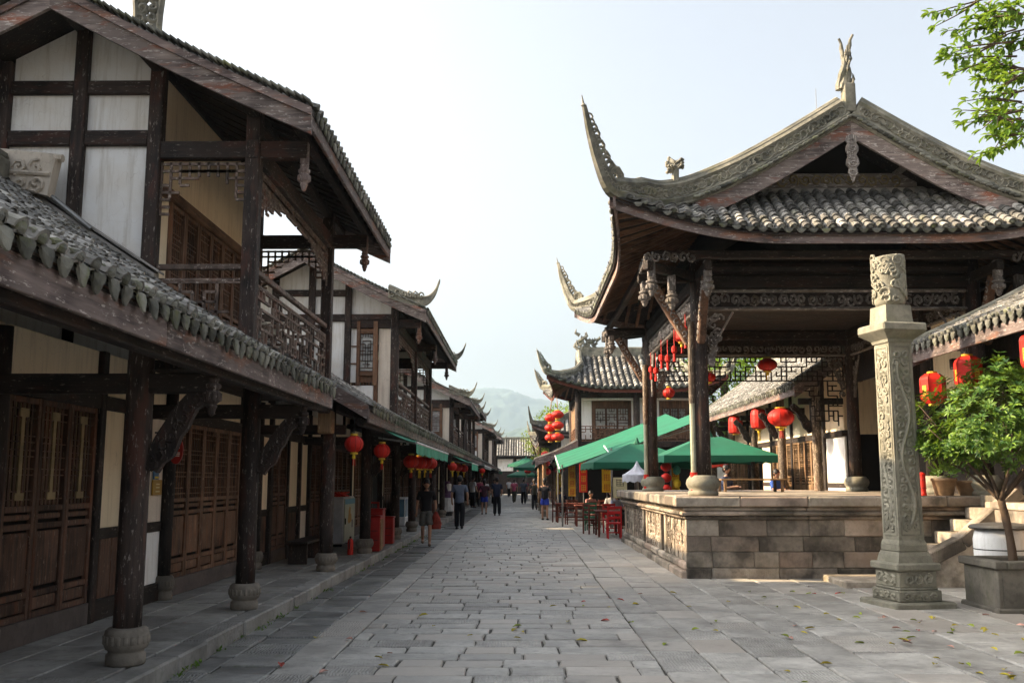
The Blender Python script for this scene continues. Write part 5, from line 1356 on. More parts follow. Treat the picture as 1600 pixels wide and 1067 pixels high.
# further houses on the right
def right_house(label, y0, y1, cx, A_, zo, seed):
    h = thing('street_house', (cx, (y0+y1)/2, 0), label, 'house')
    hip_gable(h, cx, (y0+y1)/2, A_, (y1-y0)/2+1.0, 'y', 5.0+zo, 1.3, (y1-y0)/2-.2, (y1-y0)/2-.6, .44, .03, .5, .35, 2.0, (A_+.55, (y1-y0)/2+1.5, 6.5+zo), .28, .28, 2)
    xw = cx-A_+1.2
    mb = MB(); mb.box(xw, cx+A_-1, y0, y1, 0, 5.0+zo); mb.build('wall', wood('dark', 'z'), h)
    facade(h, xw-.02, -1, [('post', y0, y0+.15), ('door', y0+.15, (y0+y1)/2-1, 4, 'brown'), ('plaster', (y0+y1)/2-1, (y0+y1)/2+.6, CREAM), ('door', (y0+y1)/2+.6, y1, 4, 'brown')], z0=.1, zd=2.3, zt=2.8, seed=seed)
    for a, b, z0, z1, m_ in ((.2, .9, 3.2+zo, 4.7+zo, WHITE), (1.1, 2.6, 3.2+zo, 4.7+zo, wood('brown', 'z')), (2.8, 3.6, 3.2+zo, 4.7+zo, WHITE)):
        mb = MB(); mb.box(xw+a, xw+b, y0-.05, y0+.02, z0, z1, .01); mb.build('wall_panel', m_, h)
    mb = MB(); mb.slab([[V((xw-1.3, y, 2.5)), V((xw, y, 3.1))] for y in (y0, y1)], (0, 0, -.08)); mb.build('pent_roof', TILE, h)
    return h
right_house('low dark house with curled eaves beyond the teahouse on the right', 57, 68, 4.9, 4.0, -.6, 21)
right_house('farther dark house on the right with curled eaves near the street end', 72, 86, 5.2, 4.0, -.4, 22)
right_house('farthest house on the right side of the street', 90, 106, 5.6, 4.0, -.2, 23)
# the building that closes the street
EB = thing('end_building', (-.5, 118, 0), 'tiled building with white wall panels closing the far end of the street', 'house')
mb = MB(); mb.box(-9, 9, 118, 124, 0, 4.6); mb.build('wall', wood('dark', 'z'), EB)
for i in range(7): mb = MB(); mb.box(-7.6+i*2.3, -5.7+i*2.3, 117.9, 118.02, 2.75, 4.2, .01); mb.build('wall_panel', WHITE, EB)
for i in range(8): mb = MB(); mb.box(-7.95+i*2.3, -7.65+i*2.3, 117.8, 118.05, 0, 4.6, .01); mb.build('post', wood('dark', 'z'), EB)
mb = MB(); P = [V((0, 116.8, 4.55)), V((0, 118.4, 5.3)), V((0, 121, 6.7))]; mb.slab([[p+V((x, 0, 0)) for p in P] for x in (-9.5, 9.5)], (0, 0, -.1)); er = mb.build('roof', TILE_BASE, EB)
far = MB()
for i in range(62): plain_row(far, [p+V((-9.4+i*.305, 0, .02)) for p in P], (1, 0, 0), .09)
far.build('tile_rows', TILE, er, kind='stuff')
mb = MB(); mb.slab([[V((x, 121, 6.7)), V((x, 125.4, 4.5))] for x in (-9.5, 9.5)], (0, 0, -.1)); mb.build('rear_roof', TILE_BASE, EB); mb = MB(); mb.box(-9.5, 9.5, 120.85, 121.15, 6.65, 7.0, .03); mb.build('ridge', RIDGE, er)

GW = thing('garden_wall', (12.5, 50, 0), 'white garden wall with a tiled coping behind the trees and halls', 'wall')
mb = MB(); mb.box(7.2, 20, 49.9, 50.2, -.05, 3.3, .01); mb.build('wall', WHITE, GW)
mb = MB(); mb.slab([[V((x, 49.6, 3.3)), V((x, 50.05, 3.62)), V((x, 50.5, 3.3))] for x in (7.1, 20.1)], (0, 0, -.08)); cp = mb.build('coping', TILE_BASE, GW)
far = MB()
for i in range(50): plain_row(far, [V((7.2+i*.26, 49.58, 3.31)), V((7.2+i*.26, 50.05, 3.63))], (1, 0, 0), .07)
far.build('tile_rows', TILE, cp, kind='stuff')
# ------------------------------------------------------------------ carved stone pillar in the square
def oriented(rz, c):
    m = Matrix.Rotation(rz, 3, 'Z'); c = V(c); return lambda x, y, z: c+m @ V((x, y, z))
ST = thing('stone_pillar', (5.14, 13.25, 0), 'tall carved grey stone pillar on stepped base standing beside the potted tree', 'pillar', None, R(12), True)
def sq(mb, h0, h1, z0, z1, bev=.012):
    vs = [(-h0, -h0, z0), (h0, -h0, z0), (h0, h0, z0), (-h0, h0, z0), (-h1, -h1, z1), (h1, -h1, z1), (h1, h1, z1), (-h1, h1, z1)]
    if abs(h0-h1) < 1e-6: mb.box(-h0, h0, -h0, h0, z0, z1, bev)
    else: mb.add([V(v) for v in vs], _BF)
mb = MB(); sq(mb, .44, .44, -.02, .075, .02); mb.build('plinth', STELE, ST)
mb = MB(); sq(mb, .315, .315, .075, .22); sq(mb, .285, .285, .22, .255); b1 = mb.build('base', STELE, ST)
mb = MB(); sq(mb, .275, .275, .255, .47); sq(mb, .325, .325, .47, .57, .02); sq(mb, .255, .235, .57, .66); sq(mb, .235, .215, .66, .71); sq(mb, .215, .215, .71, .80); sq(mb, .21, .19, .80, .86); mb.build('base_block', STELE, ST)
mb = MB(); sq(mb, .186, .172, .86, 3.52); sh = mb.build('shaft', STELE, ST)
mb = MB(); sq(mb, .19, .20, 3.52, 3.56); sq(mb, .20, .325, 3.56, 3.66); sq(mb, .33, .33, 3.66, 3.78, .02); mb.build('capital', STELE, ST)
mb = MB(); sq(mb, .205, .19, 3.78, 4.04); mb.build('neck', STELE, ST)
mb = MB(); mb.lathe((0, 0, 0), [(.185, 4.04), (.205, 4.10), (.20, 4.4), (.215, 4.62), (.225, 4.74), (.20, 4.755)], 18, .2); dr = mb.build('drum', STELE, ST, True)
for v in dr.data.vertices:
    if v.co.z > 4.6: v.co.z += .10*v.co.x
rr = random.Random(5)
def relief(parent, faces, seed, r=.019, cell=.13):
    mb = MB(); q = random.Random(seed)
    for (o, u, v, w_, h_) in faces: scrolls(mb, o, u, v, w_, h_, cell, r, q, 5)
    mb.build('relief', STELE, parent)
for k in range(4):                                           # raised borders and dragon-and-cloud relief on the four faces
    m = Matrix.Rotation(R(90)*k, 3, 'Z'); f = lambda x, y, z: m @ V((x, y, z))
    mb = MB()
    for x in (-.145, .145): mb.bar(f(x, -.184, .93), f(x*.93, -.170, 3.46), .022, .022, f(0, -1, 0))
    mb.bar(f(-.145, -.184, .93), f(.145, -.184, .93), .022, .022, f(0, -1, 0)); mb.bar(f(-.135, -.170, 3.46), f(.135, -.170, 3.46), .022, .022, f(0, -1, 0)); mb.build('border', STELE, sh)
    mb = MB(); scrolls(mb, f(-.12, -.183, .98), f(1, 0, 0), f(0, .0052, 1), .24, 2.44, .125, .021, random.Random(40+k), 5)
    P = [f(.075*math.sin(t*1.05), -.186+.0052*t*.2, 1.05+t*.2) for t in range(12)]; mb.tube(spline(P, 3), .030, 6); mb.build('relief', STELE, sh)
    mb = MB(); scrolls(mb, f(-.22, -.278, .29), f(1, 0, 0), (0, 0, 1), .44, .15, .145, .020, random.Random(50+k), 5); scrolls(mb, f(-.26, -.318, .10), f(1, 0, 0), (0, 0, 1), .52, .10, .13, .014, random.Random(60+k), 5); mb.build('relief', STELE, b1)
mb = MB()
for k in range(60):
    a0 = rr.uniform(0, 6.28); z0 = rr.uniform(4.10, 4.70); q = rr.uniform(.05, .10); sg = rr.choice((-1, 1)); pts = []
    for j in range(9): t = a0+sg*math.cos(j*.8)*q*(1-j/11)/.21; pts.append((.214*math.cos(t), .214*math.sin(t), z0+math.sin(j*.8)*q*(1-j/11)))
    mb.tube(pts, .020, 5)
mb.build('relief', STELE, dr)

# ------------------------------------------------------------------ lanterns
def lantern(kind, loc, label, w_=.34, h_=.42, cord=.4, tass=True, group='red lanterns'):
    L = thing('lantern', loc, label, 'lantern', group, rnd.uniform(0, 1), True); rr = random.Random(int(loc[1]*10))
    r = w_/2; n = {'hex': 6, 'barrel': 14, 'round': 20}[kind]
    if kind == 'hex': prof = [(r*.55, -h_/2), (r*.93, -h_*.38), (r, -h_*.30), (r, h_*.30), (r*.93, h_*.38), (r*.55, h_/2)]
    elif kind == 'barrel': prof = [(r*.55, -h_/2), (r*.9, -h_*.42), (r, -h_*.2), (r, h_*.2), (r*.9, h_*.42), (r*.55, h_/2)]
    else: prof = [(r*max(.34, math.cos(a)), h_/2*math.sin(a)) for a in [R(-76+152*i/10) for i in range(11)]]
    mb = MB(); mb.lathe((0, 0, 0), prof, n); b = mb.build('shade', RED, L, kind == 'round')
    mb = MB()
    for k in range(n if kind == 'hex' else n//2*1):
        a = 2*math.pi*k/(n if kind == 'hex' else n//2); mb.tube([((q+.003)*math.cos(a), (q+.003)*math.sin(a), z) for q, z in prof], .006, 4)
    mb.build('ribs', plain('lantern_rib', (.40, .02, .012), .5, 0, .2), b)
    if kind == 'hex':
        for k in (0, 2, 4):
            a = 2*math.pi*(k+.5)/6; d = V((math.cos(a), math.sin(a), 0)); s = V((-d.y, d.x, 0)); mb = MB(); q = r*.866+.003
            for i, z in enumerate((-.22, -.15, -.08, .0, .07)): mb.obox(d*q+V((0, 0, z*h_)), s*(r*(.16 if i % 2 else .20)), d*.002, V((0, 0, .012)))
            for sg in (-1, 1): mb.obox(d*q+s*sg*r*.19+V((0, 0, -.075*h_)), s*.006, d*.002, V((0, 0, h_*.16)))
            mb.build('gold_characters', GOLD, b)
    for z, m_ in ((h_/2, GOLD), (-h_/2-.035, GOLD)):
        mb = MB(); mb.lathe((0, 0, z), [(r*.40, 0), (r*.43, .012), (r*.43, .028), (r*.32, .036)], 12); mb.build('cap', m_, L)
    mb = MB(); mb.tube([(0, 0, h_/2+.03), (0, 0, h_/2+cord)], .006, 4); mb.build('cord', ROPE, L)
    if tass:
        t = MB(); t.lathe((0, 0, -h_/2-.035-.07), [(.030*w_/.34, 0), (.034*w_/.34, .02), (.028*w_/.34, .055), (.012, .07)], 8); t.build('tassel_head', YELLOW, L)
        t = MB()
        for k in range(9): a = rr.uniform(0, 6.28); q = .020*w_/.34; t.tube([(q*math.cos(a), q*math.sin(a), -h_/2-.10), (q*1.4*math.cos(a), q*1.4*math.sin(a), -h_/2-.10-.17*h_/.4)], .005, 3)
        t.build('tassel', YELLOW if rr.random() < .6 else RED, L)
    return L
lantern('hex', (6.22, 14.55, 3.02), 'hexagonal red lantern under the right eave, nearest the stone pillar', .36, .45, .55, False)
lantern('hex', (6.30, 13.55, 3.15), 'hexagonal red lantern under the right eave, middle of the three above the potted tree', .37, .46, .45, False)
lantern('hex', (6.36, 11.80, 3.22), 'hexagonal red lantern at the right edge, half behind leaves', .38, .48, .40, False)
lantern('barrel', (6.95, 31.4, 3.42), 'small red barrel lantern, leftmost under the sunlit hall eave', .46, .56, .5, False)
lantern('barrel', (6.92, 28.2, 3.42), 'red barrel lantern with tassel, middle one under the sunlit hall eave', .46, .58, .5, True)
lantern('round', (6.90, 25.7, 3.30), 'wide round red lantern with yellow tassel under the sunlit hall eave', .70, .48, .6, True)
lantern('round', (5.95, 23.2, 4.42), 'round red lantern hanging from the back fretwork of the stage', .46, .30, .3, True)
lantern('round', (4.55, 23.2, 4.12), 'small red lantern seen right of the front stage column', .26, .24, .5, False)
lantern('round', (3.52, 23.0, 3.72), 'small red lantern beside the rear stage column', .28, .24, .7, False)
lantern('hex', (3.05, 18.2, 4.42), 'boxy red lantern hanging from the stage frieze, nearest the front column', .27, .30, .25, True)
for i, (y, z, l) in enumerate(((17.75, 4.30, 'first'), (19.1, 4.22, 'second'), (20.0, 4.15, 'third'), (20.9, 4.28, 'fourth'), (21.8, 4.10, 'fifth'), (22.6, 4.22, 'last'))):
    T = thing('hanging_tassel', (3.05, y, z), l+' red tassel ornament hanging along the stage side, counting from the front column', 'tassel', 'red tassels on the stage', 0, True)
    mb = MB(); mb.lathe((0, 0, -.06), [(.03, 0), (.055, .03), (.055, .12), (.03, .15)], 8); mb.build('knot', RED, T)
    mb = MB(); mb.tube([(0, 0, .08), (0, 0, .42)], .006, 4); mb.build('cord', RED, T)
    mb = MB(); mb.lathe((0, 0, -.34), [(.030, .12), (.030, .16), (.024, .26), (.012, .30)], 8); mb.build('fringe', RED, T)
lantern('round', (-2.68, 15.35, 2.22), 'round red lantern with yellow tassel, nearest on the left arcade', .29, .26, .30)
lantern('round', (-2.66, 18.3, 2.20), 'round red lantern on the left arcade just before the green awning', .30, .27, .30)
for i, (x, y, z) in enumerate(((-2.6, 22.6, 2.08), (-2.55, 24.0, 2.08), (-2.55, 25.4, 2.10), (-2.5, 26.4, 2.10), (-2.6, 36.0, 2.15), (-2.55, 38.5, 2.15), (-2.5, 41.5, 2.15), (-2.4, 58.0, 2.2))):
    lantern('round', (x, y, z), ('first', 'second', 'third', 'fourth')[i]+' red lantern in the row under the left green awning' if i < 4 else ('first', 'second', 'third', 'fourth')[i-4]+' red lantern along the left arcade beyond the green awning', .36, .30, .3)
for j, (x, y) in enumerate(((1.18, 40.6), (1.48, 40.0))):
    for i, z in enumerate((4.25, 3.83, 3.42) if j == 0 else (4.35, 3.90, 3.42)): lantern('round', (x, y, z), ('top', 'middle', 'bottom')[i]+' lantern of the '+('left' if j == 0 else 'right')+' string on the teahouse corner', .46 if j == 0 else .52, .32, .28, False, 'lantern strings on the teahouse')
for i, (x, y, z) in enumerate(((1.25, 52, 3.0), (1.25, 52, 2.55), (1.3, 52, 2.1), (1.75, 46, 2.15), (2.05, 47, 2.5), (.4, 70, 2.3), (-.2, 96, 2.6))):
    lantern('round', (x, y, z), ('top', 'middle', 'lowest')[i]+' lantern of the far string left of the teahouse' if i < 3 else ('fat red lantern under the teahouse pent roof', 'upper red lantern under the teahouse pent roof', 'small far red lantern on the right side', 'tiny red lantern hanging at the far street end')[i-3], .5, .36, .3, False, 'lanterns beyond the teahouse')
mb = MB(); mb.tube([(1.18, 40.6, 4.5), (1.3, 41.6, 5.2)], .02, 5); mb.tube([(1.48, 40, 4.6), (1.5, 41.6, 5.2)], .02, 5); mb.build('lantern_pole', wood('warm', 'z'), R1)

# ------------------------------------------------------------------ awnings and umbrellas
def awning(loc, label, xa, za, xb, zb, y0, y1, mat, val=.18, poles=(), group=None, tilt=0.0):
    h = thing('awning', loc, label, 'awning', group); n = max(4, int((y1-y0)/.25)); ys = [lerp(y0, y1, i/n) for i in range(n+1)]
    mb = MB(); mb.slab([[V((lerp(xa, xb, t), y, lerp(za, zb, t)-.05*math.sin(math.pi*t)+.012*math.sin(i*1.9)*t+tilt*(y-y0))) for t in [k/6 for k in range(7)]] for i, y in enumerate(ys)], (0, 0, -.012)); c = mb.build('canopy', mat, h)
    mb = MB(); mb.slab([[V((xb, y, zb+tilt*(y-y0))) for y in ys], [V((xb+.02*math.sin(i*2.2), y, zb+tilt*(y-y0)-val*(1+.14*math.sin(i*math.pi))-(.04 if i % 2 else 0))) for i, y in enumerate(ys)]], (.008, 0, 0)); mb.build('valance', mat, c)
    mb = MB(); mb.tube([(xb, y0, zb-.01), (xb, y1, zb-.01+tilt*(y1-y0))], .025, 6); mb.build('front_bar', WHITEP, h)
    for y in (y0+.2, y1-.2): mb = MB(); mb.bar((xa, y, za-.25), (xb, y, zb-.02), .03, .03); mb.build('arm', STEEL, h)
    for (x, y) in poles: mb = MB(); mb.tube([(x, y, 0), (x, y, zb+.15)], .035, 8); mb.build('pole', STEEL, h)
    return h
awning((-2.6, 21, 2.3), 'long green awning over the left arcade, nearest on that side', -2.75, 2.70, -2.0, 2.36, 18.2, 26.0, GREENL, .2)
awning((-2.6, 39, 2.3), 'second green awning on the left, beyond the person in slate tee', -2.7, 2.62, -1.9, 2.30, 36.5, 41.5, GREENL, .25)
awning((-2.6, 50, 2.3), 'pale grey awning far along the left arcade', -2.7, 2.6, -1.8, 2.35, 46, 56, plain('grey_canvas', (.30, .33, .32), .8, .1, .2), .12)
awning((-2.5, 66, 2.3), 'third green awning far along the left arcade', -2.7, 2.75, -1.5, 2.3, 62, 72, GREENC, .2)
awning((3.4, 37, 2.2), 'big sloping green awning beside the teahouse, right of the street', 5.9, 3.75, 1.35, 2.05, 35.0, 39.6, GREENC, .16, [(1.45, 35.1), (1.45, 39.4)], None, .13)
awning((3.4, 34, 2.2), 'narrow folded green awning above the cafe tables', 6.2, 3.75, 3.0, 2.60, 33.4, 35.4, GREENC, .12, [(3.1, 33.6)], None, .15)
def umbrella(loc, label, wd, zt, ze, mat, pole_h0=0.0, n=8, group='green parasols', square=True):
    u = thing('parasol', loc, label, 'parasol', group, rnd.uniform(-.1, .1), True); mb = MB(); n = 4 if square else 8; rows = []
    m = 24
    for k in range(7):
        t = k/6; row = []
        for i in range(m+1):
            a = 2*math.pi*i/m; q = wd/2*t
            if square: c = max(abs(math.cos(a)), abs(math.sin(a))); x, y = q*math.cos(a)/c, q*math.sin(a)/c
            else: x, y = q*math.cos(a), q*math.sin(a)
            sag = .05*math.sin(math.pi*t)*abs(math.cos(a*n/2))
            row.append(V((x, y, lerp(zt, ze, t)-sag)))
        rows.append(row)
    mb.slab(rows[1:], (0, 0, -.012)); mb.lathe((0, 0, zt-.12), [(.12, 0), (.06, .10), (.02, .2)], 8); c = mb.build('canopy', mat, u)
    mb = MB(); mb.slab([rows[-1], [p+V((p.x*.01, p.y*.01, -.17-(.045 if i % 2 else 0))) for i, p in enumerate(rows[-1])]], (0, 0, -.006)); mb.build('valance', mat, c)
    mb = MB(); mb.tube([(0, 0, pole_h0), (0, 0, zt-.05)], .032, 8); mb.build('pole', STEEL, u)
    for k in range(8):
        a = math.pi/4*k; q = wd/2*(1.0 if not square or k % 2 == 0 else 1.38); mb = MB(); mb.bar((0, 0, zt-.1), (q*math.cos(a)*.98, q*math.sin(a)*.98, ze-.03), .02, .02); mb.build('rib', STEEL, u)
    mb = MB(); mb.lathe((0, 0, pole_h0), [(.28, 0), (.28, .06), (.10, .10), (.05, .3)], 10); mb.build('foot', STEEL, u)
    return u
umbrella((5.75, 29.6, 0), 'square green parasol behind the stage platform, between stage columns', 3.35, 3.08, 2.36, GREENC, .6)
umbrella((3.75, 31.6, 0), 'square green parasol by the cafe tables, left of the rear stage column', 3.3, 2.95, 2.20, GREENC, 0)
umbrella((3.35, 28.3, 0), 'small pale umbrella with white panels at the platform corner', .86, 2.12, 1.80, plain('pale_cloth', (.62, .64, .72), .8, .05, .15), 0, 8, None, False)
umbrella((6.2, 34.5, 0), 'small red parasol behind the green one', 2.2, 2.55, 2.30, plain('red_canvas', (.55, .06, .05), .7, .05, .15), .6, 8, None, False)
for i, (x, y, l) in enumerate(((.3, 78, 'upper far green parasol near the street end'), (.9, 66, 'round far green parasol right of the street end'), (.1, 88, 'farthest green parasol at the street end'))): umbrella((x, y, 0), l, 3.0, 3.5-.4*i, 2.9-.4*i, GREENC, 0, 8, 'far parasols', False)

# ------------------------------------------------------------------ cafe furniture
def table(loc, rz, label, L=1.3, W_=.75, H=.76):
    t = thing('cafe_table', loc, label, 'table', 'cafe tables', rz, True); k = wood('red', 'x')
    mb = MB(); mb.box(-L/2, L/2, -W_/2, W_/2, H-.045, H, .01); mb.build('table_top', k, t)
    for sx in (-1, 1):
        for sy in (-1, 1): mb = MB(); mb.box(sx*(L/2-.07)-.03, sx*(L/2-.07)+.03, sy*(W_/2-.07)-.03, sy*(W_/2-.07)+.03, 0, H-.046, .006); mb.build('leg', wood('red', 'z'), t)
    for sy in (-1, 1): mb = MB(); mb.box(-L/2+.1, L/2-.1, sy*(W_/2-.07)-.012, sy*(W_/2-.07)+.012, H-.14, H-.047); mb.build('apron', k, t)
    mb = MB(); mb.box(-L/2+.1, L/2-.1, -.02, .02, .18, .23); mb.build('stretcher', k, t)
def chair(loc, rz, label, mat=None, group='cafe chairs'):
    c = thing('cafe_chair', loc, label, 'chair', group, rz, True); m_ = mat or wood('red', 'z')
    mb = MB(); mb.box(-.21, .21, -.21, .21, .42, .46, .01); mb.build('seat', m_, c)
    for sx in (-1, 1):
        for sy in (-1, 1): mb = MB(); mb.box(sx*.185-.02, sx*.185+.02, sy*.185-.02, sy*.185+.02, 0, .419 if sy < 0 else .92, .005); mb.build('leg', m_, c)
    for z in (.60, .74, .88): mb = MB(); mb.box(-.163, .163, .175, .195, z-.035, z+.035, .006); mb.build('back_slat', m_, c)
    mb = MB(); mb.box(-.163, .163, -.195, -.175, .15, .18); mb.build('stretcher', m_, c)
REDPL = plain('red_plastic', (.55, .018, .02), .35, .08, .1, 4, .05); GRNPL = plain('green_fabric', (.015, .13, .06), .6, .05, .1)
table((1.95, 38.6, 0), .05, 'dark red wooden table farthest left of the cafe group'); table((2.55, 35.6, 0), .0, 'dark red wooden table in the middle of the cafe group'); table((2.55, 29.2, 0), 1.57, 'dark red table next to the platform corner'); table((3.9, 35.8, 0), 0, 'dark red table under the green parasol')
chair((1.85, 36.9, 0), 3.3, 'dark red chair in front of the leftmost cafe table'); chair((2.55, 34.4, 0), 3.1, 'dark red chair facing the middle cafe table'); chair((2.30, 32.4, 0), 2.9, 'chair with green back near the awning pole', GRNPL)
chair((2.15, 30.4, 0), 2.0, 'dark red chair left of the corner table'); chair((2.62, 27.9, 0), 3.14, 'bright red chair against the platform corner', REDPL); chair((2.78, 30.7, 0), .2, 'second bright red chair behind the corner table', REDPL); chair((3.1, 36.5, 0), .2, 'dark red chair behind the middle cafe table'); chair((1.4, 38.9, 0), 1.5, 'dark red chair at the left end of the cafe group')

# ------------------------------------------------------------------ things along the left arcade
PLQ = thing('oval_plaque', (-4.33, 12.05, 2.02), 'red oval sign hanging from a bracket beside the brown doors', 'sign', None, 0, True)
mb = MB(); mb.prism([(.085*math.cos(a*.314), .17*math.sin(a*.314)) for a in range(20)], (0, 0, 0), (1, 0, 0), (0, 0, 1), .03); pb = mb.build('board', REDP, PLQ)
mb = MB()
for i, (z, w_) in enumerate(((.03, .045), (-.03, .05), (-.05, .05), (-.07, .045))): mb.box(-w_, w_, -.019, -.016, z-.006, z+.006)
mb.build('lettering', plain('pale_letters', (.72, .55, .50), .6, 0, .1), pb)
mb = MB(); mb.bar((-.28, 0, .22), (.03, 0, .22), .02, .02); mb.tube([(0, 0, .16), (0, 0, .22)], .006, 4); mb.build('bracket', ROPE, PLQ)
def wall_sign(loc, w_, h_, mat, label, bars=(), bm=None, nm='notice'):
    s = thing(nm, loc, label, 'sign', None, 0, True); mb = MB(); mb.box(0, .02, -w_/2, w_/2, -h_/2, h_/2, .004); b = mb.build('board', mat, s)
    if bars:
        mb = MB()
        for (y, z, a, c) in bars: mb.box(.0205, .023, y-a, y+a, z-c, z+c)
        mb.build('lettering', bm, b)
wall_sign((-4.62, 12.15, 1.72), .16, .12, plain('blue_board', (.05, .14, .26), .5, 0, .1), 'small blue notice on the plaster above the gold sign', [(0, -.035, .06, .012)], YELLOW)
wall_sign((-4.62, 12.20, 1.56), .30, .19, plain('brass_board', (.42, .25, .05), .4, 0, .15, metal=.2), 'gold framed notice on the plaster by the brown doors', [(.0, .04, .06, .008), (0, .0, .06, .008), (0, -.05, .07, .008)], plain('pale_letters2', (.7, .6, .35), .6, 0, .1))
FR = thing('ice_cabinet', (-4.32, 22.9, .15), 'white drinks cabinet with a yellow picture on its blue topped door', 'cabinet', None, 0, True)
mb = MB(); mb.box(-.24, .24, -.70, .70, .06, 1.12, .02); bd = mb.build('body', WHITEP, FR)
mb = MB(); mb.box(.241, .262, -.66, .66, .10, 1.08, .008); dr_ = mb.build('door', plain('pale_door', (.52, .55, .44), .4, 0, .1), bd)
mb = MB(); mb.box(.263, .266, -.64, .64, .95, 1.07); mb.build('blue_strip', plain('sky_blue', (.12, .32, .46), .5, 0, .1), bd)
mb = MB(); mb.prism([(-.25, .55), (-.12, .50), (.05, .52), (.22, .56), (.18, .70), (.05, .74), (.08, .86), (-.05, .90), (-.16, .80), (-.20, .66)], (.265, 0, 0), (0, 1, 0), (0, 0, 1), .003); mb.build('picture', plain('orange_print', (.60, .34, .05), .5, 0, .2), bd)
mb = MB(); mb.box(.264, .267, .25, .40, .40, .58); mb.build('grey_label', plain('grey_print', (.2, .2, .2), .5, 0, .1), bd)
mb = MB(); mb.box(.263, .285, -.63, -.60, .50, .64, .006); mb.build('handle', ROPE, bd)
for s in (-.6, .6): mb = MB(); mb.box(-.2, .2, s-.03, s+.03, 0, .061); mb.build('foot', ROPE, FR)
mb = MB()
for k in range(14): mb.tube([(rnd.uniform(-.1, .2), rnd.uniform(-.4, .3), 1.11), (rnd.uniform(-.1, .2), rnd.uniform(-.4, .3), 1.22)], [.04, .015], 5)
mb.build('red_bundle', RED, FR)
def red_bin(loc, w_, d_, h_, label, plank=False, top=False):
    b = thing('red_cabinet', loc, label, 'cabinet', 'red cabinets', 0, True); mb = MB(); mb.box(-w_/2, w_/2, -d_/2, d_/2, .02, h_, .015); q = mb.build('body', REDP, b)
    mb = MB(); mb.box(-w_/2-.015, w_/2+.015, -d_/2-.015, d_/2+.015, h_, h_+.035, .01); mb.build('lid', REDP, q)
    if plank: mb = MB(); mb.box(w_/2, w_/2+.02, -d_/2+.02, d_/2-.02, .05, h_-.03, .006); mb.build('wooden_side', wood('warm', 'z'), q)
    if top:
        mb = MB(); [mb.bar(a, c, .04, .04) for a, c in (((-.12, 0, h_+.03), (-.12, 0, h_+.17)), ((.12, 0, h_+.03), (.12, 0, h_+.17)), ((-.14, 0, h_+.16), (.14, 0, h_+.16)))]; mb.build('handle', REDP, q)
    for z in (.35, .62): mb = MB(); mb.box(-w_/2+.04, w_/2-.04, -d_/2-.006, -d_/2+.001, h_*z-.006, h_*z+.006); mb.build('seam', ROPE, q)
red_bin((-3.17, 20.75, .15), .34, .40, .72, 'red cabinet with wooden side panel, nearest of three behind the column', True); red_bin((-3.36, 21.9, .15), .50, .45, .84, 'taller red cabinet with a handle frame on top', False, True); red_bin((-3.15, 23.1, .15), .22, .3, .62, 'narrow red cabinet, last of the three on the arcade')
ex = thing('fire_extinguisher', (-3.50, 19.9, .15), 'small red extinguisher standing beside a stone column base', 'extinguisher', None, 0, True)
mb = MB(); mb.lathe((0, 0, 0), [(.055, 0), (.06, .02), (.06, .26), (.045, .31), (.02, .33)], 12); mb.build('bottle', RED, ex); mb = MB(); mb.box(-.015, .015, -.05, .03, .33, .37, .004); mb.build('valve', ROPE, ex); mb = MB(); mb.tube([(0, -.05, .35), (0, -.085, .3), (0, -.085, .12)], .01, 5); mb.build('hose', ROPE, ex)
cs = thing('display_case', (-4.1, 33.2, .15), 'low glass display case with white frame under the arcade', 'case', None, 0, True)
mb = MB(); mb.box(-.22, .22, -1.0, 1.0, .02, .30, .01); mb.build('cabinet', WHITEP, cs); mb = MB(); mb.box(-.2, .2, -.98, .98, .30, .86); mb.build('glass', plain('blue_glass', (.10, .22, .32), .12, 0, .1, 3, 0, 10, .6), cs)
for y in (-.99, -.33, .33, .99): mb = MB(); mb.box(.19, .22, y-.02, y+.02, .30, .88); mb.build('frame', WHITEP, cs)
mb = MB(); mb.box(-.23, .23, -1.01, 1.01, .88, .92, .008); mb.build('frame', WHITEP, cs)
dm = thing('covered_drum', (-3.22, 41.5, .15), 'white drum with a purple wrapped column on top by the kerb', 'drum', None, 0, True)
mb = MB(); mb.lathe((0, 0, .18), [(.28, 0), (.31, .04), (.31, .5), (.27, .58)], 14); mb.build('drum', WHITEP, dm); mb = MB(); mb.lathe((0, 0, 0), [(.24, 0), (.24, .18)], 12); mb.build('stand', ROPE, dm); mb = MB(); mb.lathe((0, 0, .76), [(.26, 0), (.22, .12), (.16, .2), (.15, .62), (.10, .70)], 14); mb.build('purple_wrap', plain('purple_cloth', (.16, .09, .20), .7, 0, .2), dm); mb = MB(); mb.lathe((0.03, 0, 1.05), [(.15, 0), (.16, .25), (.15, .3)], 12); mb.build('white_band', WHITEP, dm)
tb = thing('bench', (-4.05, 18.4, .15), 'low dark wooden bench against the arcade wall', 'bench', None, 0, True)
mb = MB(); mb.box(-.2, .2, -.9, .9, .36, .41, .01); mb.build('seat', wood('dark', 'y'), tb)
for y in (-.75, .75): mb = MB(); mb.box(-.17, .17, y-.03, y+.03, 0, .36, .008); mb.build('leg', wood('dark', 'z'), tb)
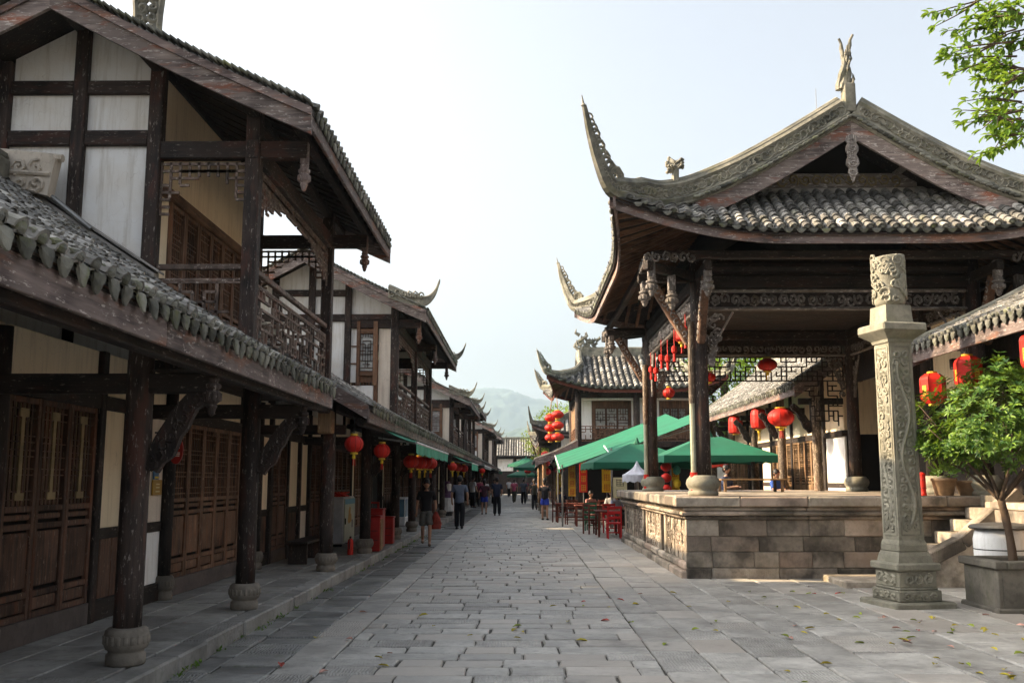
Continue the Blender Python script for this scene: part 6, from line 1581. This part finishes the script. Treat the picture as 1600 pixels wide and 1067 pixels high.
# signs on the cafe side
CH = plain('red_ink', (.45, .03, .02), .6, 0, .1)
def board(loc, w_, h_, mat, label, ink, n, pole=True):
    s = thing('sign_board', loc, label, 'sign', None, 0, True); mb = MB(); mb.box(-w_/2, w_/2, -.015, .015, -h_/2, h_/2, .006); b = mb.build('board', mat, s); rr = random.Random(int(loc[1]))
    mb = MB(); c = h_/n
    for i in range(n):
        zc = h_/2-c*(i+.5)
        for k in range(4): mb.box(-w_*.28, w_*.28, -.019, -.016, zc-c*.3+k*c*.19-.008, zc-c*.3+k*c*.19+.008)
        for k in (-1, 0, 1): mb.box(k*w_*.24-.008, k*w_*.24+.008, -.021, -.0195, zc-c*.34, zc+c*.34)
    mb.build('characters', ink, b)
    if pole: mb = MB(); mb.tube([(0, .03, -loc[2]), (0, .03, h_/2)], .02, 6); mb.build('post', STEEL, s)
board((3.15, 36.2, 1.75), .36, 1.1, YELLOW, 'tall yellow sign board behind the cafe tables', CH, 3)
board((3.0, 29.8, 1.42), .42, .62, plain('cream_board', (.70, .62, .36), .6, 0, .1), 'cream sign board with dark characters under the pale umbrella', ROPE, 2)
board((5.1, 32.5, 1.9), .3, 1.2, YELLOW, 'yellow banner beside the rear stage column', CH, 3)
for i, (x, y, z, m_, l) in enumerate(((2.2, 43.0, 1.7, GOLD, 'gold banner on the teahouse front'), (1.9, 50, 1.5, YELLOW, 'yellow banner farther along the teahouse side'), (2.55, 40.5, 1.9, RED, 'red banner at the teahouse corner'))): board((x, y, z), .32, 1.5, m_, l, CH if m_ is not RED else GOLD, 4)
# red lantern stand and ornaments between stage columns
stn = thing('lantern_stand', (4.5, 29.4, 0), 'stand with red and coloured paper lanterns behind the stage', 'stand', None, 0, True)
mb = MB(); mb.tube([(0, 0, 0), (0, 0, 2.3)], .03, 6); mb.build('pole', STEEL, stn)
for i, (z, m_) in enumerate(((2.05, RED), (1.72, RED), (1.38, RED))): mb = MB(); mb.lathe((-.14, 0, z-.14), [(.05, 0), (.15, .07), (.17, .14), (.15, .21), (.05, .28)], 12); mb.build('paper_lantern', m_, stn, True)
for i, (z, m_) in enumerate(((1.95, GREENL), (1.55, YELLOW))): mb = MB(); mb.lathe((.18, 0, z-.14), [(.04, 0), (.11, .07), (.12, .14), (.11, .21), (.04, .28)], 12); mb.build('paper_lantern', m_, stn, True)
# slim poles with red sleeves tied to the stage columns
for i, (x, y) in enumerate(((2.985, 16.88), (2.985, 23.35))):
    p = thing('pole', (x, y, 1.385), ('front' if i == 0 else 'rear')+' slim pale pole with red sleeve beside the '+('front' if i == 0 else 'rear')+' stage column', 'pole', None, 0, True)
    mb = MB(); mb.tube([(0, 0, 0), (0, 0, 1.6)], .048, 10); mb.build('shaft', plain('pale_pole', (.42, .43, .32), .5, 0, .2), p); mb = MB(); mb.tube([(0, 0, 1.6), (.01, 0, 3.05)], .056, 10); mb.build('upper_shaft', wood('stage', 'z'), p); mb = MB(); mb.tube([(0, 0, .02), (0, 0, .40)], .066, 10); mb.build('sleeve', RED, p)
    for z in (.14, .28): mb = MB(); mb.tube([(0, 0, z-.01), (0, 0, z+.01)], .071, 10); mb.build('band', REDP, p)
# low tables on the stage
tt = thing('low_table', (5.3, 22.6, 1.384), 'low wooden table with a pale top at the back of the stage', 'table', None, 0, True)
mb = MB(); mb.box(-.75, .75, -.4, .4, .26, .30, .01); mb.build('table_top', wood('warm', 'x'), tt)
for sx in (-.65, .65):
    for sy in (-.32, .32): mb = MB(); mb.box(sx-.03, sx+.03, sy-.03, sy+.03, 0, .26); mb.build('leg', wood('warm', 'z'), tt)

# ------------------------------------------------------------------ planter, white vat, pots
PLN = thing('stone_planter', (6.45, 12.9, 0), 'square grey stone planter holding the small tree', 'planter'); MOSSY = stone('planter_stone', (.095, .088, .074), (.19, .175, .145), (.04, .04, .034), (.09, .10, .045), .4, .85, .6, .15)
mb = MB(); mb.box(5.98, 6.04, 12.44, 13.38, -.02, .54, .01); mb.box(6.04, 6.98, 12.44, 12.50, -.02, .54, .01); mb.box(6.92, 6.98, 12.5, 13.38, -.02, .54, .01); mb.box(6.04, 6.92, 13.32, 13.38, -.02, .54, .01); mb.build('wall', MOSSY, PLN, kind=None)
for a in ((5.93, 6.09, 12.39, 13.43), (6.87, 7.03, 12.39, 13.43)): mb = MB(); mb.box(*a, .54, .64, .015); mb.build('rim_stone', MOSSY, PLN)
for a in ((6.093, 6.867, 12.39, 12.55), (6.093, 6.867, 13.27, 13.43)): mb = MB(); mb.box(*a, .54, .638, .015); mb.build('rim_stone', MOSSY, PLN)
mb = MB(); mb.box(5.93, 7.03, 12.39, 13.43, -.03, .06, .02); mb.build('foot', MOSSY, PLN)
mb = MB(); mb.box(6.05, 6.91, 12.51, 13.31, .3, .57); mb.build('soil', EARTH, PLN)
VT = thing('white_vat', (7.0, 14.35, 0), 'white lidded vat with dark bands behind the planter', 'vat', None, 0, True)
mb = MB(); mb.lathe((0, 0, 0), [(.36, 0), (.38, .05), (.385, .42), (.39, .80), (.36, .92), (.33, .95)], 28); bd = mb.build('body', plaster('vat_white', (.70, .72, .74), (.45, .44, .40), .4), VT, True)
for z in (.34, .66): mb = MB(); mb.tube([(.388*math.cos(a*.2244), .388*math.sin(a*.2244), z) for a in range(29)], .008, 5, False); mb.build('band', ROPE, bd)
mb = MB(); mb.lathe((0, 0, .95), [(.43, 0), (.45, .02), (.42, .055), (.2, .085), (.06, .09)], 24); mb.build('lid', plain('dark_lid', (.09, .09, .09), .6, 0, .2), VT)
mb = MB(); c0 = V((-.06, -.392, .52)); [mb.bar(c0+V(a), c0+V(b), .016, .006, (0, 1, 0)) for a, b in (((-.04, 0, .08), (.05, 0, .08)), ((.05, 0, .08), (-.03, 0, -.03)), ((-.06, 0, -.02), (.06, 0, -.04)), ((.0, 0, -.02), (.07, 0, -.09)))]; mb.build('character', plain('grey_ink', (.2, .2, .21), .7, 0, .1), bd)
def pot(loc, r, h_, label, leaf=True):
    p = thing('flower_pot', loc, label, 'pot', 'pots on the stage edge', 0, True); mb = MB(); mb.lathe((0, 0, 0), [(r*.7, 0), (r*.75, .01), (r, h_-.05), (r*1.08, h_-.045), (r*1.08, h_), (r*.9, h_), (r*.85, h_-.05)], 16); mb.build('pot', plain('clay', (.40, .27, .16), .8, .1, .25), p, True)
    if leaf:
        mb = MB(); q = random.Random(int(loc[0]*50))
        for k in range(90):
            a = q.uniform(0, 6.28); e = q.uniform(.1, 1.3); d = V((math.cos(a)*math.cos(e), math.sin(a)*math.cos(e), math.sin(e))); L = q.uniform(.1, .3); s = d.orthogonal().normalized()*.03; o = V((0, 0, h_))+d*L; mb.tint = q.random(); mb.add([o, o+d*.05+s, o+d*.12, o+d*.05-s], [(0, 1, 2, 3)])
        mb.build('foliage', leafmat('pot_leaf', (.02, .07, .015), (.07, .16, .03)), p)
pot((7.35, 17.0, 1.385), .20, .30, 'tan flower pot on the platform edge behind the potted tree, left one'); pot((7.85, 17.1, 1.385), .24, .26, 'wide pale bowl on the platform edge, right of the tan pot', False)
rp = thing('red_post', (6.98, 17.0, 1.385), 'short red post standing on the platform edge right of the stone pillar', 'post', None, 0, True)
mb = MB(); mb.lathe((0, 0, 0), [(.06, 0), (.065, .02), (.055, .06), (.055, .34), (.06, .37), (.03, .40)], 12); mb.build('shaft', RED, rp)
for z in (.12, .26): mb = MB(); mb.lathe((0, 0, z), [(.058, 0), (.062, .01), (.058, .02)], 12); mb.build('band', REDP, rp)
# ------------------------------------------------------------------ people
SKIN_M = plain('skin', (.42, .235, .155), .55, .08, .06, 3, .05, 60); HAIR = plain('black_hair', (.012, .010, .010), .5, 0, .1, 10, .2, 60)
def cloth(n, c): return plain('cloth_'+n, c, .85, .05, .15, 7, .15, 50)
def person(loc, rz, h_, pose, fem, bottom, shirt, bot, label, fingers=False, shoe=None, extra=None, hair=None):
    P = pose_parts(pose, fem, bottom, fingers); s = h_/1.70
    t = thing('person', loc, label, 'person', None, rz, True); t.scale = (s, s, s)
    b = P['body']; b2 = MB(); b2.v = b.v; b2.f = b.f; b2.t = b.t
    body = b2.build('body', SKIN_M, t, True); P['shirt'].build('shirt', shirt, t, True); P['bottom'].build('shorts' if bottom != 'trousers' else 'trousers', bot, t, True); P['shoes'].build('shoes', shoe or ROPE, t, True); P['hair'].build('hair', hair or HAIR, t, True)
    if fingers:
        hc = joints(pose)['pel']+V((0, -.03, .735)); mb = MB()
        for sg in (-1, 1): mb.obox(hc+V((sg*.030, -.091, .012)), (.014, 0, 0), (0, .006, 0), (0, 0, .006), .003); mb.obox(hc+V((sg*.030, -.092, .034)), (.018, 0, 0), (0, .006, 0), (0, 0, .004), .002)
        mb.obox(hc+V((0, -.088, -.062)), (.022, 0, 0), (0, .006, 0), (0, 0, .005), .003); mb.build('face', plain('dark_feature', (.10, .03, .025), .6, 0, .1), t)
    return t
bk = cloth('black', (.014, .014, .017)); gy = cloth('grey', (.13, .13, .12)); nv = cloth('navy', (.020, .026, .055)); bl = cloth('slate', (.13, .155, .21)); wh = cloth('white', (.62, .63, .66)); bs = cloth('blue', (.030, .060, .42)); ol = cloth('olive', (.05, .05, .035)); pk = cloth('pink', (.45, .09, .16)); tq = cloth('royal', (.04, .10, .38))
w1 = person((-2.46, 24.95, 0), .12, 1.62, 'walk', True, 'shorts', bk, gy, 'person in black tee and grey shorts walking towards us with a red bag', True, plain('sandal', (.22, .16, .12), .6, 0, .1))
bag = thing('red_bag', (-2.20, 24.86, .42), 'crumpled red bag held by the person in black tee', 'bag', None, 0, True); q = MB(); rr = random.Random(3); rows = []
for i in range(7):
    z = .44*(1-i/6); rows.append([V(((.03+.10*math.sin(math.pi*min(1, i/5)*.6))*math.cos(a)*rr.uniform(.85, 1.15), (.02+.055*math.sin(math.pi*min(1, i/5)*.6))*math.sin(a)*rr.uniform(.8, 1.2), z)) for a in [6.283*k/12 for k in range(12)]])
for r_ in rows: r_.append(r_[0])
q.sheet(rows); q.add([rows[-1][k] for k in range(12)], [tuple(range(12))]); q.build('sack', plain('red_bag_cloth', (.36, .05, .03), .7, 0, .35, 9), bag, True); q = MB(); q.tube([(0, 0, .42), (0, 0, .50)], .012, 5); q.build('handle', ROPE, bag)
person((-2.15, 33.4, 0), math.pi-.05, 1.74, 'step', False, 'trousers', bl, bk, 'person in slate blue tee and black trousers walking away on the left', True)
person((-1.86, 47.6, 0), math.pi+.1, 1.62, 'step', True, 'short', cloth('maroon', (.06, .018, .03)), bs, 'person in dark maroon top and blue shorts walking away')
person((-1.20, 46.2, 0), math.pi, 1.73, 'stand', False, 'trousers', nv, bk, 'person in navy shirt and black trousers in the middle of the street')
person((-2.75, 54.0, .15), 2.4, 1.66, 'stand', False, 'trousers', wh, bk, 'person in white shirt standing by the left shops')
person((-2.45, 56.5, .15), 2.9, 1.62, 'stand', True, 'trousers', pk, bk, 'person in pink top beside the left shops')
person((-1.30, 96.0, 0), 3.1, 1.68, 'walk', False, 'trousers', wh, bk, 'far person in white shirt near the street end')
person((-.75, 100.0, 0), .1, 1.66, 'walk', True, 'trousers', wh, ol, 'farther person in white walking beside another at the street end')
person((-2.2, 78.0, 0), .0, 1.68, 'walk', False, 'trousers', nv, bk, 'distant person in dark clothes on the left, beyond the maroon top')
person((.70, 55.0, 0), math.pi, 1.66, 'stand', True, 'trousers', ol, bk, 'person all in black, left of the black vest and blue shorts')
person((.95, 41.0, 0), math.pi-.2, 1.68, 'stand', True, 'short', bk, bs, 'person in black vest and bright blue shorts on the right side', True)
person((1.05, 62.0, 0), math.pi, 1.70, 'step', False, 'short', wh, bk, 'person in white top and dark shorts farther along on the right')
person((.3, 84.0, 0), 0, 1.66, 'walk', True, 'trousers', pk, bk, 'distant person in pink near the far parasols')
for i_, (x_, y_, r_, po, fe, sh_, bo_, lb) in enumerate(((-1.9, 66, .2, 'walk', False, gy, bk, 'distant person in grey on the left half of the street'), (-.6, 72, 3.0, 'walk', True, pk, ol, 'distant person in pink in mid-street'), (.1, 68, 3.2, 'step', False, bl, bk, 'distant person in slate shirt right of mid-street'), (-2.3, 60, 2.8, 'stand', True, wh, bk, 'person in white top by the kerb beyond the maroon top'), (.9, 76, .1, 'walk', False, nv, bk, 'distant person in navy on the right half of the street'), (-1.5, 108, 3.1, 'walk', False, wh, gy, 'tiny person in white before the end building'))):
    person((x_, y_, 0), r_, 1.68, po, fe, 'trousers', sh_, bo_, lb)
person((1.85, 46.0, 0), math.pi-.3, 1.7, 'sit', False, 'trousers', nv, bk, 'seated person in navy seen from behind right of the street')
person((2.6, 37.0, 0), .4, 1.62, 'sit', True, 'trousers', cloth('floral', (.42, .20, .18)), gy, 'seated person in reddish top at the cafe, left one')
person((3.35, 36.6, 0), -.2, 1.68, 'sit', False, 'trousers', wh, bk, 'seated person in white shirt at the cafe')
person((3.25, 33.6, 0), .5, 1.66, 'sit', False, 'trousers', cloth('lavender', (.30, .33, .45)), bk, 'seated person in pale lavender shirt at the cafe, right one')
person((5.72, 27.3, .74), .9, 1.72, 'sit', False, 'trousers', cloth('denim', (.07, .09, .16)), bk, 'seated person in dark blue shirt behind the stage platform')
person((7.15, 27.4, .70), .6, 1.62, 'sit', False, 'trousers', tq, bk, 'seated person in bright blue shirt at right behind the stage')
for i, (x, y, z, rz) in enumerate(((1.85, 46.0, 0, .2), (2.6, 37.0, 0, .4), (3.35, 36.6, 0, -.2), (3.25, 33.6, 0, .5), (5.72, 27.3, .74, .9), (7.15, 27.4, .70, .6))):
    st = thing('stool', (x, y, z), ('stool under the navy seated person', 'stool under the reddish seated person', 'stool under the white seated person', 'stool under the lavender seated person', 'stool behind the platform under the dark blue person', 'stool behind the stage under the bright blue shirt')[i], 'stool', 'stools', rz, True)
    mb = MB(); mb.box(-.19, .19, -.17, .19, .33, .365, .01); mb.build('seat', wood('red', 'x'), st)
    for sx in (-1, 1):
        for sy in (-1, 1): mb = MB(); mb.box(sx*.15-.02, sx*.15+.02, sy*.15-.02, sy*.15+.02, 0, .331); mb.build('leg', wood('red', 'z'), st)
# ------------------------------------------------------------------ vegetation
def leaf(mb, o, d, L, wd, up, fold=.25):
    d = d.normalized(); s = d.cross(up)
    if s.length < 1e-3: s = d.orthogonal()
    s.normalize(); n = s.cross(d); h = wd/2
    mb.add([o, o+d*L*.4+s*h+n*h*fold, o+d*L*.42, o+d*L*.4-s*h+n*h*fold, o+d*L+n*(-L*.08), o+d*L*.75+s*h*.72+n*h*fold*.7, o+d*L*.75-s*h*.72+n*h*fold*.7], [(0, 2, 1), (0, 3, 2), (2, 4, 5, 1), (2, 3, 6, 4)])
def rvec(q): 
    while True:
        v = V((q.uniform(-1, 1), q.uniform(-1, 1), q.uniform(-1, 1)))
        if .05 < v.length < 1: return v.normalized()
# the small tree in the planter
q = random.Random(14); TR = thing('small_tree', (6.42, 12.9, .57), 'small glossy-leaved tree with bare forked stem growing in the stone planter', 'tree')
base = V((6.42, 12.9, .5)); fork = V((6.30, 12.88, 1.42)); mb = MB()
mb.tube(spline([base, base+V((-.02, 0, .35)), base+V((-.06, .0, .65)), fork], 4), [.075, .062, .058, .055, .052, .05, .05, .052, .052, .05, .048, .048, .048], 9); tips = []
for k in range(8):
    a = 6.283*k/8+q.uniform(-.3, .3); rad = q.uniform(.35, .95); e = fork+V((math.cos(a)*rad, math.sin(a)*rad*.8, q.uniform(.45, .8))); m = fork.lerp(e, .5)+V((0, 0, .03))
    mb.tube(spline([fork-V((0, 0, .04)), m, e], 4), [.030, .027, .024, .022, .019, .017, .015, .013, .012], 6)
    for j in range(4):
        e2 = e+V((q.uniform(-.35, .35), q.uniform(-.3, .3), q.uniform(.15, .6))); mb.tube([m.lerp(e, .6+.1*j), m.lerp(e2, .7), e2], [.012, .009, .005], 5); tips.append(e2)
mb.build('trunk', BARK, TR, True)
mb = MB(); cc = V((6.35, 12.85, 2.38))
def crown_r(d): 
    a = math.atan2(d.y, d.x); return 1.0+.16*math.sin(3*a+1)+.12*math.sin(5*a+d.z*4)
for k in range(1350):                                       # leaf whorls through a dense shell
    d = rvec(q); 
    if d.z < -.45: d.z *= .5; d.normalize()
    t = q.uniform(.45, 1.0)**.45; r_ = crown_r(d); rise = .22*max(-1, min(1, d.x))
    c = cc+V((d.x*1.02*r_, d.y*.92*r_, d.z*(.78 if d.z > 0 else .56)*r_+rise*.8))*t
    n_ = q.randint(6, 9); ax = (d*.7+V((0, 0, .7))+rvec(q)*.5).normalized(); s1 = ax.orthogonal().normalized(); s2 = ax.cross(s1); a0 = q.uniform(0, 6.28); tn = q.random()
    for j in range(n_):
        a = a0+6.283*j/n_; dd = (s1*math.cos(a)+s2*math.sin(a))*q.uniform(.8, 1.1)+ax*q.uniform(-.05, .55); mb.tint = min(1, max(0, tn*.6+q.uniform(0, .4)))
        leaf(mb, c+dd*.012, dd, q.uniform(.060, .110), q.uniform(.026, .042), ax)
mb.build('crown', leafmat('gloss_leaf', (.018, .075, .014), (.190, .310, .036), .28), TR, kind='stuff')
# overhanging street tree at the right: trunk outside the picture, branches reach in
q = random.Random(23); OT = thing('street_tree', (6.0, 7.6, 0), 'leafy tree whose branches hang into the top right corner', 'tree')
mb = MB(); tr = spline([V((6.0, 7.6, -.05)), V((6.05, 7.7, 1.8)), V((5.9, 7.9, 3.6)), V((6.0, 8.3, 5.4)), V((6.1, 8.7, 7.2))], 5); mb.tube(tr, [lerp(.17, .05, i/(len(tr)-1)) for i in range(len(tr))], 10)
LEAFM = []
for k in range(3):
    m_ = MB(); leaf(m_, V((0, 0, 0)), V((1, 0, 0)), .105, .046, V((0, 0, 1)), .3+.2*k); LEAFM.append(m_.mesh('leaf', leafmat('street_leaf', (.045, .120, .012), (.150, .260, .030), .42)))
stuffl = MB(); leafs = []
def twig(p0, p1, nl, vis):
    pts = spline([p0, p0.lerp(p1, .5)+rvec(q)*.05, p1], 4); mb.tube(pts, [lerp(.012, .004, i/(len(pts)-1)) for i in range(len(pts))], 5)
    for i in range(nl):
        t = q.uniform(.25, 1); o = p0.lerp(p1, t)+rvec(q)*.03; d = ((p1-p0).normalized()*.6+rvec(q)*.9+V((0, 0, -.35))).normalized(); leafs.append((o, d))
    for i in range(4): leafs.append((p1, ((p1-p0).normalized()+rvec(q)*.7+V((0, 0, -.2))).normalized()))
from_px = lambda px, py, Dp: V(((px-816)*Dp/1500*1.0+0.0, Dp, 1.65+(750-py)*Dp/1500*(1+(750-py)*.000045)))
for (px, py, sx) in ((1490, 12, 90), (1520, 40, 80), (1512, 70, 90), (1508, 88, 100), (1550, 60, 60), (1545, 100, 60), (1565, 118, 60), (1540, 155, 70), (1532, 190, 75), (1560, 170, 50), (1578, 140, 40), (1570, 210, 50), (1550, 240, 60), (1590, 95, 30), (1595, 30, 30), (1580, 180, 30), (1605, 200, 30), (1560, 20, 50), (1590, 60, 40), (1600, 130, 40), (1625, 60, 50), (1630, 110, 40), (1622, 170, 40), (1610, 20, 50), (1585, 8, 50)):
    Dp = q.uniform(8.6, 9.8); e = from_px(px, py, Dp); b = from_px(px+sx+20, py-q.uniform(-12, 30), Dp+q.uniform(-.2, .2)); twig(b, e, 15, True)
    for k in range(3): e2 = b.lerp(e, q.uniform(.3, .8))+V((q.uniform(-.2, .05), q.uniform(-.15, .15), q.uniform(-.18, .08))); twig(b.lerp(e, .25), e2, 7, True)
for (px, py) in ((1650, 40), (1650, 150), (1640, 100), (1660, 210)):
    e = from_px(px, py, 9.3); mb.tube(spline([tr[-6], tr[-6].lerp(e, .5)+V((0, 0, .25)), e], 4), [.045, .042, .04, .036, .032, .028, .024, .02, .016], 6)
for k in range(70): e = V((6.2, 8.4, 6.8))+V((q.gauss(.5, .8), q.gauss(0, 1.0), q.gauss(.3, .9))); twig(tr[-1].lerp(e, .6), e, 22, False)
mb.build('trunk', BARK, OT, True)
n_obj = 0
for (o, d) in leafs:
    if n_obj < 290 and in_view(o.x, o.y, o.z, 4):
        n_obj += 1; qq = d.to_track_quat('X', 'Z').to_euler(); inst(q.choice(LEAFM), 'leaf', OT, o, (qq.x+q.uniform(-.6, .6), qq.y, qq.z), (q.uniform(.8, 1.15),)*3)
    else: stuffl.tint = q.random(); leaf(stuffl, o, d, q.uniform(.085, .12), .046, V((0, 0, 1)), .4)
stuffl.build('leaves', MATS['street_leaf'], OT, kind='stuff')
# background trees
def big_tree(loc, H, rx, label, ca, cb, seed, n=3600, ls=.16):
    q = random.Random(seed); t = thing('broadleaf_tree', loc, label, 'tree'); L = V(loc); mb = MB()
    mb.tube(spline([L, L+V((.1, 0, H*.3)), L+V((-.1, .1, H*.55)), L+V((0, 0, H*.8))], 4), [lerp(.24, .06, i/12) for i in range(13)], 8); lobes = []
    for k in range(11):
        a = q.uniform(0, 6.28); rr = q.uniform(.25, .75)*rx; c = L+V((math.cos(a)*rr, math.sin(a)*rr, H*q.uniform(.50, .92))); lobes.append((c, rx*q.uniform(.28, .46)))
        mb.tube(spline([L+V((0, 0, H*.4)), L.lerp(c, .6)+V((0, 0, H*.2)), c], 3), [.09, .08, .07, .06, .05, .04, .03], 5)
    mb.build('trunk', BARK, t, True); mb = MB()
    for k in range(n):
        c, r_ = q.choice(lobes); d = rvec(q); o = c+V((d.x, d.y, d.z*.75))*r_*q.uniform(.45, 1.05)**.7; mb.tint = q.random(); leaf(mb, o, (d+rvec(q)*.8).normalized(), ls*q.uniform(.7, 1.3), ls*.55, V((0, 0, 1)))
    mb.build('crown', leafmat('tree_leaf_%d' % seed, ca, cb, .4), t, kind='stuff')
big_tree((9.6, 45.0, 0), 8.6, 3.3, 'bright green tree behind the halls, seen through the stage', (.05, .13, .015), (.17, .28, .03), 3, 5200, .20)
big_tree((2.9, 64.0, 0), 7.4, 2.6, 'yellow-green tree between the teahouse and the far hill', (.08, .16, .02), (.22, .32, .04), 4, 3600, .20)
big_tree((1.6, 88, 0), 6.4, 2.0, 'small yellowish tree near the end of the street', (.12, .18, .02), (.26, .32, .05), 5, 1600, .20)
big_tree((14.5, 40, 0), 9, 4.0, 'dark green tree behind the right halls', (.03, .09, .012), (.10, .20, .03), 6, 2600, .25)
# fallen leaves and petals on the paving
FLM = []
for nm, c in (('a', (.62, .52, .06)), ('b', (.34, .42, .05)), ('c', (.58, .10, .07)), ('d', (.70, .40, .32))):
    m_ = MB(); leaf(m_, V((0, 0, 0)), V((1, 0, 0)), .085, .042, V((0, 0, 1)), .5); FLM.append(m_.mesh('fallen_leaf', plain('dry_leaf_'+nm, c, .7, .2, .3, 20, 0)))
q = random.Random(77); cnt = 0
while cnt < 130:
    D = 8.2+6.5*q.random()**1.2; X = q.uniform(-2.7, 6.2) if q.random() < .72 else q.uniform(3.6, 6.6)
    if q.random() > .35+.65*max(0, min(1, (X+1)/4)): continue
    if abs(X-5.14) < .5 and abs(D-13.2) < .5 or (X > 5.8 and D > 12.2): continue
    cnt += 1; kk = q.choices((0, 1, 2, 3), (4, 3, 1.3, 1.6))[0]; o = inst(FLM[kk], 'fallen_leaf', None, (X, D, .014), (q.uniform(-.3, .3), q.uniform(-.3, .1), q.uniform(0, 6.28)), (q.uniform(.9, 1.6),)*3)
    tag(o, 'small %s lying on the paving stones' % ('yellow fallen leaf', 'green fallen leaf', 'red fallen petal', 'pale pink fallen petal')[kk], 'fallen leaf', ('yellow leaves', 'green leaves', 'red petals', 'pink petals')[kk]+' on the paving')
# ------------------------------------------------------------------ wooded hills behind the town
HILL = stone('wooded_hill', (.016, .034, .028), (.040, .068, .048), (.009, .020, .016), None, 0, .95, 0.0, 0)
def hill(name, x0, x1, y0, y1, peaks, nx, ny, seed, amp):
    rows = []; 
    for j in range(ny+1):
        v = j/ny; row = []
        for i in range(nx+1):
            x = lerp(x0, x1, i/nx); y = lerp(y0, y1, v); z = 0
            for (px, h, s) in peaks: z = max(z, h*math.exp(-((x-px)/s)**2)) if False else z+h*math.exp(-((x-px)/s)**2)
            z *= math.sin(math.pi*min(1, v*.5/.5)*.5)**.8
            z += amp*(noise.noise(V((x*.0125+seed, y*.0125, 0)))*.8+noise.noise(V((x*.04, y*.04+seed, 3)))*.5+abs(noise.noise(V((x*.125+seed, y*.125, 5))))*.55)*min(1, v*3)
            row.append(V((x, y, max(z-2, -1.5))))
        rows.append(row)
    mb = MB(); mb.sheet(rows); return setting(name, mb, HILL, True)
hill('far_hill', -1700, 1700, 2560, 3500, [(-150, 285, 300), (360, 205, 360), (-920, 264, 440), (1040, 240, 480)], 420, 40, 1.3, 20)
hill('near_hill', -1050, 1050, 1350, 1800, [(45, 88, 160), (290, 100, 180), (-360, 96, 220), (680, 104, 240), (-760, 88, 200)], 360, 36, 7.7, 15)
# ------------------------------------------------------------------ air
HZ = bpy.data.materials.new('haze'); HZ.use_nodes = True; nt = HZ.node_tree; nt.nodes.clear()
ho = nt.nodes.new('ShaderNodeOutputMaterial'); hv = nt.nodes.new('ShaderNodeVolumePrincipled'); hv.inputs['Color'].default_value = (.62, .82, 1, 1); hv.inputs['Density'].default_value = .00018; hv.inputs['Anisotropy'].default_value = .25
nt.links.new(hv.outputs[0], ho.inputs['Volume'])
mb = MB(); mb.box(-1800, 1800, -60, 3600, -3.2, 340); hz = mb.build('haze', HZ, None); hz['kind'] = 'stuff'
